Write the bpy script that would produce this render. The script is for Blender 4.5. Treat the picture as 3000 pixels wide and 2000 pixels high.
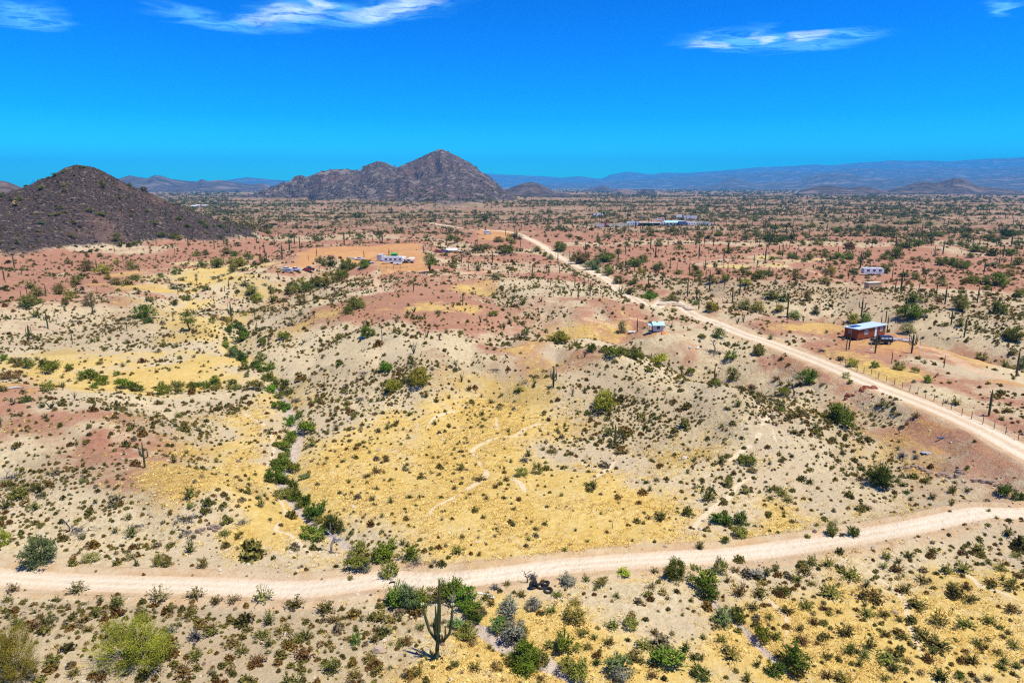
import bpy, math, random
import numpy as np
from mathutils import Vector, Matrix

for o in list(bpy.data.objects):
    bpy.data.objects.remove(o, do_unlink=True)
scene = bpy.context.scene
COL = scene.collection
R_ = math.radians

# ------------------------------------------------------------------ camera
FPX, CX, CY = 1568.0, 1176.0, 784.0          # photograph measured on a 2352 x 1568 sheet
CAMZ, PITCH = 40.0, R_(12.8)
cam_d = bpy.data.cameras.new('camera')
cam_d.sensor_width = 36.0
cam_d.lens = 24.0
cam_d.clip_start = 1.0
cam_d.clip_end = 120000.0
cam = bpy.data.objects.new('camera', cam_d)
COL.objects.link(cam)
cam.location = (0, 0, CAMZ)
cam.rotation_euler = (R_(90) - PITCH, 0, 0)
scene.camera = cam

# ------------------------------------------------------------------ light
SUN_EL, SUN_AZ = R_(68), R_(118)             # azimuth clockwise from +Y
sd = bpy.data.lights.new('sun', 'SUN')
sd.energy = 5.0
sd.angle = R_(0.5)
sd.color = (1.0, 0.95, 0.86)
sun = bpy.data.objects.new('sun', sd)
COL.objects.link(sun)
sv = Vector((math.sin(SUN_AZ) * math.cos(SUN_EL), math.cos(SUN_AZ) * math.cos(SUN_EL), math.sin(SUN_EL)))
sun.rotation_euler = sv.to_track_quat('Z', 'Y').to_euler()
sun.location = (0, 0, 300)

scene.view_settings.view_transform = 'Standard'
scene.view_settings.look = 'None'
scene.view_settings.exposure = 0.30
scene.view_settings.gamma = 1.0
scene.view_settings.use_curve_mapping = False
scene.render.engine = 'CYCLES'
cy = scene.cycles
cy.max_bounces = 4
cy.diffuse_bounces = 2
cy.glossy_bounces = 2
cy.transparent_max_bounces = 6
cy.volume_bounces = 2
cy.caustics_reflective = False
cy.caustics_refractive = False
cy.use_denoising = False
cy.denoiser = 'OPENIMAGEDENOISE'
cy.denoising_input_passes = 'RGB_ALBEDO_NORMAL'
cy.filter_width = 1.2


# ------------------------------------------------------------------ node helper
class NT:
    def __init__(self, tree):
        self.t = tree
        tree.nodes.clear()

    def n(self, typ, **kw):
        nd = self.t.nodes.new(typ)
        for k, v in kw.items():
            setattr(nd, k, v)
        return nd

    def put(self, sock, v):
        if hasattr(v, 'is_linked') or hasattr(v, 'links'):
            self.t.links.new(v, sock)
        else:
            try:
                sock.default_value = v
            except Exception:
                sock.default_value = tuple(v) + (1.0,)

    def math(self, op, a, b=0.0, clamp=False):
        nd = self.n('ShaderNodeMath', operation=op, use_clamp=clamp)
        self.put(nd.inputs[0], a)
        self.put(nd.inputs[1], b)
        return nd.outputs[0]

    def mix(self, f, a, b, blend='MIX'):
        nd = self.n('ShaderNodeMix', data_type='RGBA', blend_type=blend)
        self.put(nd.inputs[0], f)
        self.put(nd.inputs[6], a)
        self.put(nd.inputs[7], b)
        return nd.outputs[2]

    def ss(self, x, lo, hi, a=0.0, b=1.0):
        nd = self.n('ShaderNodeMapRange', interpolation_type='SMOOTHSTEP')
        self.put(nd.inputs[0], x)
        for i, v in enumerate((lo, hi, a, b)):
            self.put(nd.inputs[i + 1], v)
        return nd.outputs[0]

    def noise(self, vec, scale, detail=3.0, rough=0.55, dist=0.0):
        nd = self.n('ShaderNodeTexNoise')
        self.put(nd.inputs['Vector'], vec)
        nd.inputs['Scale'].default_value = scale
        nd.inputs['Detail'].default_value = detail
        nd.inputs['Roughness'].default_value = rough
        nd.inputs['Distortion'].default_value = dist
        return nd.outputs[0]

    def mapping(self, vec, scale=(1, 1, 1), loc=(0, 0, 0), rot=(0, 0, 0)):
        nd = self.n('ShaderNodeMapping')
        self.put(nd.inputs[0], vec)
        nd.inputs['Scale'].default_value = scale
        nd.inputs['Location'].default_value = loc
        nd.inputs['Rotation'].default_value = rot
        return nd.outputs[0]


# ------------------------------------------------------------------ sky
def cloud_dir(px, py):
    p = PITCH
    u, v = (px - CX) / FPX, (CY - py) / FPX
    d = np.array([u, math.cos(p) + v * math.sin(p), -math.sin(p) + v * math.cos(p)])
    return d / d[2]                                   # on the plane z = 1


world = bpy.data.worlds.new('World')
scene.world = world
world.use_nodes = True
w = NT(world.node_tree)
sky = w.n('ShaderNodeTexSky', sky_type='NISHITA')
sky.sun_disc = False
sky.sun_elevation = SUN_EL
sky.sun_rotation = SUN_AZ
sky.altitude = 600
sky.air_density = 1.0
sky.dust_density = 0.0
sky.ozone_density = 3.0
gam = w.n('ShaderNodeGamma')
w.put(gam.inputs[0], sky.outputs[0])
gam.inputs[1].default_value = 1.9
hs = w.n('ShaderNodeHueSaturation')
w.put(hs.inputs['Color'], gam.outputs[0])
hs.inputs['Hue'].default_value = 0.497
hs.inputs['Saturation'].default_value = 1.5
hs.inputs['Value'].default_value = 1.0
skycol = w.mix(1.0, hs.outputs[0], (0.015, 0.262, 0.41, 1), 'MULTIPLY')
geo = w.n('ShaderNodeTexCoord')
sep = w.n('ShaderNodeSeparateXYZ')
w.put(sep.inputs[0], geo.outputs['Generated'])
zc = w.math('MAXIMUM', sep.outputs[2], 0.02)
px_ = w.math('DIVIDE', sep.outputs[0], zc)
py_ = w.math('DIVIDE', sep.outputs[1], zc)
comb = w.n('ShaderNodeCombineXYZ')
w.put(comb.inputs[0], px_)
w.put(comb.inputs[1], py_)
cv = comb.outputs[0]
# warp the cirrus sheet a little, then keep it to the patches where it hangs
wn = w.n('ShaderNodeTexNoise')
w.put(wn.inputs['Vector'], cv)
wn.inputs['Scale'].default_value = 2.2
wn.inputs['Detail'].default_value = 4
wv = w.n('ShaderNodeVectorMath', operation='MULTIPLY_ADD')
w.put(wv.inputs[0], wn.outputs['Color'])
wv.inputs[1].default_value = (0.5, 0.8, 0)
w.put(wv.inputs[2], cv)
warp = wv.outputs[0]
fib = w.noise(w.mapping(warp, (1.6, 3.4, 1), rot=(0, 0, 0.25)), 2.0, 6.0, 0.62, 0.6)
fine = w.noise(w.mapping(warp, (4, 6, 1)), 2.5, 5.0, 0.6, 0.3)


def cblob(px, py, rx, ry, rot, lo=1.15, hi=0.0):
    # soft elliptical patch of cirrus, measured on the cloud sheet
    c = cloud_dir(px, py)
    dx = cloud_dir(px + rx, py + rx * rot) - c
    dy = cloud_dir(px, py - ry) - c
    M = np.linalg.inv(np.array([[dx[0], dy[0]], [dx[1], dy[1]]]))
    off = np.array([0.25, 0.4])                       # the mean shift of the warp
    s = w.n('ShaderNodeSeparateXYZ')
    w.put(s.inputs[0], warp)
    X = w.math('SUBTRACT', s.outputs[0], float(c[0] + off[0]))
    Y = w.math('SUBTRACT', s.outputs[1], float(c[1] + off[1]))
    U = w.math('ADD', w.math('MULTIPLY', X, float(M[0, 0])), w.math('MULTIPLY', Y, float(M[0, 1])))
    V = w.math('ADD', w.math('MULTIPLY', X, float(M[1, 0])), w.math('MULTIPLY', Y, float(M[1, 1])))
    d = w.math('ADD', w.math('MULTIPLY', U, U), w.math('MULTIPLY', V, V))
    return w.ss(d, lo, hi)


def addm(lst):
    r = lst[0]
    for q in lst[1:]:
        r = w.math('MAXIMUM', r, q)
    return r


veil = addm([cblob(760, 32, 330, 46, -0.06), cblob(480, 45, 160, 26, 0.12), cblob(60, 35, 130, 46, 0.1), cblob(1700, 95, 150, 38, 0.0), cblob(1880, 95, 200, 32, -0.12),
             cblob(2300, 22, 60, 22, 0.1)])
core = addm([cblob(650, 36, 120, 26, -0.03), cblob(895, 16, 150, 32, -0.17), cblob(1635, 99, 52, 16, 0.12),
             cblob(1850, 85, 75, 16, -0.22), cblob(1752, 87, 20, 14, 0.0), cblob(735, 15, 24, 28, 0)])
vm = w.math('MULTIPLY', veil, w.ss(fib, 0.30, 0.70))
cm = w.math('MULTIPLY', core, w.ss(w.math('ADD', w.math('MULTIPLY', fib, 0.6), w.math('MULTIPLY', fine, 0.4)), 0.28, 0.72))
hz = w.ss(sep.outputs[2], 0.0, 0.6)
c1 = w.mix(w.math('MULTIPLY', vm, 0.6), skycol, (3.2, 10.0, 12.5, 1))
c2 = w.mix(w.math('MULTIPLY', cm, 0.84), c1, (11.0, 12.5, 13.0, 1))
bg = w.n('ShaderNodeBackground')
w.put(bg.inputs[0], c2)
bg.inputs[1].default_value = 0.08
wo = w.n('ShaderNodeOutputWorld')
w.t.links.new(bg.outputs[0], wo.inputs[0])

# ------------------------------------------------------------------ numeric noise
def _hash(ix, iy, seed):
    h = (ix.astype(np.int64) * 374761393 + iy.astype(np.int64) * 668265263 + seed * 1442695041) & 0xFFFFFFFF
    h = ((h ^ (h >> 13)) * 1274126177) & 0xFFFFFFFF
    return ((h ^ (h >> 16)) & 0xFFFF) / 65535.0


def vnoise(x, y, seed=0):
    xi, yi = np.floor(x), np.floor(y)
    fx, fy = x - xi, y - yi
    fx, fy = fx * fx * (3 - 2 * fx), fy * fy * (3 - 2 * fy)
    a, b = _hash(xi, yi, seed), _hash(xi + 1, yi, seed)
    c, d = _hash(xi, yi + 1, seed), _hash(xi + 1, yi + 1, seed)
    return (a * (1 - fx) + b * fx) * (1 - fy) + (c * (1 - fx) + d * fx) * fy


def fbm(x, y, seed=0, octv=4, gain=0.5):
    s, a, t = 0.0, 1.0, 0.0
    for i in range(octv):
        s = s + a * vnoise(x * 2 ** i + 17.3 * i, y * 2 ** i - 9.1 * i, seed + i)
        t += a
        a *= gain
    return s / t


def ridged(x, y, seed=0, octv=4):
    s, a, t = 0.0, 1.0, 0.0
    for i in range(octv):
        s = s + a * (1 - np.abs(2 * vnoise(x * 2 ** i + 5.7 * i, y * 2 ** i + 3.3 * i, seed + i) - 1))
        t += a
        a *= 0.5
    return s / t


def sstep(x, lo, hi):
    t = np.clip((x - lo) / (hi - lo), 0, 1)
    return t * t * (3 - 2 * t)


# ------------------------------------------------------------------ picture sheet <-> place
SP, CP = math.sin(PITCH), math.cos(PITCH)


def rays(px, py):
    u, v = (np.asarray(px, float) - CX) / FPX, (CY - np.asarray(py, float)) / FPX
    return np.stack([u, CP + v * SP, -SP + v * CP], -1)


def on_plane(pts, z=0.0):
    p = np.asarray(pts, float)
    d = rays(p[:, 0], p[:, 1])
    t = (z - CAMZ) / np.minimum(d[:, 2], -1e-3)
    return d[:, :2] * t[:, None]


def project(x, y, z):
    zc_ = y * CP - (z - CAMZ) * SP
    yc = y * SP + (z - CAMZ) * CP
    return CX + FPX * x / zc_, CY - FPX * yc / zc_, zc_


def az_of(px):                                            # azimuth of a distant thing near the horizon
    return np.arctan2((np.asarray(px, float) - CX) / FPX, CP + SP * (CY - 428) / FPX)


def seg_dist(poly, X, Y, closed=False, vals=None):
    best = np.full(X.shape, 1e9)
    bv = np.zeros(X.shape) if vals is not None else None
    n = len(poly)
    for i in range(n if closed else n - 1):
        a, b = poly[i], poly[(i + 1) % n]
        ex, ey = b[0] - a[0], b[1] - a[1]
        t = np.clip(((X - a[0]) * ex + (Y - a[1]) * ey) / (ex * ex + ey * ey + 1e-9), 0, 1)
        d = np.hypot(X - a[0] - t * ex, Y - a[1] - t * ey)
        m = d < best
        best = np.where(m, d, best)
        if vals is not None:
            bv = np.where(m, vals[i] * (1 - t) + vals[(i + 1) % n] * t, bv)
    return (best, bv) if vals is not None else best


def sdf(poly, X, Y, reach):
    # signed distance, positive inside; far points get -reach
    poly = np.asarray(poly)
    out = np.full(X.shape, -float(reach))
    lo, hi = poly.min(0) - reach, poly.max(0) + reach
    m = (X > lo[0]) & (X < hi[0]) & (Y > lo[1]) & (Y < hi[1])
    if not m.any():
        return out
    x, y = X[m], Y[m]
    d = seg_dist(poly, x, y, True)
    ins = np.zeros(x.shape, bool)
    n = len(poly)
    for i in range(n):
        a, b = poly[i], poly[(i + 1) % n]
        c = ((a[1] > y) != (b[1] > y))
        ins ^= c & (x < (b[0] - a[0]) * (y - a[1]) / (b[1] - a[1] + 1e-12) + a[0])
    out[m] = np.maximum(np.where(ins, d, -d), -reach)
    return out


def line_dist(poly, X, Y, reach, vals=None):
    poly = np.asarray(poly)
    out = np.full(X.shape, float(reach))
    bv = np.zeros(X.shape)
    lo, hi = poly.min(0) - reach, poly.max(0) + reach
    m = (X > lo[0]) & (X < hi[0]) & (Y > lo[1]) & (Y < hi[1])
    if m.any():
        if vals is None:
            out[m] = seg_dist(poly, X[m], Y[m])
        else:
            out[m], bv[m] = seg_dist(poly, X[m], Y[m], False, vals)
    return (out, bv) if vals is not None else out


# tiles in which the photograph was measured: T1..T9, 1000 px wide on the 3000 px print, read at 2351 px
TILE = {1: (0, 420), 2: (1000, 420), 3: (2000, 420), 4: (0, 1000), 5: (1000, 1000), 6: (2000, 1000),
        7: (0, 1400), 8: (1000, 1400), 9: (2000, 1400)}
TS = 0.42535 * 0.784


def tp(k, pts):
    ox, oy = TILE[k]
    return [(ox * 0.784 + a * TS, oy * 0.784 + b * TS) for a, b in pts]


# ------------------------------------------------------------------ ground grid
def radial_rows():
    r, out = 24.0, []
    while r < 2700:
        out.append(r)
        if r < 44:
            r += 0.8
        elif r < 700:
            r += min(max(r * r / 27300 * 0.75, 0.17), 2.6)
        else:
            r += 4.6
    while r < 26000:
        out.append(r)
        r *= 1.09
    out.append(26000.0)
    return np.array(out)


RR = radial_rows()
core_az = np.linspace(R_(-42.5), R_(42.5), 760)
side = R_(42.5) + np.cumsum(np.linspace(R_(0.3), R_(3.2), 32))
AZ = np.concatenate([-side[::-1], core_az, side])
NR, NA = len(RR), len(AZ)
GX = RR[:, None] * np.sin(AZ)[None, :]
GY = RR[:, None] * np.cos(AZ)[None, :]

# raised ground: outline on the sheet, crest height, width of the slope below it
RAISED = [
    ([(840, 640), (770, 690), (790, 735), (880, 785), (1000, 797), (1150, 785), (1330, 812), (1560, 848), (1700, 892),
      (1650, 862), (1500, 832), (1330, 792), (1210, 752), (1140, 722), (1250, 702), (1420, 715), (1500, 700), (1400, 655),
      (1200, 635), (1000, 615)], 7.6, 34),
    ([(1440, 738), (1560, 722), (1640, 735), (1670, 775), (1600, 782), (1480, 776)], 5.0, 17),
    ([(1500, 698), (1640, 745), (1850, 842), (1990, 892), (2150, 955), (2352, 1070), (2600, 1200), (2900, 1100), (2352, 860),
      (2000, 755), (1700, 712)], 5.0, 20),
    ([(-300, 880), (0, 876), (200, 880), (290, 905), (310, 955), (240, 985), (0, 1000), (-300, 1000)], 4.4, 16),
    ([(60, 1020), (260, 1020), (420, 1065), (540, 1120), (470, 1135), (330, 1110), (60, 1075)], 3.0, 11),
    ([(-300, 600), (0, 620), (280, 640), (330, 668), (180, 700), (0, 716), (-300, 730)], 4.0, 28),
    ([(560, 640), (700, 560), (980, 552), (1010, 620), (870, 610), (800, 585), (690, 616)], 4.5, 26),
    ([(1640, 640), (2000, 610), (2500, 640), (2500, 790), (2352, 740), (2100, 690), (1800, 668)], 4.5, 26),
    ([(330, 730), (560, 700), (640, 690), (620, 725), (480, 760)], 2.4, 16),
    ([(1000, 1160), (1700, 1150), (1700, 1180), (1000, 1190)], 0.4, 30),
    ([(1900, 1080), (2120, 1060), (2352, 1130), (2352, 1150), (2000, 1130)], 1.6, 15),
    ([(2200, 1290), (2500, 1250), (2500, 1400), (2300, 1360)], 1.2, 10),
    ([(-200, 1380), (200, 1400), (420, 1420), (300, 1480), (-200, 1500)], 0.9, 8),
]
# washes and ravines: line on the sheet, depth, half width
WASHES = [
    (tp(4, [(1700, -150), (1600, 60), (1880, 230), (1950, 400), (2030, 580), (2050, 650), (2010, 800), (1940, 930), (1930, 970), (2000, 1090),
            (2130, 1230), (2220, 1300), (2351, 1390)]) + tp(8, [(100, 520), (210, 600), (260, 700), (500, 830), (800, 960), (1000, 1070), (1130, 1160),
            (1400, 1280), (1550, 1370), (1750, 1480)]), 1.1, 2.6, 0.0),
    ([(530, 740), (600, 680), (700, 645), (830, 605), (870, 592)], 2.5, 7, 1.0),
    ([(0, 832), (110, 850), (200, 868), (300, 888), (400, 892), (520, 885), (620, 880)], 0.9, 3, 0.0),
    ([(1110, 705), (1200, 765), (1330, 806), (1460, 820), (1560, 850), (1680, 900)], 2.2, 6, 1.0),
    ([(1640, 860), (1700, 890), (1740, 930), (1760, 1000)], 1.5, 6, 0.5),
    ([(1270, 570), (1340, 610), (1420, 650), (1520, 690), (1640, 705), (1760, 715), (1990, 735), (2120, 770), (2352, 835)], 2.6, 8, 1.0),
    (tp(9, [(60, 760), (200, 860), (380, 1000), (480, 1110), (580, 1210), (800, 1410)]), 0.5, 1.2, 0.0),
    ([(-50, 1010), (120, 1030), (220, 1085), (330, 1110)], 0.8, 3, 1.0),
    ([(970, 540), (1060, 560), (1120, 575), (1210, 570)], 2.0, 10, 1.0),
]


def crest_profile(pts, r0):
    p = np.array(pts, float)
    el = (428 - p[:, 1]) / FPX
    a = az_of(p[:, 0])
    return a, CAMZ + r0 * el * np.cos(a)


def toe_profile(pts):
    p = np.array(pts, float)
    return az_of(p[:, 0]), CAMZ * FPX / np.maximum(p[:, 1] - 428, 1) / np.cos(az_of(p[:, 0]))


HILL_CREST = crest_profile([(-700, 470), (-420, 440), (-250, 440), (-120, 446), (0, 444), (77, 424), (113, 411), (140, 396), (157, 390), (175, 386.5), (192, 385), (210, 386.5), (230, 393),
                            (252, 404), (294, 424), (334, 441), (377, 459), (417, 476), (467, 495), (500, 506), (534, 516), (600, 540)], 600)
HILL_TOE = toe_profile([(-700, 620), (-200, 600), (0, 592), (167, 573), (300, 566), (400, 552), (467, 541), (567, 531), (600, 528)])
MTN_CREST = crest_profile([(520, 452), (585, 443), (610, 430), (640, 420), (690, 407), (740, 394), (765, 391), (800, 390), (825, 394), (845, 380), (870, 371),
                           (890, 378), (912, 387), (945, 374), (985, 357), (1015, 347), (1040, 357), (1080, 376), (1100, 392), (1130, 412), (1170, 445), (1215, 462)], 2300)
MTN_FRONT = crest_profile([(720, 452), (790, 436), (850, 432), (900, 420), (935, 404), (960, 412), (1000, 402), (1024, 396), (1065, 395), (1107, 399), (1135, 418), (1168, 442),
                           (1200, 466)], 1850)
MTN_TOE = toe_profile([(500, 452), (620, 453), (720, 458), (850, 466), (1000, 476), (1100, 474), (1190, 466), (1215, 462)])


def mound(A, R, crest, toe, r0, back, power=1.15, lo=None):
    P = np.interp(A, crest[0], crest[1], left=0, right=0)
    T = np.minimum(np.interp(A, toe[0], toe[1]), r0 - 60)
    front = np.clip((R - T) / (r0 - T), 0, 1)
    s = np.where(R < r0, front ** power, np.clip(1 - (R - r0) / back, 0, 1) ** 1.3)
    return np.maximum(P, 0) * s, s


def terrain(X, Y):
    R = np.hypot(X, Y)
    A = np.arctan2(X, Y)
    far = sstep(R, 260, 600)
    h = (fbm(X / 55, Y / 32, 3, 3) - 0.5) * (1.6 + 4.6 * far) * sstep(R, 60, 200)
    h = h + (fbm(X / 9, Y / 9, 11, 3) - 0.5) * 1.15 * sstep(R, 40, 110)
    h = h + (fbm(X / 330, Y / 180, 21, 3) - 0.5) * 10 * sstep(R, 500, 1500) * (1 - 0.6 * sstep(R, 4000, 9000))
    wob = (fbm(X / 22, Y / 22, 5, 3) - 0.5)
    up = np.zeros(X.shape)
    gul = np.zeros(X.shape)
    rgu = np.clip(ridged(X / 17, Y / 17, 7, 3) - 0.55, 0, 1)
    for pts, hh, wd in RAISED:
        d = sdf(on_plane(pts, hh), X, Y, wd * 1.7) + wob * wd * 0.9
        # gullied flanks
        g = hh * 1.12 * sstep(d, -wd, wd * 0.35)
        fl = np.clip(g / hh, 0, 1) * np.clip(1.25 - g / hh, 0, 1) * 2
        g = g - 2.3 * rgu * fl * min(hh / 3, 1.5)
        gul = np.maximum(gul, np.clip(rgu * fl * 3.2, 0, 1) * (hh > 2))
        up = np.maximum(up, g)
    h = h * (1 - 0.35 * (up > 0.5)) + up
    for pts, dp, hw, z in WASHES:
        d = line_dist(on_plane(pts, z), X, Y, hw * 4)
        h = h - dp * np.exp(-(d / hw) ** 2)
    hl, s1 = mound(A, R, HILL_CREST, HILL_TOE, 600.0, 260, 1.1)
    gl = ridged(A * 26 + R / 300, R / 190, 31, 4) - 0.55
    rough = (fbm(X / 16, Y / 16, 41, 4) - 0.5) * 3.4
    hl = hl * (1 + 0.12 * gl * np.where(R < 600, (1 - s1) * 2, 1)) + rough * np.clip(hl / 10, 0, 1) * np.clip(0.25 + (1 - s1) * 2, 0, 1)
    m1, s2 = mound(A, R, MTN_CREST, MTN_TOE, 2300.0, 520, 1.2)
    m2, s3 = mound(A, R, MTN_FRONT, MTN_TOE, 1850.0, 420, 1.25)
    rg = ridged(A * 75 + fbm(X / 300, Y / 300, 61, 2) * 2.2, R / 620, 51, 5) - 0.80
    rk = (ridged(X / 75, Y / 75, 71, 5) - 0.72)
    m1 = m1 * (1 + 0.75 * rg * np.where(R < 2300, np.clip((1 - s2) * 2.0, 0, 1), 1)) + rk * 34 * np.clip(m1 / 45, 0, 1) * np.clip(0.20 + (1 - s2) * 2, 0, 1)
    m2 = m2 * (1 + 0.6 * rg * np.where(R < 1850, np.clip((1 - s3) * 2.0, 0, 1), 1)) + rk * 20 * np.clip(m2 / 40, 0, 1) * np.clip(0.2 + (1 - s3) * 2, 0, 1)
    mt = np.maximum(m1, m2)
    lift = np.maximum(hl, mt)
    h = h * (1 - np.clip(lift / 14, 0, 0.85)) + lift
    return h, hl, mt, up, gul


GZ, HL, MT, UP, GUL = terrain(GX, GY)
RI = np.arange(NR, dtype=float)
AI = np.arange(NA, dtype=float)


def look(F, x, y):
    r = np.interp(np.hypot(x, y), RR, RI)
    a = np.interp(np.arctan2(x, y), AZ, AI)
    i = np.clip(r.astype(int), 0, NR - 2)
    j = np.clip(a.astype(int), 0, NA - 2)
    u, v = r - i, a - j
    return (F[i, j] * (1 - u) + F[i + 1, j] * u) * (1 - v) + (F[i, j + 1] * (1 - u) + F[i + 1, j + 1] * u) * v


def G(px, py):
    """Where the sight line through a point of the sheet meets the ground: x, y, z."""
    d = rays(np.atleast_1d(px), np.atleast_1d(py))
    hor = np.hypot(d[:, 0], d[:, 1])
    d = d / hor[:, None]
    rs = RR[:-1]
    N = len(d)
    res = np.zeros((N, 3))
    for s in range(0, N, 400):
        dd = d[s:s + 400]
        X = dd[:, 0:1] * rs
        Y = dd[:, 1:2] * rs
        Zr = CAMZ + dd[:, 2:3] * rs
        a = np.interp(np.arctan2(dd[:, 0], dd[:, 1]), AZ, AI)
        j = np.clip(a.astype(int), 0, NA - 2)
        v = (a - j)[:, None]
        H = (GZ[:-1, j].T * (1 - v) + GZ[:-1, j + 1].T * v)
        below = Zr < H
        k = np.where(below.any(1), below.argmax(1), len(rs) - 1)
        k = np.maximum(k, 1)
        ar = np.arange(len(dd))
        g0 = (Zr - H)[ar, k - 1]
        g1 = (Zr - H)[ar, k]
        t = np.clip(g0 / np.maximum(g0 - g1, 1e-9), 0, 1)
        r = rs[k - 1] * (1 - t) + rs[k] * t
        res[s:s + 400] = np.stack([dd[:, 0] * r, dd[:, 1] * r, H[ar, k - 1] * (1 - t) + H[ar, k] * t], -1)
    return res


def G1(px, py):
    return G([px], [py])[0]


def dens(pts, step):
    # a smooth, evenly stepped line through measured points
    p = np.asarray(pts, float)
    out = []
    n = len(p)
    for i in range(n - 1):
        p0, p1, p2, p3 = p[max(i - 1, 0)], p[i], p[i + 1], p[min(i + 2, n - 1)]
        k = max(1, int(np.hypot(*(p2 - p1)[:2]) / step))
        for t in np.arange(k) / k:
            out.append(0.5 * ((2 * p1) + (-p0 + p2) * t + (2 * p0 - 5 * p1 + 4 * p2 - p3) * t * t + (-p0 + 3 * p1 - 3 * p2 + p3) * t ** 3))
    out.append(p[-1])
    return np.array(out)


# ------------------------------------------------------------------ roads, tracks, footpaths
ROADS = [
    ([(-260, 1305), (0, 1326), (200, 1338), (500, 1345), (700, 1352), (880, 1350), (1000, 1338), (1150, 1318), (1300, 1298), (1500, 1281),
      (1700, 1271), (1900, 1257), (2100, 1231), (2250, 1205), (2352, 1180), (2480, 1140)], 1.68, 1.3),
    ([(2480, 1105), (2352, 1040), (2200, 966), (2000, 876), (1900, 835), (1780, 795), (1700, 765), (1640, 735), (1600, 716), (1540, 704),
      (1490, 695), (1450, 680), (1410, 655), (1370, 630), (1330, 612), (1290, 592), (1260, 572), (1235, 558), (1210, 545), (1180, 534), (1110, 526), (1040, 520), (990, 512)], 2.3, 1.6),
]
TRACKS = [
    (tp(2, [(200, 840), (330, 872), (600, 878), (880, 892), (1050, 876), (1250, 860), (1590, 868)]), 1.08),
    (tp(2, [(650, 755), (850, 795), (1050, 810), (1230, 852)]), 0.94),
    (tp(2, [(1600, 1207), (1750, 1225), (1900, 1260), (2060, 1288)]), 1.08),
    (tp(2, [(1870, 1225), (2050, 1213), (2200, 1225), (2390, 1245)]), 0.94),
    (tp(3, [(-60, 825), (250, 806), (600, 802), (850, 800)]), 0.94),
    (tp(3, [(400, 808), (700, 840), (950, 910), (1200, 945), (1500, 985), (1800, 1025), (2351, 1110)]), 1.01),
    (tp(3, [(1480, 1340), (1750, 1425), (1900, 1490), (2120, 1530)]) + tp(6, [(2351, 235)]), 1.15),
    (tp(6, [(1560, 60), (1820, 110), (2000, 190), (2351, 305)]), 1.15),
    (tp(2, [(1590, 556), (1700, 580), (1900, 596)]), 1.44),
    (tp(2, [(250, 865), (240, 950), (255, 1000), (290, 1050)]), 0.94),
    (tp(3, [(1700, 790), (1900, 775), (2100, 765)]), 1.08),
]
PATHS = [
    (tp(5, [(1010, 450), (1060, 510), (1070, 570), (1080, 650), (980, 700), (900, 760), (960, 830), (1000, 910), (940, 970), (760, 1080), (640, 1140),
            (610, 1180), (660, 1220), (620, 1310), (530, 1365)]), 0.31),
    (tp(5, [(1500, 560), (1350, 570), (1250, 610), (1200, 650), (1090, 655)]), 0.30),
    (tp(5, [(1150, 940), (1230, 970), (1270, 1040)]), 0.34),
    (tp(5, [(1890, 820), (1830, 880), (1740, 940), (1700, 965)]), 0.30),
    (tp(5, [(900, 410), (830, 460), (650, 520), (580, 610)]), 0.26),
    (tp(5, [(1540, 720), (1640, 820), (1780, 890)]), 0.22),
    (tp(6, [(480, 330), (530, 470), (560, 560), (500, 680), (400, 760), (300, 830), (200, 900), (20, 1010)]), 0.30),
    (tp(6, [(590, 480), (600, 590), (650, 690)]), 0.45),
    (tp(6, [(500, 930), (380, 990), (300, 1090), (170, 1180), (70, 1300), (120, 1400)]), 0.30),
    (tp(4, [(1760, 920), (1880, 1040), (1970, 1180), (1900, 1300), (2000, 1330), (2200, 1520)]), 0.22),
    (tp(4, [(1620, 470), (1760, 540), (1860, 620), (1880, 780), (1800, 900)]), 0.22),
    (tp(9, [(1700, 560), (2000, 690), (2050, 740), (2351, 850)]), 0.26),
    (tp(9, [(1230, 580), (1500, 810), (1560, 1000), (1680, 1290)]), 0.22),
    (tp(9, [(300, 620), (660, 900), (720, 1010), (700, 1140)]), 0.22),
]
SANDS = [
    (tp(4, [(1860, 210), (1950, 400), (2030, 580), (2050, 650), (2010, 800), (1940, 930), (1930, 970), (2000, 1090),
            (2130, 1230), (2220, 1300), (2351, 1390)]) + tp(8, [(100, 520), (210, 600), (260, 700)]), 0.75),
    (tp(8, [(760, 940), (1000, 1070), (1130, 1160), (1400, 1280), (1550, 1370), (1750, 1480)]), 0.7),
    (tp(9, [(100, 790), (200, 860), (380, 1000), (480, 1110), (580, 1210), (800, 1410)]), 0.22),
]


def world_line(pts, step=2.0):
    g = G([p[0] for p in pts], [p[1] for p in pts])
    return dens(g, step)


ROADW = []
for pts, hw, sh in ROADS:
    L = world_line(pts, 3.0)
    z = look(GZ, L[:, 0], L[:, 1])
    k = np.ones(21) / 21
    z = np.convolve(np.pad(z, 10, mode='edge'), k, 'valid')
    ROADW.append((L[:, :2], z, hw, sh))
ROAD_D = np.full(GX.shape, 40.0)
for L, z, hw, sh in ROADW:
    d, hv = line_dist(L, GX, GY, 14.0, z)
    m = d < 13.9
    wgt = np.where(m, 1 - sstep(d, hw + 0.3, hw + 5.0), 0)
    GZ = GZ * (1 - wgt) + (hv + 0.05) * wgt
    # a low graded berm along either edge
    GZ = GZ + np.where(m, 0.16 * np.exp(-((d - hw - 0.9) / 0.45) ** 2), 0)
    ROAD_D = np.minimum(ROAD_D, np.where(m, d - hw, 40.0))
TRACKW = [(world_line(p, 2.0)[:, :2], hw) for p, hw in TRACKS]
PATHW = [(world_line(p, 0.8)[:, :2], hw) for p, hw in PATHS]
SANDW = [(world_line(p, 0.8)[:, :2], hw) for p, hw in SANDS]


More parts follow.
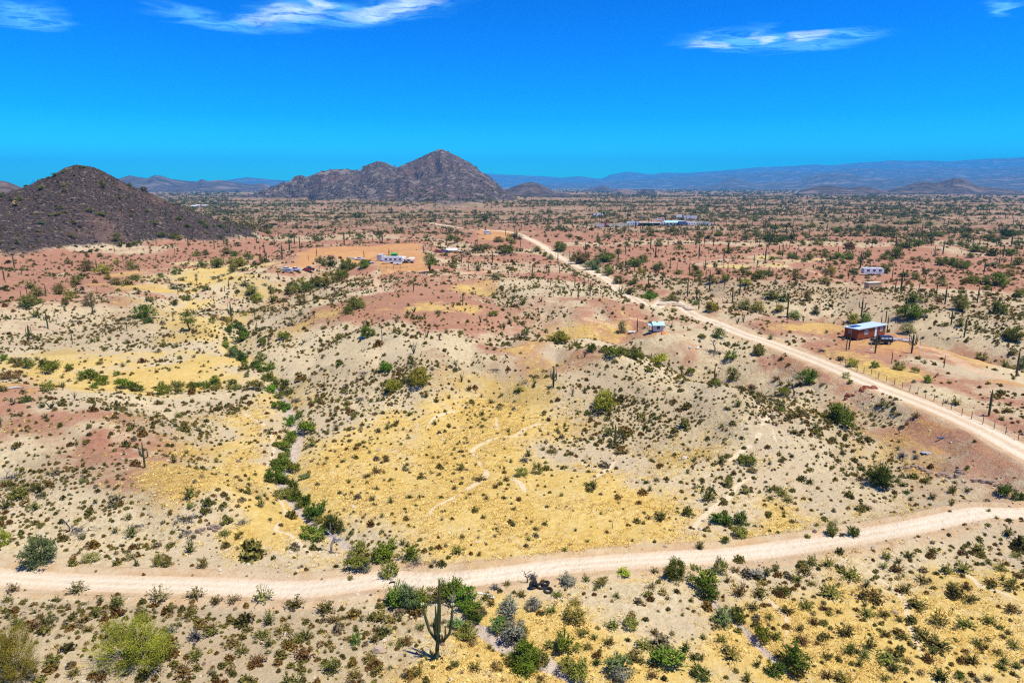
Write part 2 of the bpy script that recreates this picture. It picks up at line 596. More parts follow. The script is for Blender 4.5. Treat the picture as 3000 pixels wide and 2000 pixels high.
def near_lines(lines, X, Y, reach):
    best = np.full(X.shape, float(reach))
    for L, hw in lines:
        n = len(L)
        tp_ = np.clip(np.minimum(np.arange(n), n - 1 - np.arange(n)) / (0.28 * n), 0, 1)      # lines thin out towards their ends
        d, v = line_dist(L, X, Y, reach, tp_)
        best = np.minimum(best, d - hw * np.where(d < reach, 0.15 + 0.85 * v, 1) + np.where(d < reach, (1 - v) * 0.25 * hw, 0))
    return best


# ------------------------------------------------------------------ what grows and lies where
YELLOW = [
    [(700, 1010), (800, 960), (950, 935), (1080, 900), (1250, 930), (1300, 990), (1340, 1040), (1480, 1060), (1600, 1090), (1700, 1060), (1745, 1000),
     (1760, 930), (1795, 1000), (1760, 1070), (1730, 1130), (1650, 1260), (1400, 1300), (1000, 1325), (900, 1285), (800, 1240), (730, 1150), (690, 1080)],
    [(480, 960), (600, 900), (660, 930), (640, 1000), (620, 1090), (660, 1150), (710, 1220), (790, 1310), (690, 1280), (560, 1200), (480, 1130), (430, 1060), (520, 1010)],
    [(-200, 830), (150, 818), (300, 800), (560, 815), (650, 860), (640, 890), (480, 905), (330, 925), (200, 908), (80, 855), (-200, 865)],
    [(480, 600), (600, 610), (560, 650), (480, 670), (470, 740), (560, 760), (630, 810), (520, 825), (400, 785), (330, 765), (420, 720), (400, 690), (330, 640), (430, 620)],
    [(1080, 1410), (1400, 1390), (1800, 1370), (2352, 1330), (2700, 1330), (2700, 1700), (800, 1700), (760, 1560), (960, 1490)],
    [(400, 1222), (480, 1212), (600, 1206), (700, 1222), (770, 1310), (640, 1252), (500, 1240)],
    [(1820, 1005), (1900, 1040), (1990, 1035), (1960, 1015), (1880, 985)],
    [(1700, 1110), (1790, 1120), (2000, 1180), (1900, 1240), (1750, 1260), (1660, 1250)],
    [(1830, 742), (1960, 755), (1880, 772)], [(2110, 785), (2352, 862), (2420, 900), (2280, 872), (2160, 815)],
    [(1230, 745), (1290, 735), (1420, 770), (1300, 790)], 
    [(1080, 668), (1160, 672), (1120, 682)], [(1020, 705), (1100, 700), (1090, 716)], [(1700, 600), (1780, 596), (1790, 612), (1710, 612)],
    [(2000, 840), (2120, 845), (2160, 870), (2060, 862)],
]
PINK = [
    [(650, 640), (800, 690), (870, 620), (1000, 625), (1200, 675), (1450, 716), (1700, 725), (1600, 765), (1500, 760), (1440, 792), (1330, 805), (1250, 790),
     (1150, 795), (1000, 805), (880, 780), (720, 722)],
    [(-300, 600), (0, 600), (220, 600), (330, 660), (240, 690), (0, 720), (-300, 740)],
    [(-300, 860), (0, 862), (120, 905), (210, 925), (250, 950), (130, 985), (0, 1000), (-300, 1010)],
    [(1830, 740), (2060, 735), (2352, 850), (2352, 910), (2100, 835), (1900, 800)],
    [(1740, 775), (1850, 850), (1960, 885), (2100, 950), (2220, 1060), (2352, 1110), (2500, 1160), (2500, 1000), (2000, 850), (1800, 770)],
    [(1640, 715), (1900, 740), (2352, 900), (2700, 960), (2700, 1140), (2352, 1000), (2000, 862), (1750, 772)],
    [(1540, 820), (1640, 850), (1690, 880), (1600, 855)],
    [(200, 1015), (290, 1005), (420, 1060), (380, 1075), (250, 1050)], [(300, 1085), (380, 1060), (440, 1080), (480, 1110), (380, 1120)],
    [(2080, 1000), (2352, 1080), (2352, 1150), (2200, 1080)],
    [(1300, 1270), (1360, 1240), (1420, 1262), (1380, 1285)],
]
ORANGE = [
    [(646, 628), (705, 571), (970, 561), (990, 624), (875, 630), (850, 598), (760, 588), (700, 618)],
    [(1095, 530), (1175, 528), (1180, 545), (1110, 552)],
]
TANNED = [
    [(1440, 772), (1560, 762), (1640, 772), (1600, 800), (1480, 795)],
    [(1850, 752), (2060, 742), (2200, 800), (2352, 860), (2500, 900), (2500, 960), (2352, 905), (2100, 830), (1930, 800)],
    [(1180, 530), (1260, 560), (1330, 605), (1280, 600), (1220, 565)],
    [(1930, 895), (1975, 885), (1990, 880), (1960, 915)],
    [(2100, 950), (2352, 1050), (2500, 1120), (2500, 1180), (2330, 1085), (2180, 1010)],
]
DENSE = [   # thick low scrub
    [(650, 900), (720, 850), (900, 800), (1100, 810), (1330, 830), (1560, 870), (1700, 920), (1740, 960), (1740, 1000), (1690, 1050), (1560, 1060), (1400, 1030),
     (1330, 1000), (1290, 930), (1100, 890), (950, 925), (820, 950), (700, 990)],
    [(280, 950), (420, 930), (560, 920), (520, 990), (480, 1050), (420, 1075), (320, 1020)],
    [(420, 1090), (180, 1060), (60, 1020), (0, 1010), (0, 1120), (150, 1130), (330, 1130)],
    [(-200, 1380), (880, 1380), (1080, 1420), (980, 1480), (1060, 1700), (-300, 1700)],
    [(1780, 940), (1900, 900), (2000, 960), (2100, 1000), (2200, 1100), (2100, 1150), (1960, 1120), (1820, 1060)],
    [(1500, 690), (1700, 700), (2000, 730), (2352, 820), (2500, 860), (2500, 740), (2100, 660), (1700, 640), (1400, 610)],
    [(560, 700), (660, 660), (760, 650), (840, 690), (760, 720), (690, 790), (640, 840), (580, 790)],
    [(0, 760), (330, 720), (480, 770), (300, 800), (0, 810)], [(200, 680), (330, 670), (420, 720), (300, 735), (210, 720)],
    [(1140, 705), (1210, 750), (1330, 800), (1440, 812), (1560, 842), (1400, 800), (1250, 760)],
    [(840, 640), (600, 690), (480, 660), (560, 640), (700, 630)],
    [(860, 750), (960, 770), (1000, 810), (900, 830), (840, 790)],
]


def zone(polys, X, Y, soft, wobble):
    out = np.zeros(X.shape)
    for p in polys:
        g = G([q[0] for q in p], [q[1] for q in p])[:, :2]
        d0 = float(np.median(np.hypot(g[:, 0], g[:, 1])))
        s = soft * d0 / 120
        d = sdf(g, X, Y, 3 * s) + wobble * s * 1.6
        out = np.maximum(out, sstep(d, -s, s))
    return out


# ------------------------------------------------------------------ object helpers
def new_mesh(name, verts, faces=None, loops=None, mat=None, smooth=False):
    me = bpy.data.meshes.new(name)
    verts = np.asarray(verts, np.float32)
    if loops is not None:                               # loops: (n, k) equal sided faces
        loops = np.asarray(loops, np.int32)
        n, k = loops.shape
        me.vertices.add(len(verts))
        me.vertices.foreach_set('co', verts.ravel())
        me.loops.add(n * k)
        me.loops.foreach_set('vertex_index', loops.ravel())
        me.polygons.add(n)
        me.polygons.foreach_set('loop_start', np.arange(0, n * k, k, dtype=np.int32))
        me.polygons.foreach_set('loop_total', np.full(n, k, np.int32))
        if smooth:
            me.polygons.foreach_set('use_smooth', np.ones(n, bool))
        me.update(calc_edges=True)
    else:
        me.from_pydata([tuple(map(float, v)) for v in verts], [], faces)
        if smooth:
            me.polygons.foreach_set('use_smooth', np.ones(len(faces), bool))
        me.update()
    if mat is not None:
        me.materials.append(mat)
    return me


def link(name, data, parent=None):
    o = bpy.data.objects.new(name, data)
    COL.objects.link(o)
    if parent is not None:
        o.parent = parent
    return o


def tag(o, label=None, cat=None, group=None, kind=None):
    if label:
        o['label'] = label
    if cat:
        o['category'] = cat
    if group:
        o['group'] = group
    if kind:
        o['kind'] = kind
    return o


def new_mat(name):
    m = bpy.data.materials.new(name)
    m.use_nodes = True
    return m, NT(m.node_tree)


def finish(t, col, rough=0.9, bump=None, spec=0.2, metal=0.0, bstr=0.3, bdist=0.1, emit=None):
    b = t.n('ShaderNodeBsdfPrincipled')
    t.put(b.inputs['Base Color'], col)
    t.put(b.inputs['Roughness'], rough)
    b.inputs['Specular IOR Level'].default_value = spec
    b.inputs['Metallic'].default_value = metal
    if bump is not None:
        bp = t.n('ShaderNodeBump')
        bp.inputs['Strength'].default_value = bstr
        bp.inputs['Distance'].default_value = bdist
        t.put(bp.inputs['Height'], bump)
        t.t.links.new(bp.outputs[0], b.inputs['Normal'])
    o = t.n('ShaderNodeOutputMaterial')
    t.t.links.new(b.outputs[0], o.inputs[0])


# ------------------------------------------------------------------ ground covers, point by point
wob1 = (fbm(GX / 14, GY / 14, 81, 4) - 0.5) * 2
wob2 = (fbm(GX / 60, GY / 60, 82, 3) - 0.5) * 2
yel = zone(YELLOW, GX, GY, 13, wob1)
pnk = zone(PINK, GX, GY, 12, wob1)
ora_full = zone(ORANGE, GX, GY, 2.0, wob1 * 0.6)
ora_thin = zone(TANNED, GX, GY, 7.0, wob1)
ora = np.maximum(ora_full, 0.52 * ora_thin)
dns = zone(DENSE, GX, GY, 7, wob1)
dns = np.maximum(dns, GUL * 0.9)
for pts_, dp_, hw_, z_ in WASHES:
    if z_ >= 0.5:
        dns = np.maximum(dns, 1 - sstep(line_dist(on_plane(pts_, z_), GX, GY, hw_ * 3) + wob1 * hw_ * 0.4, hw_ * 0.5, hw_ * 1.3))
RAD = np.hypot(GX, GY)
farw = sstep(RAD, 190, 300)
# beyond the near slopes: pink pavement on the swells, pale soil and scrub in the hollows
lowres = GZ - HL - MT
swell = fbm(GX / 120, GY / 55, 91, 4)
pnk = np.maximum(pnk, farw * (1 - yel) * sstep(swell + wob1 * 0.06, 0.26, 0.46) * (1 - 0.7 * sstep(RAD, 600, 1100)) * (1 - dns * 0.6))
pnk = np.maximum(pnk, 0.46 * sstep(RAD, 170, 260) * (1 - yel))
scrub_far = sstep(RAD, 480, 800)
pnk = pnk * (1 - np.clip((HL + MT) / 6, 0, 1)) * (1 - 0.7 * GUL)
yel = yel * (1 - np.clip((HL + MT) / 6, 0, 1))
rock = np.clip(HL / 5 + wob1 * 0.4, 0, 1)
rock_m = np.clip(MT / 12 + wob2 * 0.35, 0, 1)
road_w = 1 - sstep(ROAD_D + wob1 * 0.35, -0.5, 0.35)
shoul = 1 - sstep(ROAD_D + wob1 * 1.2, 0.3, 3.6)
trk_d = near_lines(TRACKW, GX, GY, 6)
trk = 1 - sstep(trk_d + wob1 * 0.5, -0.8, 1.0)
pth_d = near_lines(PATHW, GX, GY, 2)
pth = (1 - sstep(pth_d + wob1 * 0.12, -0.15, 0.28)) * sstep(fbm(GX / 3, GY / 3, 13, 2), 0.25, 0.45)
snd_d = near_lines(SANDW, GX, GY, 4)
snd = 1 - sstep(snd_d + wob1 * 0.35, -0.2, 0.5)
clear = np.maximum.reduce([road_w, shoul * 0.6, trk, snd, np.maximum(ora_full, 0.85 * ora_thin) * 0.8])

# ------------------------------------------------------------------ the ground material
m_ground, t = new_mat('desert_ground')


def attr(t, name):
    a = t.n('ShaderNodeAttribute')
    a.attribute_name = name
    s = t.n('ShaderNodeSeparateColor')
    t.put(s.inputs[0], a.outputs['Color'])
    return s.outputs[0], s.outputs[1], s.outputs[2], a.outputs['Alpha']


wy, wp, wo_, wr = attr(t, 'cover_a')      # yellow grass, pink pavement, orange dirt, hill rock
wd, wsh, wtk, wpt = attr(t, 'cover_b')    # road, shoulder, track, footpath
wsn, wsc, wmt, wfr = attr(t, 'cover_c')   # wash sand, dense scrub litter, mountain rock, far plain
pos = t.n('ShaderNodeNewGeometry').outputs['Position']
nA = t.noise(pos, 0.06, 4)
nB = t.noise(pos, 0.35, 4, 0.6)
nC = t.noise(pos, 1.4, 4, 0.65)
nD = t.noise(pos, 5.0, 4, 0.7)
nF = t.noise(t.mapping(pos, (1, 1, 1), (3, 77, 0)), 0.13, 5, 0.65)
nE = t.noise(t.mapping(pos, (1, 1, 1), (31, 7, 0)), 0.9, 5, 0.7)


def jit(wgt, a=0.55, b=0.55, c=0.35, lo=0.33, hi=0.67):
    s = t.math('ADD', wgt, t.math('MULTIPLY', t.math('SUBTRACT', nB, 0.5), a))
    s = t.math('ADD', s, t.math('MULTIPLY', t.math('SUBTRACT', nE, 0.5), b))
    s = t.math('ADD', s, t.math('MULTIPLY', t.math('SUBTRACT', nD, 0.5), c))
    s = t.math('ADD', s, t.math('MULTIPLY', t.math('SUBTRACT', nF, 0.5), 0.9))
    return t.ss(s, lo, hi)


cream = t.mix(t.ss(nC, 0.3, 0.7), (0.475, 0.365, 0.19, 1), (0.615, 0.51, 0.31, 1))
cream = t.mix(t.ss(nA, 0.4, 0.65), cream, (0.50, 0.395, 0.24, 1))
cream = t.mix(t.math('MULTIPLY', t.ss(nD, 0.54, 0.70), 0.75), cream, (0.22, 0.15, 0.08, 1))
pinkc = t.mix(t.ss(nC, 0.3, 0.7), (0.30, 0.122, 0.068, 1), (0.40, 0.185, 0.11, 1))
pinkc = t.mix(t.math('MULTIPLY', t.ss(nA, 0.45, 0.7), 0.5), pinkc, (0.42, 0.225, 0.12, 1))
pinkc = t.mix(t.math('MULTIPLY', t.ss(nD, 0.55, 0.72), 0.5), pinkc, (0.20, 0.085, 0.05, 1))
yelc = t.mix(t.ss(nC, 0.32, 0.68), (0.56, 0.37, 0.08, 1), (0.66, 0.48, 0.15, 1))
yelc = t.mix(t.math('MULTIPLY', t.ss(nF, 0.45, 0.62), 0.35), yelc, (0.53, 0.34, 0.06, 1))
yelc = t.mix(t.math('MULTIPLY', t.ss(nE, 0.52, 0.7), 0.75), yelc, (0.66, 0.55, 0.27, 1))
yelc = t.mix(t.math('MULTIPLY', t.ss(nD, 0.58, 0.74), 0.55), yelc, (0.36, 0.20, 0.04, 1))
orac = t.mix(t.ss(nC, 0.3, 0.7), (0.46, 0.21, 0.07, 1), (0.55, 0.31, 0.12, 1))
orac = t.mix(t.math('MULTIPLY', t.ss(nB, 0.5, 0.7), 0.6), orac, (0.57, 0.36, 0.15, 1))
c = t.mix(t.math('MULTIPLY', jit(wp, 0.8, 0.8, 0.4, 0.25, 0.85), 0.9), cream, pinkc)
c = t.mix(t.math('MULTIPLY', jit(wy, 1.0, 1.2, 0.7, 0.34, 0.98), 0.9), c, yelc)
c = t.mix(t.math('MULTIPLY', t.math('MULTIPLY', jit(wsc, 0.3, 0.6, 0.6, 0.45, 0.9), 0.28), 1.0), c, (0.25, 0.17, 0.09, 1))
# far plain: greyer soil
farv = t.noise(t.mapping(pos, (0.5, 2.2, 1)), 0.02, 5, 0.65)
farc = t.mix(t.ss(nA, 0.4, 0.62), (0.25, 0.12, 0.07, 1), (0.36, 0.225, 0.14, 1))
farc = t.mix(t.math('MULTIPLY', t.ss(farv, 0.42, 0.62), 0.75), farc, (0.13, 0.115, 0.05, 1))
c = t.mix(t.math('MULTIPLY', wfr, 0.85), c, farc)
c = t.mix(t.math('MULTIPLY', jit(wo_, 0.7, 0.5, 0.2, 0.3, 0.8), t.ss(nA, 0.2, 0.55, 0.55, 0.95)), c, orac)
sandc = t.mix(t.ss(nC, 0.3, 0.7), (0.42, 0.33, 0.24, 1), (0.56, 0.46, 0.35, 1))
c = t.mix(t.ss(wsn, 0.2, 0.8), c, sandc)
c = t.mix(t.math('MULTIPLY', jit(wsh, 0.3, 0.4, 0.2, 0.35, 0.85), 0.85), c, t.mix(t.ss(nB, 0.35, 0.65), (0.50, 0.33, 0.17, 1), (0.56, 0.43, 0.26, 1)))
trkc = t.mix(t.ss(nC, 0.3, 0.7), (0.56, 0.33, 0.17, 1), (0.64, 0.46, 0.29, 1))
c = t.mix(t.math('MULTIPLY', jit(wtk, 0.5, 0.5, 0.3, 0.3, 0.9), 0.7), c, trkc)
c = t.mix(t.math('MULTIPLY', t.ss(wpt, 0.15, 0.9), 0.85), c, (0.70, 0.56, 0.36, 1))
# graded road: pale dust with tyre bands
tyre = t.noise(pos, 0.9, 3, 0.5)
ru = t.n('ShaderNodeAttribute')
ru.attribute_name = 'road_u'
lat = t.math('ADD', ru.outputs['Fac'], t.math('MULTIPLY', t.math('SUBTRACT', nB, 0.5), 0.5))
roadc = t.mix(t.ss(nA, 0.3, 0.7), (0.62, 0.49, 0.31, 1), (0.70, 0.58, 0.40, 1))
roadc = t.mix(t.math('MULTIPLY', t.ss(tyre, 0.5, 0.75), 0.5), roadc, (0.62, 0.46, 0.30, 1))
band = t.math('SUBTRACT', 1.0, t.math('ABSOLUTE', t.math('MULTIPLY', t.math('SUBTRACT', lat, 0.9), 2.2)), True)
mid = t.ss(lat, 0.0, 0.55, 1.0, 0.0)
roadc = t.mix(t.math('MULTIPLY', mid, 0.45), roadc, (0.50, 0.35, 0.20, 1))
roadc = t.mix(t.math('MULTIPLY', band, 0.6), roadc, (0.75, 0.65, 0.48, 1))
roadc = t.mix(t.math('MULTIPLY', t.ss(lat, 1.4, 2.2), 0.75), roadc, (0.62, 0.42, 0.25, 1))
roadc = t.mix(t.math('MULTIPLY', t.ss(nD, 0.56, 0.72), 0.35), roadc, (0.42, 0.30, 0.19, 1))
wdj = t.ss(t.math('ADD', wd, t.math('MULTIPLY', t.math('SUBTRACT', nC, 0.5), 0.5)), 0.25, 0.75)
c = t.mix(wdj, c, roadc)
# dark desert-varnished rock of the hills
rA = t.noise(t.mapping(pos, (0.7, 1.0, 1.6)), 0.42, 5, 0.7)
rB = t.noise(t.mapping(pos, (1, 1, 1), (5, 9, 2)), 1.0, 5, 0.7)
rC = t.noise(t.mapping(pos, (1, 1, 1), (51, 19, 2)), 0.03, 4, 0.6)
rk = t.mix(t.ss(rB, 0.38, 0.58), (0.016, 0.012, 0.011, 1), (0.105, 0.074, 0.058, 1))
rk = t.mix(t.math('MULTIPLY', t.ss(rA, 0.56, 0.64), 0.8), rk, (0.30, 0.22, 0.165, 1))
rk = t.mix(t.math('MULTIPLY', t.ss(rC, 0.52, 0.68), 0.35), rk, (0.30, 0.17, 0.12, 1))
c = t.mix(t.ss(t.math('ADD', wr, t.math('MULTIPLY', t.math('SUBTRACT', nB, 0.5), 0.8)), 0.3, 0.7), c, rk)
mA = t.noise(pos, 0.035, 7, 0.7)
mB = t.noise(t.mapping(pos, (1, 1, 1), (5, 9, 2)), 0.16, 5, 0.7)
mC = t.noise(t.mapping(pos, (1, 1, 1), (15, 9, 2)), 0.006, 4, 0.6)
mk = t.mix(t.ss(mB, 0.38, 0.58), (0.022, 0.018, 0.018, 1), (0.15, 0.115, 0.10, 1))
mk = t.mix(t.math('MULTIPLY', t.ss(mA, 0.52, 0.62), 0.75), mk, (0.33, 0.255, 0.21, 1))
mk = t.mix(t.math('MULTIPLY', t.ss(mC, 0.54, 0.68), 0.35), mk, (0.22, 0.11, 0.085, 1))
c = t.mix(t.ss(t.math('ADD', wmt, t.math('MULTIPLY', t.math('SUBTRACT', mA, 0.5), 0.6)), 0.3, 0.7), c, mk)
bmp = t.math('ADD', t.math('MULTIPLY', nD, 0.35), t.math('ADD', t.math('MULTIPLY', nC, 0.8), t.math('MULTIPLY', t.math('MULTIPLY', rA, wr), 6.0)))
bmp = t.math('ADD', bmp, t.math('MULTIPLY', t.math('MULTIPLY', mA, wmt), 45.0))
bmp = t.math('ADD', bmp, t.math('MULTIPLY', t.math('MULTIPLY', mB, wmt), 9.0))
bmp = t.math('ADD', bmp, t.math('MULTIPLY', t.math('MULTIPLY', rB, wr), 2.2))
finish(t, c, 0.95, bmp, spec=0.1, bstr=0.75, bdist=0.5)

# ------------------------------------------------------------------ one grid, shared by ground, road, tracks, paths, washes and hills
allv = np.stack([GX, GY, GZ], -1).reshape(-1, 3)
idx = np.arange(NR * NA).reshape(NR, NA)
quads = np.stack([idx[:-1, :-1], idx[:-1, 1:], idx[1:, 1:], idx[1:, :-1]], -1).reshape(-1, 4)


def fmean(F):
    return 0.25 * (F[:-1, :-1] + F[:-1, 1:] + F[1:, 1:] + F[1:, :-1]).reshape(-1)


fRoad, fTrk, fPth, fSnd, fHill, fMtn = (fmean(F) for F in (ROAD_D, trk_d, pth_d, snd_d, HL, MT))
own = np.zeros(len(quads), int)
own[fTrk < 0.2] = 2
own[fPth < 0.1] = 3
own[fSnd < 0.15] = 4
own[fHill > 1.0] = 5
own[fMtn > 3.0] = 6
own[fRoad < 0.15] = 1
one = np.ones(GX.shape)
covA = np.stack([yel, pnk, ora, rock], -1).reshape(-1, 4).astype(np.float32)
covB = np.stack([road_w, shoul, trk, pth], -1).reshape(-1, 4).astype(np.float32)
covC = np.stack([snd, dns, rock_m, scrub_far], -1).reshape(-1, 4).astype(np.float32)
HEADS = {0: ('ground', 'sand and dry grass desert ground reaching the horizon', 'ground'),
         1: ('road', 'pale graded dirt road', 'road'),
         2: ('dirt_track', 'narrow orange vehicle tracks across the desert', 'track'),
         3: ('path', 'thin pale footpaths winding over the yellow grass flat', 'path'),
         4: ('dry_wash', 'narrow sandy bed of the dry wash', 'wash'),
         5: ('hill', 'dark rocky hill on the left', 'hill'),
         6: ('mountain', 'dark rocky mountain with a pointed main peak and a smaller left peak', 'mountain')}
for k, (nm, lab, cat) in HEADS.items():
    q = quads[own == k]
    if not len(q):
        continue
    used, inv = np.unique(q, return_inverse=True)
    me = new_mesh(nm, allv[used], loops=inv.reshape(-1, 4), mat=m_ground, smooth=True)
    for an, arr in (('cover_a', covA), ('cover_b', covB), ('cover_c', covC)):
        a = me.attributes.new(an, 'FLOAT_COLOR', 'POINT')
        a.data.foreach_set('color', arr[used].ravel())
    a = me.attributes.new('road_u', 'FLOAT', 'POINT')
    a.data.foreach_set('value', (ROAD_D + 2.1).reshape(-1)[used].astype(np.float32))
    tag(link(nm, me), lab, cat, kind='structure')

# ------------------------------------------------------------------ far ranges and lone hills
m_far, t = new_mat('far_rock')
pos = t.n('ShaderNodeNewGeometry').outputs['Position']
fa = t.noise(pos, 0.004, 7, 0.65)
fb = t.noise(pos, 0.02, 6, 0.7)
fc = t.mix(t.ss(fb, 0.35, 0.65), (0.045, 0.034, 0.03, 1), (0.14, 0.10, 0.08, 1))
fc = t.mix(t.math('MULTIPLY', t.ss(fa, 0.5, 0.66), 0.7), fc, (0.30, 0.21, 0.16, 1))
finish(t, fc, 0.95, t.math('ADD', t.math('MULTIPLY', fa, 90.0), t.math('MULTIPLY', fb, 18.0)), 0.1, bstr=0.7, bdist=1.0)


def gbase(x, y):
    return look(GZ, x, y)


def range_mesh(name, label, crest, r0, front, back, seed, rough=0.5, base=-6, n_a=170, n_r=46, wl=None):
    a0, a1 = crest[0].min(), crest[0].max()
    A = np.linspace(a0, a1, n_a)[None, :]
    tt = np.linspace(-1, 1, n_r)[:, None]
    Rm = r0 + np.where(tt < 0, tt * front, tt * back)
    Rm = Rm + A * 0
    P = np.interp(A[0], crest[0], crest[1])[None, :] + 0 * tt
    X, Y = Rm * np.sin(A), Rm * np.cos(A)
    s = np.clip(1 - np.abs(tt), 0, 1) + 0 * A
    wl = wl or front * 0.5
    rg = ridged(X / wl, Y / wl, seed, 5) - 0.55
    rg2 = ridged(A * r0 / (wl * 0.35) + 0 * tt, Rm / (wl * 2.2), seed + 3, 4) - 0.5
    k = np.clip((1 - s) * 2.2, 0, 1)
    Z = P * s ** 1.15 * (1 + rough * (rg + rg2) * k) + rough * 0.10 * P * (rg) * s
    Z = Z + np.where(s < 0.02, base, 0)
    v = np.stack([X, Y, Z], -1).reshape(-1, 3)
    ii = np.arange(n_a * n_r).reshape(n_r, n_a)
    q = np.stack([ii[:-1, :-1], ii[:-1, 1:], ii[1:, 1:], ii[1:, :-1]], -1).reshape(-1, 4)
    o = link(name, new_mesh(name, v, loops=q, mat=m_far, smooth=True))
    return tag(o, label, 'hill' if 'hill' in name else 'mountain', kind='structure')


range_mesh('mountain_range', 'jagged blue-grey range behind the dark hill',
           crest_profile([(150, 440), (220, 424), (280, 410), (300, 404), (315, 407), (340, 411), (358, 404), (372, 405), (395, 412), (430, 416), (455, 417), (465, 411), (478, 416), (505, 413), (540, 419), (575, 424),
                          (605, 421), (625, 430), (690, 440)], 6500), 6500, 1300, 1200, 101, 0.5, n_a=240)
range_mesh('mountain_range', 'pale blue range showing beyond the jagged range',
           crest_profile([(440, 425), (520, 415), (545, 411), (570, 408), (600, 411), (635, 414), (720, 420), (800, 425)], 17000), 17000, 2500, 2000, 103, 0.35)
range_mesh('mountain_range', 'long blue range along the right skyline',
           crest_profile([(900, 420), (1040, 404), (1115, 400), (1150, 402), (1200, 404), (1250, 406), (1290, 409), (1330, 406), (1380, 412), (1400, 403), (1440, 396), (1475, 400), (1500, 402), (1520, 398),
                          (1570, 399), (1620, 396), (1700, 390), (1740, 386), (1800, 384), (1870, 380), (1900, 382), (1960, 376), (2010, 374), (2040, 371), (2080, 373), (2130, 372), (2170, 374),
                          (2230, 370), (2290, 366), (2352, 364), (2500, 368), (2800, 380)], 22000), 22000, 4500, 3000, 105, 0.3, n_a=420, n_r=60)
range_mesh('mountain_range', 'lower purple-blue foothills under the long range',
           crest_profile([(1180, 427), (1300, 420), (1380, 417), (1500, 411), (1620, 404), (1700, 399), (1800, 395), (1900, 396), (1960, 388), (2040, 392), (2150, 386), (2250, 390), (2352, 385), (2500, 388), (2800, 400)], 15500),
           15500, 3600, 2500, 107, 0.5, n_a=420, n_r=60)
range_mesh('mountain_range', 'broad dusky hills before the blue foothills',
           crest_profile([(1560, 430), (1640, 424), (1668, 412), (1680, 408), (1695, 413), (1730, 421), (1820, 416), (1860, 405), (1900, 399), (1945, 400), (1985, 408), (2060, 411), (2120, 408), (2230, 409), (2352, 404), (2600, 420)], 10500),
           10500, 2300, 1600, 109, 0.45, n_a=360, n_r=50)
range_mesh('desert_hill', 'brown twin-topped hill near the right edge of the plain',
           crest_profile([(2035, 438), (2070, 430), (2100, 421), (2125, 417), (2145, 421), (2170, 415), (2190, 410), (2210, 411), (2232, 421), (2250, 428), (2300, 433), (2350, 438)], 4300), 4300, 520, 420, 111, 0.5, n_a=200)
range_mesh('desert_hill', 'low tan hill left of the twin-topped hill',
           crest_profile([(1835, 438), (1860, 431), (1890, 426), (1920, 427), (1950, 432), (1985, 428), (2010, 433), (2040, 438)], 4000), 4000, 420, 380, 113, 0.5)
range_mesh('desert_hill', 'rounded hill just right of the pointed mountain',
           crest_profile([(1150, 440), (1180, 428), (1200, 421), (1220, 418), (1238, 422), (1255, 430), (1275, 440), (1310, 444)], 2900), 2900, 330, 300, 115, 0.5)
range_mesh('desert_hill', 'small dark cone hill on the plain below the skyline',
           crest_profile([(1462, 441), (1475, 436), (1484, 433), (1496, 439), (1510, 442)], 3500), 3500, 160, 150, 117, 0.4, n_a=50, n_r=24)
range_mesh('desert_hill', 'low brown hill beside the small dark cone hill',
           crest_profile([(1405, 441), (1425, 435), (1440, 433), (1458, 438), (1475, 442)], 3800), 3800, 180, 170, 119, 0.4, n_a=60, n_r=24)
range_mesh('desert_hill', 'far small hill peeking over the plain left of the cone hill',
           crest_profile([(1350, 434), (1375, 429), (1385, 426), (1398, 431), (1420, 436)], 5600), 5600, 320, 300, 121, 0.4, n_a=60, n_r=24)
range_mesh('desert_hill', 'brown hill shoulder at the left edge behind the dark hill',
           crest_profile([(-300, 405), (-100, 398), (-30, 408), (0, 413), (20, 417), (40, 425), (70, 440)], 1300), 1300, 300, 260, 123, 0.4)

# ------------------------------------------------------------------ the air
hz_m, t = new_mat('desert_haze')
pv = t.n('ShaderNodeVolumePrincipled')
pv.inputs['Color'].default_value = (0.035, 0.50, 1.0, 1)
pv.inputs['Density'].default_value = 6.5e-5
pv.inputs['Anisotropy'].default_value = 0.0
o = t.n('ShaderNodeOutputMaterial')
t.t.links.new(pv.outputs[0], o.inputs['Volume'])
x0, x1, y0, y1, z0, z1 = -31000, 31000, -26500, 27500, -60, 1050
hv = [(x, y, z) for z in (z0, z1) for y in (y0, y1) for x in (x0, x1)]
hm = new_mesh('haze', hv, faces=[(0, 2, 3, 1), (4, 5, 7, 6), (0, 1, 5, 4), (2, 6, 7, 3), (0, 4, 6, 2), (1, 3, 7, 5)], mat=hz_m)
tag(link('haze', hm), 'thin blue desert haze in the air', 'haze', kind='stuff')


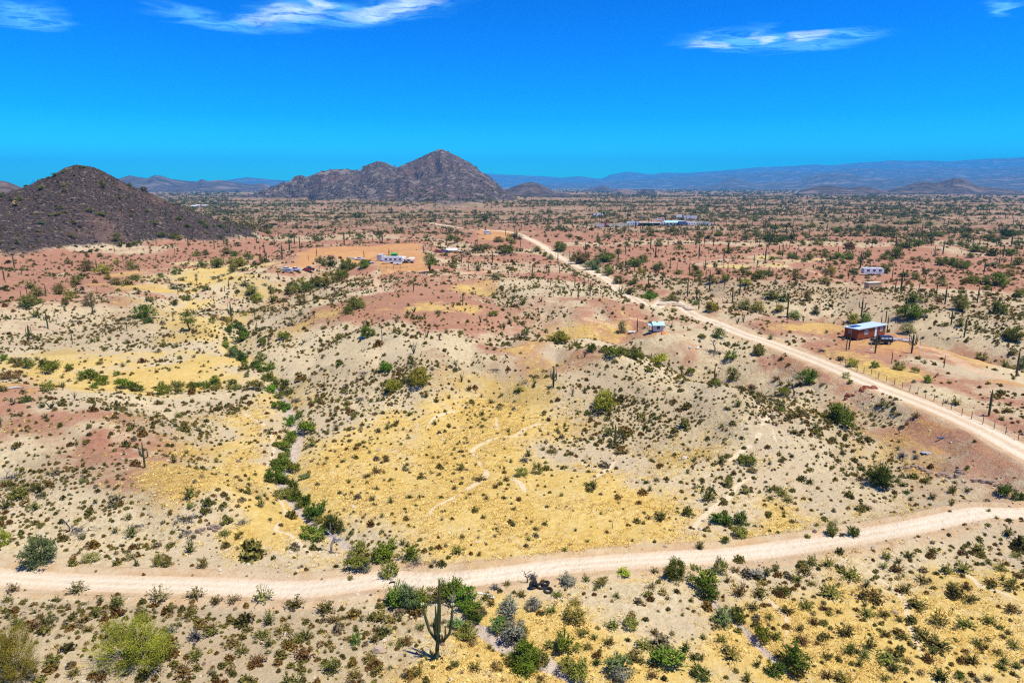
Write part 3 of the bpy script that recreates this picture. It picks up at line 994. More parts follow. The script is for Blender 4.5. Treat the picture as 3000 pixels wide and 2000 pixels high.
# ------------------------------------------------------------------ plants: materials
def foliage_mat(name, col=None, var=0.35, hue=0.03):
    m, t = new_mat(name)
    oi = t.n('ShaderNodeObjectInfo')
    base = oi.outputs['Color'] if col is None else (*col, 1)
    a = t.n('ShaderNodeAttribute')
    a.attribute_name = 'tone'
    hsn = t.n('ShaderNodeHueSaturation')
    t.put(hsn.inputs['Color'], base)
    t.put(hsn.inputs['Hue'], t.math('ADD', 0.5 - hue, t.math('MULTIPLY', oi.outputs['Random'], 2 * hue)))
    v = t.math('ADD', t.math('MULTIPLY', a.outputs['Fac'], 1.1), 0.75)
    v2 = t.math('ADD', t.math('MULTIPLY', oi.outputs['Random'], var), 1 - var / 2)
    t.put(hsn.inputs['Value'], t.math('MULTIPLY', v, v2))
    d = t.n('ShaderNodeBsdfDiffuse')
    t.put(d.inputs[0], hsn.outputs[0])
    tr = t.n('ShaderNodeBsdfTranslucent')
    t.put(tr.inputs[0], hsn.outputs[0])
    mx = t.n('ShaderNodeMixShader')
    mx.inputs[0].default_value = 0.22
    t.t.links.new(d.outputs[0], mx.inputs[1])
    t.t.links.new(tr.outputs[0], mx.inputs[2])
    o = t.n('ShaderNodeOutputMaterial')
    t.t.links.new(mx.outputs[0], o.inputs[0])
    return m


M_LEAF = foliage_mat('leaves')
M_TWIG = foliage_mat('twigs', None, 0.3, 0.01)
M_BARK, t = new_mat('bark')
ps = t.n('ShaderNodeNewGeometry').outputs['Position']
nb = t.noise(t.mapping(ps, (6, 6, 1.2)), 2.0, 4, 0.6)
finish(t, t.mix(t.ss(nb, 0.35, 0.65), (0.06, 0.055, 0.03, 1), (0.13, 0.11, 0.06, 1)), 0.9, nb, bstr=0.4, bdist=0.03)
M_SAG, t = new_mat('saguaro_skin')
tc = t.n('ShaderNodeTexCoord')
sp_ = t.n('ShaderNodeSeparateXYZ')
t.put(sp_.inputs[0], tc.outputs['Object'])
nb = t.noise(t.mapping(tc.outputs['Object'], (30, 30, 6)), 1.0, 3, 0.6)
oi = t.n('ShaderNodeObjectInfo')
sk = t.mix(t.ss(nb, 0.3, 0.7), (0.045, 0.054, 0.018, 1), (0.105, 0.115, 0.042, 1))
sk = t.mix(t.math('MULTIPLY', t.ss(oi.outputs['Random'], 0.55, 1.0), 0.45), sk, (0.10, 0.065, 0.035, 1))
finish(t, sk, 0.8, nb, bstr=0.3, bdist=0.02)
M_BUD, t = new_mat('pale_buds')
finish(t, (0.62, 0.60, 0.38, 1), 0.8)


# ------------------------------------------------------------------ plants: shapes
def leaf_quads(c, size, rng, flat=0.0, stretch=1.0, tone=None, out=None):
    n = len(c)
    nr = rng.normal(size=(n, 3)) * 0.75
    if out is not None:
        nr = nr + out
    nr /= np.linalg.norm(nr, axis=1)[:, None]
    u = np.cross(nr, rng.normal(size=(n, 3)))
    u /= np.linalg.norm(u, axis=1)[:, None]
    v = np.cross(nr, u)
    s = size * rng.uniform(0.6, 1.4, (n, 1)) * 0.5
    a, b = u * s * stretch, v * s
    P = np.stack([c - a, c + b * 0.8, c + a, c - b * 0.8], 1)
    if tone is None:
        tone = rng.uniform(0, 1, n)
    return P.reshape(-1, 3), np.repeat(tone, 4)


def blades(base, tip, wdt, rng, tone=None):
    n = len(base)
    d = tip - base
    s = np.cross(d, rng.normal(size=(n, 3)))
    s /= np.linalg.norm(s, axis=1)[:, None] + 1e-9
    s *= np.asarray(wdt).reshape(-1, 1) * 0.5
    P = np.stack([base - s * 0.7, base + s * 0.7, tip + s, tip - s], 1)
    if tone is None:
        tone = rng.uniform(0, 1, n)
    return P.reshape(-1, 3), np.repeat(tone, 4)


def quad_mesh(name, parts, mat):
    v = np.concatenate([p[0] for p in parts])
    tn = np.concatenate([p[1] for p in parts])
    me = new_mesh(name, v, loops=np.arange(len(v)).reshape(-1, 4), mat=mat)
    a = me.attributes.new('tone', 'FLOAT', 'POINT')
    a.data.foreach_set('value', tn.astype(np.float32))
    return me


def tube(path, rad, sides=6, cap=True):
    path = np.asarray(path, float)
    n = len(path)
    rad = np.broadcast_to(np.asarray(rad, float), (n,))
    V, F = [], []
    tg = np.gradient(path, axis=0)
    ref = np.array([0.31, 0.95, 0.05])
    for i in range(n):
        d = tg[i] / (np.linalg.norm(tg[i]) + 1e-9)
        s = np.cross(d, ref)
        s /= np.linalg.norm(s) + 1e-9
        q = np.cross(d, s)
        for k in range(sides):
            a = 2 * math.pi * k / sides
            V.append(path[i] + rad[i] * (math.cos(a) * s + math.sin(a) * q))
    for i in range(n - 1):
        for k in range(sides):
            k2 = (k + 1) % sides
            F.append((i * sides + k, i * sides + k2, (i + 1) * sides + k2, (i + 1) * sides + k))
    if cap:
        F.append(tuple(range((n - 1) * sides, n * sides)))
        F.append(tuple(reversed(range(sides))))
    return V, F


def tubes_mesh(name, lst, mat, sides=4, smooth=True):
    V, F = [], []
    for path, rad in lst:
        v, f = tube(path, rad, sides)
        b = len(V)
        V += v
        F += [tuple(i + b for i in q) for q in f]
    me = new_mesh(name, V, faces=F, mat=mat, smooth=smooth)
    a = me.attributes.new('tone', 'FLOAT', 'POINT')
    rng = np.random.default_rng(len(V))
    a.data.foreach_set('value', np.full(len(V), 0.5, np.float32))
    return me


def crown_mesh(name, seed, n_cl, per, leaf, sig, low=0.08, mat=None, spiky=0.0):
    """unit crown: one across, one high; limb ends carry loose clumps"""
    rng = np.random.default_rng(seed)
    th = rng.uniform(0, 2 * math.pi, n_cl)
    zz = rng.uniform(0, 1, n_cl) ** 0.9
    rr = np.sqrt(np.clip(1 - (np.abs(zz - 0.40) / 0.62) ** 2.4, 0.03, 1)) * 0.43 * rng.uniform(0.30, 1.05, n_cl) ** 0.7
    lob = 1 + 0.26 * np.sin(th * 2 + seed) + 0.20 * np.sin(th * 3 + 2 * seed) + 0.12 * np.sin(th * 5 + 3 * seed)
    zz = zz * (1 + 0.22 * np.sin(th * 3 + seed * 1.7)) * 0.86
    c = np.stack([np.cos(th) * rr * lob, np.sin(th) * rr * lob, low + zz * (0.9 - low)], -1)
    ct = rng.uniform(0, 1, n_cl)
    k = rng.integers(0, n_cl, n_cl * per)
    p = c[k] + rng.normal(size=(len(k), 3)) * sig * np.array([1, 1, 0.8])
    p[:, 2] = np.abs(p[:, 2])
    od = p - np.array([0, 0, 0.25])
    od = od / (np.linalg.norm(od, axis=1)[:, None] + 1e-6) + np.array([0, 0, 0.5])
    out = [leaf_quads(p, leaf, rng, 0.1, 1.3, np.clip(ct[k] * 0.6 + rng.uniform(0, 0.4, len(k)), 0, 1), od)]
    if spiky:
        ns = n_cl * 3
        k = rng.integers(0, n_cl, ns)
        d = c[k] - np.array([0, 0, 0.1])
        tip = c[k] + d / (np.linalg.norm(d, axis=1)[:, None]) * rng.uniform(0.08, spiky, (ns, 1)) + rng.normal(size=(ns, 3)) * 0.03
        out.append(blades(c[k] * 0.75, tip, leaf * 0.45, rng))
    return quad_mesh(name, out, mat or M_LEAF)


def limb_set(seed, n=5, th=0.03, reach=0.34, top=0.75):
    rng = np.random.default_rng(seed)
    L = []
    for i in range(n):
        a = rng.uniform(0, 2 * math.pi)
        r = reach * rng.uniform(0.4, 1.0)
        zt = top * rng.uniform(0.7, 1.05)
        b = np.array([rng.uniform(-.03, .03), rng.uniform(-.03, .03), -0.06])
        m = np.array([math.cos(a) * r * 0.35, math.sin(a) * r * 0.35, zt * 0.45])
        e = np.array([math.cos(a) * r, math.sin(a) * r, zt])
        L.append(([b, m, e], [th, th * 0.7, th * 0.25]))
        for j in range(2):
            a2 = a + rng.uniform(-.8, .8)
            e2 = m + np.array([math.cos(a2) * r * 0.6, math.sin(a2) * r * 0.6, zt * rng.uniform(0.2, 0.45)])
            L.append(([m, (m + e2) / 2 + np.array([0, 0, 0.02]), e2], [th * 0.5, th * 0.35, th * 0.15]))
    return L


CROWN = [crown_mesh('tree_crown', 10 + i, 60, 26, 0.052, 0.075) for i in range(5)]
CROWN_BIG = [crown_mesh('tree_crown', 40 + i, 150, 110, 0.013, 0.055, spiky=0.26) for i in range(2)]
CROWN_MID = [crown_mesh('tree_crown', 50 + i, 110, 34, 0.036, 0.058, spiky=0.12) for i in range(3)]
LIMBS = [tubes_mesh('tree_trunk', limb_set(20 + i), M_BARK, 5) for i in range(4)]
SHRUBS = [crown_mesh('shrub_crown', 60 + i, 46, 18, 0.068, 0.085, 0.04, spiky=0.22) for i in range(5)]
FARBUSH = [crown_mesh('bush_crown', 70 + i, 14, 5, 0.2, 0.1, 0.05) for i in range(3)]


def bursage_mesh(seed, n=46):
    rng = np.random.default_rng(seed)
    th = rng.uniform(0, 2 * math.pi, n)
    el = rng.uniform(0.1, 1.45, n)
    L = rng.uniform(0.3, 0.52, n)
    tip = np.stack([np.cos(th) * np.cos(el) * L, np.sin(th) * np.cos(el) * L, np.sin(el) * L * 1.15], -1)
    b = tip * rng.uniform(0.1, 0.4, (n, 1))
    b[:, 2] -= 0.02
    parts = [blades(b, tip, 0.10, rng)]
    m = n * 2
    th = rng.uniform(0, 2 * math.pi, m)
    el = rng.uniform(0.0, 1.5, m)
    L = rng.uniform(0.30, 0.44, m) * (1 + 0.25 * np.sin(th * 2 + seed) + 0.15 * np.sin(3 * th + 2 * seed))
    c = np.stack([np.cos(th) * np.cos(el) * L, np.sin(th) * np.cos(el) * L, np.sin(el) * L * 0.95], -1)
    od = c / np.linalg.norm(c, axis=1)[:, None] + np.array([0, 0, 0.35])
    parts.append(leaf_quads(c, 0.19, rng, 0.2, out=od * 1.3))
    return quad_mesh('bursage_twigs', parts, M_LEAF)


def creosote_mesh(seed, n=34, leaves=150):
    rng = np.random.default_rng(seed)
    th = rng.uniform(0, 2 * math.pi, n)
    el = rng.uniform(0.35, 1.35, n)
    L = rng.uniform(0.55, 1.0, n)
    tip = np.stack([np.cos(th) * np.cos(el) * L * 0.62, np.sin(th) * np.cos(el) * L * 0.62, np.sin(el) * L * 0.95], -1)
    b = tip * 0.06
    b[:, 2] -= 0.03
    parts = [blades(b, tip, 0.028, rng, np.full(n, 0.1))]
    k = rng.integers(0, n, leaves)
    f = rng.uniform(0.35, 1.05, (leaves, 1))
    c = tip[k] * f + rng.normal(size=(leaves, 3)) * 0.045
    c[:, 2] = np.abs(c[:, 2])
    parts.append(leaf_quads(c, 0.085, rng, 0.0, 1.3, out=np.array([0, 0, 0.9]) + c * 0.6))
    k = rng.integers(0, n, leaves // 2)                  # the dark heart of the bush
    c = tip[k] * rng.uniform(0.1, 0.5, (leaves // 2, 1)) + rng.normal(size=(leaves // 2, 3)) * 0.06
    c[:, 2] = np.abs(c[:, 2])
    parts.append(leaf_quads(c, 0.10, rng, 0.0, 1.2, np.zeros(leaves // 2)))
    return quad_mesh('creosote_stems', parts, M_LEAF)


BURS = [bursage_mesh(200 + i) for i in range(5)]
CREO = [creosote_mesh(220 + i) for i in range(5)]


def brush_mesh(seed, n=46, flat=0.5):
    rng = np.random.default_rng(seed)
    L = []
    for i in range(n):
        a = rng.uniform(0, 2 * math.pi)
        p0 = np.array([rng.normal() * 0.16, rng.normal() * 0.16, rng.uniform(-0.02, 0.12)])
        d = np.array([math.cos(a), math.sin(a), rng.uniform(-0.1, 0.9) * flat + 0.15])
        ln = rng.uniform(0.2, 0.5)
        p1 = p0 + d * ln * 0.5 + rng.normal(size=3) * 0.04
        p2 = p0 + d * ln + rng.normal(size=3) * 0.07
        p1[2], p2[2] = abs(p1[2]), abs(p2[2])
        r = rng.uniform(0.006, 0.014)
        L.append(([p0, p1, p2], [r, r * 0.8, r * 0.3]))
    return tubes_mesh('dead_branches', L, M_TWIG, 3)


def dead_tree_lists(seed, lean=0.15, n=7):
    rng = np.random.default_rng(seed)
    top = np.array([lean, 0, 0.62])
    trunk = [(np.array([[0, 0, -0.05], [0.02, 0.01, 0.25], top * 0.75 + np.array([-0.04, 0, 0]), top]), [0.045, 0.036, 0.028, 0.018])]
    br = []
    for i in range(n):
        a = rng.uniform(0, 2 * math.pi)
        f = rng.uniform(0.45, 1.0)
        p0 = top * f
        d = np.array([math.cos(a) * 0.8, math.sin(a) * 0.5, rng.uniform(0.3, 1.0)])
        ln = rng.uniform(0.22, 0.45)
        p1 = p0 + d * ln * 0.5 + rng.normal(size=3) * 0.03
        p2 = p0 + d * ln + rng.normal(size=3) * 0.05
        br.append(([p0, p1, p2], [0.017, 0.012, 0.004]))
        for j in range(2):
            e = p1 + rng.normal(size=3) * 0.10 + d * 0.12
            br.append(([p1, (p1 + e) / 2 + rng.normal(size=3) * 0.02, e], [0.009, 0.006, 0.003]))
    return trunk, br


def ocotillo_mesh(seed, n=13):
    rng = np.random.default_rng(seed)
    L = []
    for i in range(n):
        a = rng.uniform(0, 2 * math.pi)
        r = rng.uniform(0.1, 0.48)
        h = rng.uniform(0.75, 1.0)
        p2 = np.array([math.cos(a) * r, math.sin(a) * r, h])
        L.append(([np.array([0, 0, -0.03]), p2 * np.array([0.42, 0.42, 0.5]), p2], [0.018, 0.016, 0.008]))
    return tubes_mesh('ocotillo_wands', L, M_TWIG, 4)


BRUSH = [brush_mesh(300 + i) for i in range(4)]
OCO = [ocotillo_mesh(320 + i) for i in range(4)]


def ribbed(path, rad, sides=14, depth=0.12):
    """a pleated cactus column with a rounded tip"""
    path = np.asarray(path, float)
    n = len(path)
    V, F = [], []
    tg = np.gradient(path, axis=0)
    ref = np.array([0.13, 0.99, 0.03])
    for i in range(n):
        d = tg[i] / (np.linalg.norm(tg[i]) + 1e-9)
        s = np.cross(d, ref)
        s /= np.linalg.norm(s) + 1e-9
        q = np.cross(d, s)
        for k in range(sides):
            a = 2 * math.pi * k / sides
            r = rad[i] * (1 - (depth if k % 2 else 0))
            V.append(path[i] + r * (math.cos(a) * s + math.sin(a) * q))
    for i in range(n - 1):
        for k in range(sides):
            k2 = (k + 1) % sides
            F.append((i * sides + k, i * sides + k2, (i + 1) * sides + k2, (i + 1) * sides + k))
    F.append(tuple(range((n - 1) * sides, n * sides)))
    return V, F


def cactus_mesh(name, cols, sides=12, mat=None):
    V, F = [], []
    for path, r in cols:
        path = dens(np.asarray(path, float), 0.09)
        n = len(path)
        f = np.linspace(0, 1, n)
        rad = r * (0.86 + 0.14 * np.sin(f * math.pi)) * np.where(f > 0.93, np.sqrt(np.clip(1 - ((f - 0.93) / 0.075) ** 2, 0.05, 1)), 1)
        v, fc = ribbed(path, rad, sides)
        b = len(V)
        V += v
        F += [tuple(i + b for i in q) for q in fc]
    return new_mesh(name, V, faces=F, mat=mat or M_SAG, smooth=False)


def arm_path(a, z0, out, z1, r0=0.035):
    ca, sa = math.cos(a), math.sin(a)
    return [(ca * r0 * 0.5, sa * r0 * 0.5, z0), (ca * out * 0.6, sa * out * 0.6, z0 + 0.0), (ca * out * 0.97, sa * out * 0.97, z0 + 0.05),
            (ca * out, sa * out, z0 + 0.14 if z1 > z0 + 0.2 else z0 + 0.1), (ca * out * 1.02, sa * out * 1.02, z1)]


TR = 0.036
SAG_ARMS = {0: [], 1: [(0.3, 0.42, 0.12, 0.62)], 2: [(0.1, 0.40, 0.13, 0.72), (3.3, 0.47, 0.12, 0.68)],
            3: [(0.0, 0.38, 0.13, 0.74), (2.9, 0.44, 0.13, 0.80), (4.4, 0.5, 0.10, 0.70)],
            4: [(0.1, 0.40, 0.13, 0.84), (1.6, 0.46, 0.11, 0.74), (3.1, 0.36, 0.14, 0.88), (4.5, 0.44, 0.10, 0.66)],
            6: [(0.0, 0.42, 0.16, 0.93), (0.7, 0.45, 0.11, 0.97), (2.2, 0.44, 0.10, 0.95), (3.1, 0.40, 0.17, 0.92), (3.6, 0.46, 0.09, 0.86), (5.0, 0.46, 0.10, 0.9)]}
SAG_TRUNK = {k: cactus_mesh('saguaro_trunk', [([(0, 0, -0.03), (0.004, 0, 0.35), (0.0, 0.004, 0.7), (0.003, 0, 1.0 if k != 6 else 0.9)], TR if k < 4 else 0.044)]) for k in SAG_ARMS}
SAG_ARM = {k: [cactus_mesh('saguaro_arm', [(arm_path(*q), 0.024)], 10) for q in v] for k, v in SAG_ARMS.items()}
SAG_ONE = {k: cactus_mesh('saguaro_body', [([(0, 0, -0.03), (0.004, 0, 0.35), (0, 0.004, 0.7), (0.003, 0, 1.0)], TR)] + [(arm_path(*q), 0.025) for q in v], 8) for k, v in SAG_ARMS.items()}

# ------------------------------------------------------------------ planting
PLANTED = []          # (object, kind, size word, colour word, sheet x, sheet y)
NP = random.Random(7)
COLS = {'g': ((0.105, 0.128, 0.018), 'green'), 'b': ((0.095, 0.140, 0.014), 'bright green'), 'y': ((0.24, 0.225, 0.028), 'yellow-green'),
        'o': ((0.155, 0.140, 0.032), 'olive'), 'd': ((0.055, 0.075, 0.012), 'dark green'), 's': ((0.17, 0.155, 0.12), 'grey'),
        'c': ((0.115, 0.150, 0.052), 'blue-green'), 'p': ((0.25, 0.215, 0.085), 'pale olive'), 'w': ((0.17, 0.115, 0.032), 'brownish')}


def metres(px, py, pxh, pxw):
    """size of an upright thing standing at a sheet point"""
    x, y, z = G1(px, py)
    u, v, zc_ = project(x, y, z)
    vt = (CY - (py - pxh)) / FPX
    yc = y * SP + (z - CAMZ) * CP
    h = (vt * zc_ - yc) / (CP + vt * SP)
    return (x, y, z), max(h, 0.1), pxw * zc_ / FPX, zc_


def put(o, p, s, rz=None):
    o.location = p
    o.scale = s
    o.rotation_euler = (0, 0, NP.uniform(0, 6.283) if rz is None else rz)
    return o


def plant_tree(px, py, pw, ph, col, big=0, stem=False):
    p, h, wd, zc_ = metres(px, py, ph, pw)
    # seen from above the crown's depth adds to its height on the sheet
    dep = math.atan2(CAMZ - p[2], math.hypot(p[0], p[1]))
    h = max((h - 0.22 * wd * math.tan(dep)), h * 0.75) * 1.1
    wd *= 1.06
    kind = 'tree' if h > 2.3 else 'shrub'
    c, cw = COLS[col]
    p = (p[0], p[1] + wd * 0.18, look(GZ, p[0], p[1] + wd * 0.18))
    pxsize = wd * FPX / zc_
    if kind == 'tree':
        r = link('palo_verde_tree', None)
        put(r, p, (wd, wd, h))
        me = CROWN_BIG[len(PLANTED) % 2] if big else (CROWN_MID if pxsize > 38 else CROWN)[len(PLANTED) % 3]
        cr = link('crown', me, r)
        tk = link('trunk', LIMBS[len(PLANTED) % 4], r)
        if stem:
            cr.location = (0, 0, 0.34)
            cr.scale = (1, 1, 0.66)
        cr.color = (*c, 1)
        size = 'tall' if h > 4.2 else ('low' if h < 3 else 'rounded')
        PLANTED.append((r, 'tree', size, cw, px, py))
    else:
        r = link('desert_shrub', SHRUBS[len(PLANTED) % 5])
        put(r, p, (wd, wd, h))
        r.color = (c[0] * 1.2, c[1] * 1.25, c[2] * 1.1, 1)
        PLANTED.append((r, 'shrub', 'leafy' if h > 1.3 else 'small leafy', cw, px, py))
    return r


def plant_creosote(px, py, pw, ph, col='o'):
    p, h, wd, zc_ = metres(px, py, ph, pw)
    h = max(h - 0.3 * wd, h * 0.65) * 1.15
    wd *= 1.12
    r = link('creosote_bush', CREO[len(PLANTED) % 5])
    p = (p[0], p[1] + wd * 0.15, look(GZ, p[0], p[1] + wd * 0.15))
    put(r, p, (wd, wd, h))
    c, cw = COLS[col]
    r.color = (*c, 1)
    PLANTED.append((r, 'creosote', 'wide' if wd > h * 1.25 else 'upright', cw, px, py))
    return r


def plant_saguaro(px, py, ph, arms, thick=1.0):
    p, h, wd, zc_ = metres(px, py, ph, 10)
    arms = min(arms, 6) if arms in SAG_ARMS else 4
    k = thick * NP.uniform(0.95, 1.2) * h
    if ph < 26 and True:
        k *= 1.2                                          # far ones are old and stout
    parts = ph > 34
    word = {0: 'single-stem', 1: 'one-armed', 2: 'two-armed', 3: 'three-armed', 4: 'four-armed', 6: 'many-armed'}[arms]
    if parts and arms:
        r = link('saguaro', None)
        put(r, p, (k, k, h))
        link('trunk', SAG_TRUNK[arms], r)
        for a in SAG_ARM[arms]:
            link('arm', a, r)
    else:
        r = link('saguaro', SAG_ONE[arms])
        put(r, p, (k, k, h))
    r.rotation_euler = (NP.uniform(-.02, .02), NP.uniform(-.02, .02), r.rotation_euler[2] if arms not in (1, 2, 3) else NP.uniform(-0.5, 0.5))
    PLANTED.append((r, 'saguaro', 'tall' if h > 6 else ('short' if h < 3.4 else ''), word, px, py))
    return r


def parse(s):
    return [q.split(',') for q in s.replace('\n', ' ').split()]


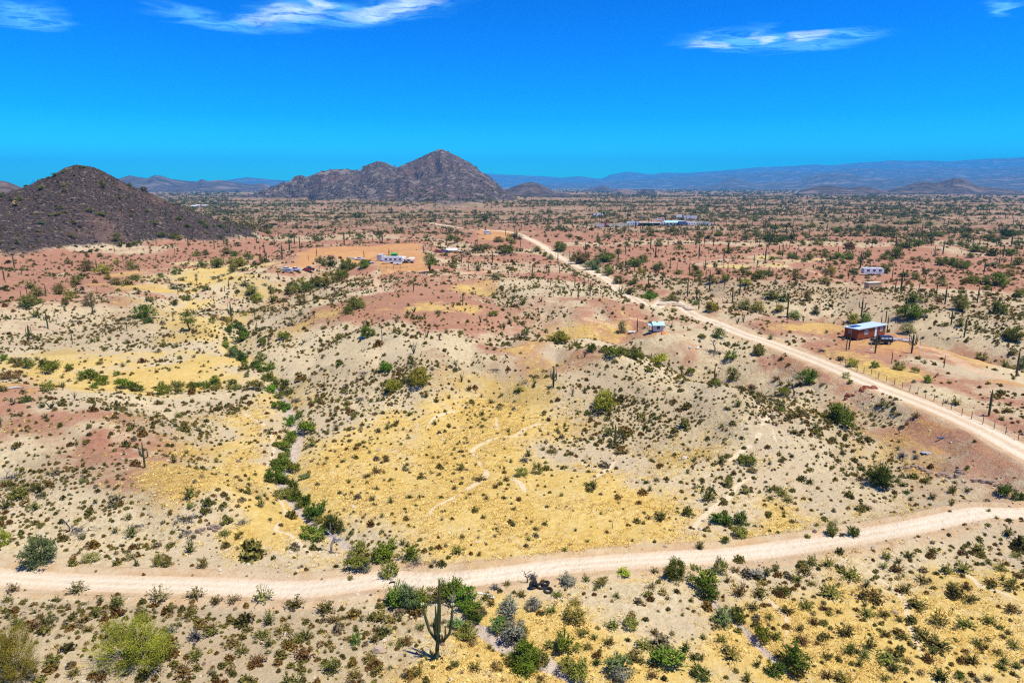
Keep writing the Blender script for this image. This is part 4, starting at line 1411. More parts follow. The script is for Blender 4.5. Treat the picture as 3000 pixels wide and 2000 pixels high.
TREES = {
    1: """700,900,100,75,y 590,880,100,80,o 520,975,90,75,o 400,1040,90,80,o 795,975,80,55,o 740,940,50,40,y 185,1125,120,80,o 250,1055,100,70,o 470,1070,90,60,y 445,1115,60,55,o
 605,1120,90,80,p 985,1205,130,95,b 1010,1240,70,40,d 1205,905,50,60,g 1100,925,60,35,g 1385,860,70,60,b 1490,855,80,70,g 1600,890,75,60,o 1705,800,70,55,g 1560,765,80,50,g
 1610,778,70,40,b 1640,850,110,70,y 1350,780,70,40,o 1415,770,50,40,g 470,832,50,35,o 685,783,45,30,g 595,780,30,40,o 800,830,50,35,y 900,870,90,60,o 925,940,90,40,g 1415,1015,50,35,g
 1190,1005,50,45,c 1730,1045,100,70,o 1770,1085,80,60,y 2075,1110,90,70,o 1800,825,45,50,o 2200,825,60,50,g 2280,850,80,80,d 2000,1040,110,60,o 2100,1022,110,70,g 2180,990,110,70,g
 2240,980,100,65,y 2330,950,90,70,g 1275,1080,70,35,g 1200,1115,50,40,d 1030,1090,60,40,o 1455,1235,50,35,g 1575,1235,50,45,y 1630,1275,80,45,d 1570,1295,70,40,d 1665,1320,80,50,d
 1680,1355,70,50,b 1640,1375,80,50,d 1550,1375,40,30,g 1600,1475,70,70,c 1660,1500,70,70,d 1810,1390,50,50,g 1950,1350,80,50,g 690,282,50,30,o 280,322,50,30,o 120,402,60,35,o 285,560,45,25,g
 505,555,45,25,o 490,652,50,30,o 610,470,60,26,o 690,500,60,30,o 1110,645,60,35,g 1190,655,60,35,g 1230,530,45,28,g 1290,580,45,28,g 1380,550,50,28,g 1415,580,50,30,g 1515,580,50,28,g
 800,645,50,30,o 920,705,60,30,o 790,675,60,30,o 960,690,40,26,g 1230,665,60,30,y 575,172,26,16,g 375,230,44,22,g 435,205,26,14,g 230,274,36,20,g 890,294,36,24,g 70,328,36,22,g 330,245,26,14,g 10,370,30,28,g
 410,455,40,22,o 390,500,50,24,o 440,335,40,24,o 1880,565,70,16,d 1845,620,60,22,g 1985,690,50,26,g 1870,700,40,24,g 2200,585,60,20,d 1960,510,30,16,d""",
    2: """175,1338,110,80,b 1505,1372,130,85,y 1870,1472,110,75,g 2020,1490,110,80,g 2195,1528,120,75,y 1725,1435,80,55,d 1510,740,110,62,g 1830,812,160,60,g 1640,830,120,80,o 1740,870,130,70,c
 1840,908,80,72,b 1910,968,90,60,d 2120,1078,100,50,b 2280,1100,110,50,o 1990,1040,90,50,d 2080,822,90,60,g 2190,865,80,50,g 2020,850,110,60,g 1070,938,100,50,p 1130,755,150,60,g 950,738,110,42,o
 750,666,80,40,b 800,680,60,38,g 90,1140,140,80,o 40,1180,90,60,g 155,862,90,60,b 40,882,110,90,g 20,925,70,50,g 1190,655,90,40,o 1085,682,80,40,o 1770,682,40,32,g 1835,652,60,32,o 2130,612,90,34,o
 2280,612,60,34,o 2330,732,60,40,b 2190,710,60,50,g 1935,1306,70,90,p 300,1568,80,58,b 1910,762,50,40,g 1620,700,40,30,g 90,500,40,24,d 120,512,50,24,d 410,610,50,30,d 300,615,34,24,g 2130,640,60,30,o
 1540,1070,0,0,o 1350,745,60,40,o 1000,720,90,30,o 1570,548,40,26,g 1960,545,50,24,o 1180,690,60,30,o 1400,780,40,30,b 1440,800,60,30,c""",
    3: """420,908,90,60,g 530,938,80,75,g 440,982,90,55,y 300,948,80,55,g 210,962,80,60,o 115,915,80,45,o 985,972,80,65,o 320,758,80,46,b 640,682,190,56,d 440,668,60,40,g 510,632,60,34,g 760,660,70,40,d
 875,797,70,50,g 985,782,70,45,g 1075,800,90,50,b 1150,798,90,46,g 1480,795,100,80,g 1395,802,70,45,g 1790,840,90,66,g 1860,840,90,60,g 1935,862,110,50,g 1610,938,70,50,g 1800,985,60,50,o 2180,982,160,90,g
 2010,966,110,60,o 2260,912,80,50,o 2320,838,90,62,g 2330,1060,90,70,g 1920,1150,110,110,o 2190,1170,110,85,g 1600,1100,90,65,g 1590,1206,170,95,b 860,1086,70,80,o 620,1072,100,60,g 695,1092,70,44,d
 205,1150,110,62,y 430,1152,100,82,o 525,1156,100,68,y 675,1160,80,48,y 775,1212,90,60,g 920,1182,60,55,d 1180,1242,90,70,y 1265,1242,90,75,g 2290,1360,140,90,g 1560,1312,100,80,p 1630,700,90,40,g
 1540,718,110,40,g 1850,702,70,38,g 1920,700,50,36,o 2040,748,120,44,g 2260,768,120,44,b 1420,612,90,48,o 1330,590,90,34,g 1230,585,80,30,g 2240,640,110,56,d 940,700,90,34,o 250,1345,90,80,g 140,1342,50,30,g
 530,1452,80,60,o 310,1398,40,32,g 755,790,80,44,g 1070,615,60,32,g 1580,560,80,34,g 1760,640,90,30,g 1960,645,80,34,g 2130,660,100,36,o 1490,560,70,34,o 890,580,60,30,o 640,590,70,32,g 420,585,70,30,o
 1900,560,60,36,o 340,600,60,30,o 250,640,70,34,g 1990,610,60,28,o 1700,570,60,36,g 1160,712,80,40,o 1090,1040,0,0,o 2100,1010,70,36,g 1990,790,60,40,g 2150,850,90,36,c 1640,810,60,36,o""",
    6: """525,96,80,66,o 340,130,90,60,g 350,270,80,90,g 870,292,140,112,b 1175,176,80,56,y 1330,180,60,45,g 1500,200,80,62,o 1605,215,50,40,g 1695,286,70,52,g 1095,578,200,150,b 455,862,100,88,g 315,1002,70,62,o
 710,356,100,42,g 1380,1008,170,140,d 1130,256,60,42,p 665,482,50,34,g 2070,130,80,50,o 2345,190,60,90,c 440,1052,50,45,o 40,1202,80,60,d 2220,1062,100,80,d 2320,1092,90,60,d 480,905,60,36,o 285,1260,150,76,d 410,1270,110,90,d
 405,1350,110,76,o 1040,1330,80,90,o 1180,1345,70,70,d 295,1385,70,36,d 1155,290,40,28,g""",
    5: """530,308,170,122,y 355,347,120,85,y 305,212,80,60,b 1810,485,170,150,y 85,530,50,36,o 820,890,50,56,o 1345,910,70,80,o 1245,930,80,60,o""",
    4: """20,132,50,46,g 110,175,90,66,o 185,182,90,66,g 300,168,80,44,d 330,212,140,62,g 470,200,60,44,g 580,262,120,58,b 690,300,90,68,b 640,322,60,40,g 850,325,110,66,b 930,345,120,70,d 320,342,100,60,o 165,420,80,48,d
 800,236,50,34,g 1120,368,100,60,g 1220,362,80,100,o 1325,342,60,75,g 1415,327,60,55,g 1475,282,60,44,b 1600,112,70,70,c 1665,137,70,60,d 1790,150,80,70,b 1840,205,90,60,b 1830,270,80,52,g 1755,332,100,70,o 1855,345,110,50,b
 1950,330,80,68,d 1985,365,70,44,d 1915,392,70,40,g 1910,466,80,60,b 1995,582,90,70,b 2055,532,60,54,g 2110,632,120,88,b 1985,700,80,72,b 1945,742,110,60,b 1930,888,140,76,g 1875,972,130,95,d 2025,900,90,66,g 1925,1080,100,64,o
 2010,1030,80,84,d 2040,1100,80,80,d 2105,1132,80,70,d 2170,1216,140,108,d 2290,1322,140,130,d 2150,1376,140,110,b 110,1092,110,84,o 1310,1152,50,42,o 255,1548,230,200,c 25,1400,80,110,y 620,1522,100,62,p 1085,1545,90,74,o 1140,1548,80,60,o
 1390,1562,60,76,o 1695,245,40,34,c 2090,950,70,40,c 1640,330,60,40,o 1690,340,50,36,o 1480,330,80,32,o 1580,330,60,30,o 60,260,110,60,w 20,345,60,44,o 610,600,40,30,o""",
    8: """285,565,180,125,b 115,560,150,110,o 100,642,150,100,g 325,692,130,112,o 470,566,120,90,g 360,880,150,140,g 450,900,160,160,c 540,905,150,110,g 760,840,170,130,g 850,870,150,110,b 900,940,120,80,g 865,1122,140,130,o 1150,960,150,120,s
 1080,1060,120,90,c 1190,1135,170,130,s 1250,1100,90,80,o 1265,1332,260,190,b 1180,1290,120,100,o 1370,1310,120,110,o 1540,1202,150,130,g 1560,1340,130,90,o 1640,1395,140,110,o 2250,1312,200,150,g 1910,1335,180,120,c 1930,1405,130,90,s 1600,992,160,110,w
 1325,912,110,80,s 2310,702,160,150,g 1945,672,100,44,y 100,1150,70,80,b 660,860,120,110,o 720,800,90,80,o 790,1040,110,70,c 170,650,70,60,s 60,700,40,28,o 2000,1035,110,70,o 1560,735,120,70,s 1790,745,90,60,o""",
    7: """910,1335,420,350,y 60,1440,330,380,y""",
    9: """145,755,170,130,b 180,830,150,100,d 265,662,90,105,o 275,1012,150,120,c 385,1005,90,60,d 560,1130,110,110,g 790,1320,200,165,d 130,1392,120,90,d 640,1372,130,110,d""",
}
SAGS = {
    1: """145,1060,52,0 188,1052,62,0 318,1052,80,1 640,1178,113,2 268,1205,75,0 330,1272,122,3 202,1350,102,4 500,1382,94,0 875,1293,71,0 1595,1228,133,4 1757,1212,92,2 1955,1145,60,0 1690,948,58,1 1577,1005,70,1 1918,932,67,0 2045,885,40,0
 1825,780,58,1 2182,778,60,0 2124,805,33,0 2145,930,40,0 2200,868,43,0 2247,875,43,0 2232,830,50,0 1548,1022,47,0 1227,1040,55,1 1357,968,68,3 850,820,58,0 960,885,47,0 668,1015,30,0 1063,1005,22,0 1340,980,25,0 1300,830,35,0 2170,690,50,2
 1998,1055,45,1 2098,1048,58,0 150,900,55,2 1568,715,45,0 1497,685,50,0 1403,690,40,0 1378,685,30,0 1297,650,50,0 1332,650,50,0 1178,725,35,0 1205,755,40,0 790,750,40,0 875,705,40,0 650,655,40,0 1027,715,35,0 997,585,45,2 1147,500,75,1
 1238,520,50,1 737,530,30,0 818,545,30,0 137,660,40,0 85,715,25,0 1660,610,50,0 1640,635,35,0 1583,600,55,0 1555,580,50,0 2168,1205,35,0 473,185,20,0 516,190,28,0 1315,140,0,0 1070,430,24,0 1790,745,35,0 1500,490,30,1""",
    2: """157,800,65,0 329,795,73,0 497,1018,76,0 837,1115,90,1 1003,1252,77,0 281,1360,90,0 619,738,70,0 565,755,65,0 875,882,62,0 768,825,45,0 606,885,55,2 1233,720,60,0 1492,808,58,0 1573,795,63,0 1414,880,58,0 1438,845,45,0 1502,895,57,0
 1131,635,50,0 1193,610,40,2 1104,565,35,0 1240,595,50,0 767,555,40,2 606,520,50,2 285,668,46,1 784,628,38,0 855,558,23,0 870,560,22,0 885,558,23,0 1412,600,45,2 1023,572,32,0 925,730,65,3 938,700,48,0 1631,1070,95,1 1712,1055,100,1
 1608,992,77,0 1956,770,65,1 2019,720,65,2 2250,710,50,1 2310,900,80,0 2212,965,90,1 2114,985,95,0 2130,930,50,1 2019,885,85,0 1975,615,70,0 1680,605,35,0 2347,645,40,2 2038,1298,93,0 1695,575,35,2 1635,825,60,0 1987,740,50,0 1890,585,40,1
 255,540,25,0 155,505,27,0 33,545,25,0 1165,545,45,0 1200,555,50,0 1495,575,70,2 1505,550,45,0 1523,545,40,0 680,500,30,0 530,500,28,0 1150,500,40,0 470,470,22,0 755,470,24,0 1265,590,30,1 1390,690,30,0 1475,770,26,0 400,680,30,1""",
    3: """95,690,50,2 113,695,75,2 147,705,65,0 210,712,67,0 530,700,50,0 595,685,125,2 687,780,90,1 713,720,35,2 737,720,75,0 762,640,60,1 722,635,30,0 793,755,50,2 282,810,85,1 45,910,90,2 155,865,70,2 310,890,60,1 160,930,65,0 184,1020,150,0
 82,950,60,0 32,1055,125,0 284,1010,80,0 340,1100,110,2 392,1045,105,0 95,1080,100,4 110,1145,105,0 591,912,70,0 640,965,83,0 511,868,58,0 719,1195,150,0 647,1120,55,0 1140,935,85,3 1122,1065,85,0 1441,940,85,0 1462,1020,85,0 1502,1015,153,1
 1654,905,65,4 1670,955,65,0 1625,1022,67,0 1748,1040,90,0 1806,1108,128,1 2027,1100,120,1 2072,905,100,1 1735,768,63,2 1070,768,63,0 1170,755,60,2 1241,800,62,0 1193,650,45,2 1210,620,40,0 1720,670,60,0 2043,700,60,1 2093,745,65,0
 2130,780,35,1 2258,845,70,0 2300,765,50,0 1920,755,45,0 1230,1190,130,3 1530,1190,130,2 1848,1250,110,3 1938,1335,145,1 1365,1265,85,0 1398,1230,85,0 1407,1305,120,0 1125,1432,97,0 1145,1418,123,0 1325,1445,155,3 1575,1445,145,6 1438,1515,85,0
 1798,1545,85,0 2160,700,65,2 1010,615,40,0 2170,705,65,1 1155,610,40,0 1180,595,30,0 1615,625,55,0 1550,610,40,0 1470,700,30,0 2185,770,45,0 990,510,30,0 1330,550,30,0 1800,560,36,0 1705,600,40,1 540,560,30,0 860,540,28,0 1040,490,22,0
 2120,1040,60,1 1220,600,40,0 2230,600,40,0 310,690,34,0 1545,580,50,2 2280,540,30,0 430,540,28,0 1820,500,26,0 1560,480,24,0 1310,560,26,0 1160,640,40,0 1905,680,36,0 1365,700,30,0 300,540,30,1 1945,1090,70,0""",
    4: """998,868,178,3 8,590,100,1""",
    5: """1460,318,148,4 1885,735,165,2 1685,595,55,0 2228,395,67,1 1867,1285,40,0""",
    6: """215,288,133,0 2108,512,182,1 2297,240,178,0""",
}
for k, s in TREES.items():
    for a in parse(s):
        x, y, wd, hg = map(float, a[:4])
        if wd < 1:
            continue
        (px, py), = tp(k, [(x, y)])
        plant_tree(px, py, wd * TS, hg * TS, a[4], big=(k == 7))
(px, py), = tp(1, [(1300, 1293)])
plant_tree(px, py, 92 * TS, 125 * TS, 'b', stem=True)
(px, py), = tp(2, [(606, 888)])
plant_tree(px, py, 100 * TS, 130 * TS, 'g', stem=True)
(px, py), = tp(1, [(1492, 860)])
plant_tree(px, py, 80 * TS, 70 * TS, 'o', stem=True)
for k, s in SAGS.items():
    for a in parse(s):
        x, y, hg, n = float(a[0]), float(a[1]), float(a[2]), int(a[3])
        if hg < 1:
            continue
        (px, py), = tp(k, [(x, y)])
        plant_saguaro(px, py, hg * TS, n)

# the big saguaro by the lower road, limb by limb
(px, py), = tp(8, [(655, 1248)])
p, hh, wd, zc_ = metres(px, py, 563 * TS, 10)
hero = link('saguaro', None)
put(hero, p, (hh, hh, hh), 0.0)
U = 1 / 563.0


def hp(lst, depth=0.0):
    return [((x - 655) * U, depth * (i / max(1, len(lst) - 1)), (1245 - y) * U) for i, (x, y) in enumerate(lst)]


HERO = [('trunk', [(655, 1262), (662, 1160), (672, 1090), (680, 900), (685, 690)], 0.023, 0.0),
        ('arm', [(664, 1120), (640, 1085), (615, 1040), (600, 980), (588, 930), (578, 868)], 0.0160, 0.02),
        ('arm', [(676, 1122), (712, 1098), (740, 1058), (752, 1000), (758, 930), (763, 855)], 0.0160, -0.02),
        ('arm', [(668, 1080), (655, 1050), (660, 985), (665, 920), (664, 835)], 0.0145, -0.09),
        ('arm', [(676, 1110), (694, 1094), (700, 1060), (697, 1025)], 0.0135, -0.10),
        ('arm', [(678, 1118), (706, 1110), (717, 1070), (717, 985)], 0.0135, -0.05),
        ('arm', [(664, 1105), (648, 1078), (640, 1030), (642, 990)], 0.0135, 0.09),
        ('arm', [(652, 1218), (632, 1205), (622, 1185), (620, 1160)], 0.0150, -0.03)]
for nm, pts, r, dp in HERO:
    o = link(nm, cactus_mesh('saguaro_' + nm, [(hp(pts, dp), r)], 18), hero)
    e = np.array(hp(pts, dp)[-1])
    if pts[-1][1] < 1100:
        rng = np.random.default_rng(int(pts[-1][1]))
        bl = []
        for i in range(6):
            a = i * 1.05
            q = e + np.array([math.cos(a) * r * 0.75, math.sin(a) * r * 0.75, -0.004])
            bl.append(([q, q + np.array([math.cos(a) * 0.004, math.sin(a) * 0.004, 0.010]), q + np.array([math.cos(a) * 0.005, math.sin(a) * 0.005, 0.016])], [0.005, 0.006, 0.003]))
        link('flower_buds', tubes_mesh('flower_buds', bl, M_BUD, 6), o)
tag(hero, 'largest saguaro, many long raised arms tipped with pale buds, below the lower road', 'cactus', 'saguaros across the desert')

# ocotillos, dead trees, brush piles
OCOS = {1: "2290,1105,45 2330,1095,35 2260,1255,50", 2: "1668,990,60 1585,1050,50 958,1235,60 1120,1285,60 590,1335,60 675,1355,50 498,1450,90 1675,1475,60 2268,1280,55 1440,980,40 155,1255,45 1810,1010,40",
        3: "375,1245,55 415,1230,60 830,1230,50", 4: "515,395,55 435,335,50", 5: "1945,705,100 830,280,70 1595,365,65 790,180,60"}
for k, s in OCOS.items():
    for a in parse(s):
        (px, py), = tp(k, [(float(a[0]), float(a[1]))])
        p, h, wd, zc_ = metres(px, py, float(a[2]) * TS, 10)
        r = put(link('ocotillo', OCO[len(PLANTED) % 4]), p, (h * 0.85, h * 0.85, h))
        r.color = (0.055, 0.06, 0.035, 1)
        PLANTED.append((r, 'ocotillo', 'spindly', 'dark', px, py))
PILES = {4: "60,960,170,90 530,1330,220,90 930,1298,180,60 1250,1260,190,90 1660,1270,120,80 1290,1345,200,70 2035,430,110,90", 5: "155,232,110,55 1050,215,100,40 1270,292,150,40 135,410,130,45 650,1530,110,45 500,1550,160,75",
         6: "600,410,110,40 220,95,140,60 1390,590,70,34 330,460,0,0", 1: "1080,1445,80,55 490,1235,80,36 830,1222,110,44", 9: "1610,1000,0,0", 8: "1420,1250,0,0 330,925,80,40"}
for k, s in PILES.items():
    for a in parse(s):
        if float(a[2]) < 1:
            continue
        (px, py), = tp(k, [(float(a[0]), float(a[1]))])
        p, h, wd, zc_ = metres(px, py, float(a[3]) * TS, float(a[2]) * TS)
        h = max(h - 0.2 * wd, 0.5 * h)
        r = put(link('brush_pile', BRUSH[len(PLANTED) % 4]), (p[0], p[1] + wd * 0.2, look(GZ, p[0], p[1] + wd * 0.2)), (wd, wd, h * 1.6))
        r.color = (0.085, 0.085, 0.088, 1)
        PLANTED.append((r, 'pile', 'wide' if wd > 4 else 'small', 'grey', px, py))
DEADS = {4: "2280,1455,200,w 480,1305,100,s 1320,1250,90,w 45,945,70,w", 6: "220,70,100,s 765,375,110,d 1490,640,66,s", 5: "1485,620,0,s 25,1085,60,s", 1: "2315,930,0,s", 8: "1280,720,100,s"}
for k, s in DEADS.items():
    for a in parse(s):
        if float(a[2]) < 1:
            continue
        (px, py), = tp(k, [(float(a[0]), float(a[1]))])
        p, h, wd, zc_ = metres(px, py, float(a[2]) * TS, 10)
        tk, br = dead_tree_lists(int(px), 0.2 if a[3] == 'w' else -0.1)
        r = put(link('dead_tree', None), p, (h * 1.05,) * 3, 0.0)
        c = {'w': (0.42, 0.40, 0.38, 1), 's': (0.13, 0.12, 0.11, 1), 'd': (0.06, 0.055, 0.05, 1)}[a[3]]
        o1 = link('trunk', tubes_mesh('dead_trunk', tk, M_TWIG, 6), r)
        o2 = link('branches', tubes_mesh('dead_branches', br, M_TWIG, 4), r)
        o1.color = o2.color = c
        PLANTED.append((r, 'dead', 'leafless', {'w': 'bleached white', 's': 'grey', 'd': 'dark'}[a[3]], px, py))

# creosote bushes below and along the lower road
CREOS = {7: """80,782,100,90,p 520,795,150,115,p 1085,855,150,135,p 1330,832,150,92,p 1800,850,150,140,p 2025,905,140,115,o 2240,935,150,115,o 1600,862,110,70,p 800,875,130,90,o 40,855,80,60,o 1480,870,100,80,o 1440,1060,120,80,w 1290,960,110,80,o
 1700,990,100,80,w 1945,1080,150,80,w 1800,1100,130,70,o 2100,1120,120,110,o 1450,1090,120,90,o 560,1000,120,70,w 600,1060,90,60,w 740,1030,90,60,w 220,1040,120,70,w 1250,1360,160,90,w 1100,1270,130,90,o 1340,1230,110,60,o 1180,1200,130,80,p
 2080,1250,180,90,w 1760,1290,140,80,w 2260,1330,150,90,o 1660,1210,110,70,o 350,1300,130,110,o 500,1370,100,80,w 690,1395,120,70,w 330,1240,60,40,w 990,1000,110,80,o 1600,1160,140,60,w 1340,1130,120,120,s 2300,1000,110,80,w 2130,940,0,0,w
 1170,1070,110,60,s 1700,1060,90,60,o 900,560,90,60,p 790,380,70,60,p 1165,480,60,40,o 1640,420,70,60,o 1540,400,90,50,o""",
         8: """1320,700,70,70,s 270,985,150,90,w 340,1000,100,60,w 500,960,160,80,w 190,1260,110,70,w 440,1150,110,80,w 230,1130,100,80,o 530,1360,100,90,w 250,1340,100,60,w 90,1380,120,80,w 920,1330,100,90,w 780,1300,90,60,o 1060,1320,110,70,w 1440,930,110,50,o
 1610,870,90,40,w 1490,820,90,50,o 1870,1040,120,80,o 1660,1090,110,60,o 1840,1150,110,70,w 2090,1180,150,80,o 2180,1260,110,70,o 1900,830,70,60,p 1240,820,90,60,o 2160,1080,80,50,w 1430,1170,90,60,o 1700,1180,80,60,w 2110,820,90,60,o 2140,760,90,50,p
 1030,880,80,60,w 1000,840,90,60,o 2020,1270,130,90,o 1760,1290,80,60,d 2140,1380,100,60,w 1380,1400,90,50,w 890,1160,60,50,w 1690,710,70,50,o 1140,740,70,50,o 1060,770,80,50,s 2030,690,0,0,o 2160,650,80,50,p""",
         9: """1030,405,80,100,o 1185,402,80,80,o 1100,402,50,40,d 400,405,90,80,o 905,605,100,90,o 1010,612,90,80,o 850,662,120,90,w 790,722,100,80,o 890,742,80,50,w 1165,704,170,84,o 1030,815,190,76,o 1310,845,200,100,w 1540,795,110,88,o 1660,722,110,70,o 1490,655,120,70,w
 1390,625,70,60,p 1410,562,80,70,o 1565,552,90,70,o 1730,525,90,70,o 1840,658,120,76,o 1945,650,130,96,o 1875,768,110,70,o 1965,764,90,60,w 2000,855,120,70,o 2125,735,100,60,w 2270,764,130,70,o 2280,924,120,80,w 2115,592,70,40,o 2300,545,90,40,o 2040,515,120,86,o
 2250,405,80,86,o 860,904,120,80,o 725,934,130,58,o 690,802,140,78,d 540,825,120,100,o 400,815,110,120,w 490,914,110,80,o 980,915,90,50,w 910,1015,90,80,w 810,1055,80,66,o 1130,1095,130,118,o 1280,955,120,80,o 1390,964,90,80,w 1500,992,70,60,o 1640,905,180,86,o
 1770,1015,130,130,w 1620,1064,90,66,w 1410,1094,90,60,o 1520,1114,110,70,o 1290,1175,100,108,w 1160,1214,110,100,o 1440,1205,80,50,w 1770,1185,230,104,o 1950,1034,150,86,o 2120,1004,120,78,o 2190,1040,60,40,d 2040,1154,90,66,o 2250,1075,70,40,o 1010,1254,90,88,w
 835,1144,130,70,w 340,1244,150,96,w 270,1134,80,78,o 655,1114,100,80,o 520,1304,70,88,o 450,1404,80,96,o 1100,1408,140,80,o 1000,1384,90,88,w 1430,1284,220,66,o 1400,1398,80,56,o 1790,1398,140,110,d 1920,1384,100,56,d 2000,1284,110,106,o 2210,1324,110,56,o
 2310,1314,80,76,o 2110,1394,80,48,o 500,690,160,76,s 370,650,80,60,p 310,720,60,60,w 560,740,80,50,w 600,980,80,60,o 145,1110,60,50,o 80,1250,80,60,d 20,1200,90,90,d 930,1150,60,50,w 1080,930,70,40,w 300,330,90,60,o 2050,420,0,0,o 2200,640,100,50,o 2330,690,80,50,w
 2290,1170,110,70,o 2180,1220,90,50,w 1560,1280,90,50,w 1870,1230,0,0,o 660,1240,70,50,w 1870,90,60,60,d 1970,95,60,40,o 2110,230,40,30,o 1690,20,60,50,o 1340,120,0,0,o 730,165,90,50,o 610,150,70,40,o""",
         6: """690,1060,130,66,o 650,1030,90,50,o 1000,320,0,0,o 1490,510,60,40,w 1610,530,60,70,w 680,300,60,50,o 880,980,80,50,d 960,1080,0,0,o 640,575,70,36,w 770,640,90,50,o 1240,890,70,50,d 1520,800,80,50,s 1610,810,60,50,s 1680,980,70,50,o 1520,1000,60,50,d 1550,1050,60,40,d
 1860,1050,70,70,o 930,640,80,36,o 1200,650,60,40,o 310,470,60,36,o 430,130,0,0,o 480,330,80,60,w 650,270,70,50,w 960,70,60,36,s 1100,130,80,40,d 1890,440,80,80,w 2250,490,90,60,w 1840,290,50,30,o""",
         5: """120,720,60,40,w 170,940,70,46,o 240,910,80,70,w 310,830,60,60,w 780,1020,60,46,o 470,1080,60,34,d 540,1080,40,40,w 1000,1090,50,50,w 950,960,110,50,w 1120,1085,60,30,o 1190,1160,50,36,o 980,1220,50,40,o 1290,1370,50,36,o 1540,1445,50,46,o 800,1460,130,60,o 950,1475,50,50,w
 1140,960,70,50,w 1450,770,90,50,o 1710,1000,90,46,d 1060,1010,60,46,w 2100,980,60,40,d 2130,1030,40,50,d 1390,750,50,40,o 1260,830,80,50,s 1700,510,60,50,g 1930,770,120,70,w 1230,350,80,60,y 880,340,60,50,w"""}
for k, s in CREOS.items():
    for a in parse(s):
        if float(a[2]) < 1:
            continue
        (px, py), = tp(k, [(float(a[0]), float(a[1]))])
        plant_creosote(px, py, float(a[2]) * TS, float(a[3]) * TS, a[4])

# the green line along the washes
LINES = [(tp(4, [(1600, 60), (1700, 160), (1850, 240), (1930, 380), (1985, 540), (2010, 640), (1980, 760), (1915, 920), (1960, 1040), (2060, 1130), (2180, 1240), (2290, 1340)]), 46, 5, 'gdbgo'),
         ([(0, 826), (60, 838), (110, 846), (200, 864), (300, 884), (380, 890), (470, 886), (560, 882)], 16, 5, 'gdgo'),
         ([(520, 800), (530, 760), (545, 735), (590, 690), (660, 662), (740, 640), (810, 618), (850, 604)], 26, 6, 'gdoy'),
         ([(1120, 715), (1200, 765), (1330, 803), (1460, 820), (1560, 846), (1660, 885)], 14, 5, 'odg'),
         ([(1280, 575), (1340, 605), (1420, 640), (1470, 668), (1530, 690), (1600, 702), (1700, 712)], 16, 9, 'gbdgo'),
         ([(1600, 546), (1700, 552), (1800, 550)], 9, 4, 'gd'), ([(1750, 595), (1850, 599), (2000, 597)], 9, 4, 'gd'), ([(2000, 541), (2200, 548), (2352, 556)], 12, 4, 'god'),
         ([(2010, 592), (2200, 606), (2352, 618)], 9, 5, 'go'), (tp(8, [(330, 860), (560, 890), (760, 880), (960, 960), (1130, 1080), (1250, 1230), (1450, 1330)]), 22, 9, 'ogsd')]
print('trees', sum(q[1] == 'tree' for q in PLANTED), 'shrubs', sum(q[1] == 'shrub' for q in PLANTED), 'creosote', sum(q[1] == 'creosote' for q in PLANTED), 'saguaros', sum(q[1] == 'saguaro' for q in PLANTED))
for pts, n, sp, cl in LINES:
    L = dens(np.array(pts), 3)
    for i in range(n):
        q = L[NP.randrange(len(L))]
        hgt = NP.uniform(9, 19) * (0.55 + 0.6 * (q[1] - 560) / 700)
        plant_tree(q[0] + NP.gauss(0, sp), q[1] + NP.gauss(0, sp * 0.5), hgt * NP.uniform(1.2, 1.9), hgt, NP.choice(cl))

print('trees', sum(q[1] == 'tree' for q in PLANTED), 'shrubs', sum(q[1] == 'shrub' for q in PLANTED))


# ------------------------------------------------------------------ low scrub over the whole desert
def scatter(name, pts, scl, rz, pick, sources, label):
    """one object: a point for each plant, plants set on the points"""
    me = new_mesh(name, pts, faces=[])
    for an, arr in (('size', scl), ('turn', np.stack([rz * 0, rz * 0, rz], -1))):
        a = me.attributes.new(an, 'FLOAT_VECTOR', 'POINT')
        a.data.foreach_set('vector', np.asarray(arr, np.float32).ravel())
    a = me.attributes.new('pick', 'INT', 'POINT')
    a.data.foreach_set('value', np.asarray(pick, np.int32))
    o = link(name, me)
    ng = bpy.data.node_groups.new(name, 'GeometryNodeTree')
    ng.interface.new_socket('Geometry', in_out='INPUT', socket_type='NodeSocketGeometry')
    ng.interface.new_socket('Geometry', in_out='OUTPUT', socket_type='NodeSocketGeometry')
    gi, go = ng.nodes.new('NodeGroupInput'), ng.nodes.new('NodeGroupOutput')
    join = ng.nodes.new('GeometryNodeJoinGeometry')

    def named(nm, typ):
        q = ng.nodes.new('GeometryNodeInputNamedAttribute')
        q.data_type = typ
        q.inputs[0].default_value = nm
        return q.outputs[0]
    sz, tn, pk = named('size', 'FLOAT_VECTOR'), named('turn', 'FLOAT_VECTOR'), named('pick', 'INT')
    for i, src in enumerate(sources):
        inf = ng.nodes.new('GeometryNodeObjectInfo')
        inf.transform_space = 'ORIGINAL'
        inf.inputs['Object'].default_value = src
        inf.inputs['As Instance'].default_value = True
        cmp_ = ng.nodes.new('FunctionNodeCompare')
        cmp_.data_type = 'INT'
        cmp_.operation = 'EQUAL'
        ng.links.new(pk, cmp_.inputs[2])
        cmp_.inputs[3].default_value = i
        iop = ng.nodes.new('GeometryNodeInstanceOnPoints')
        ng.links.new(gi.outputs[0], iop.inputs['Points'])
        ng.links.new(cmp_.outputs[0], iop.inputs['Selection'])
        ng.links.new(inf.outputs['Geometry'], iop.inputs['Instance'])
        ng.links.new(tn, iop.inputs['Rotation'])
        ng.links.new(sz, iop.inputs['Scale'])
        ng.links.new(iop.outputs[0], join.inputs[0])
    ng.links.new(join.outputs[0], go.inputs[0])
    md = o.modifiers.new('plants', 'NODES')
    md.node_group = ng
    return tag(o, label, kind='stuff')


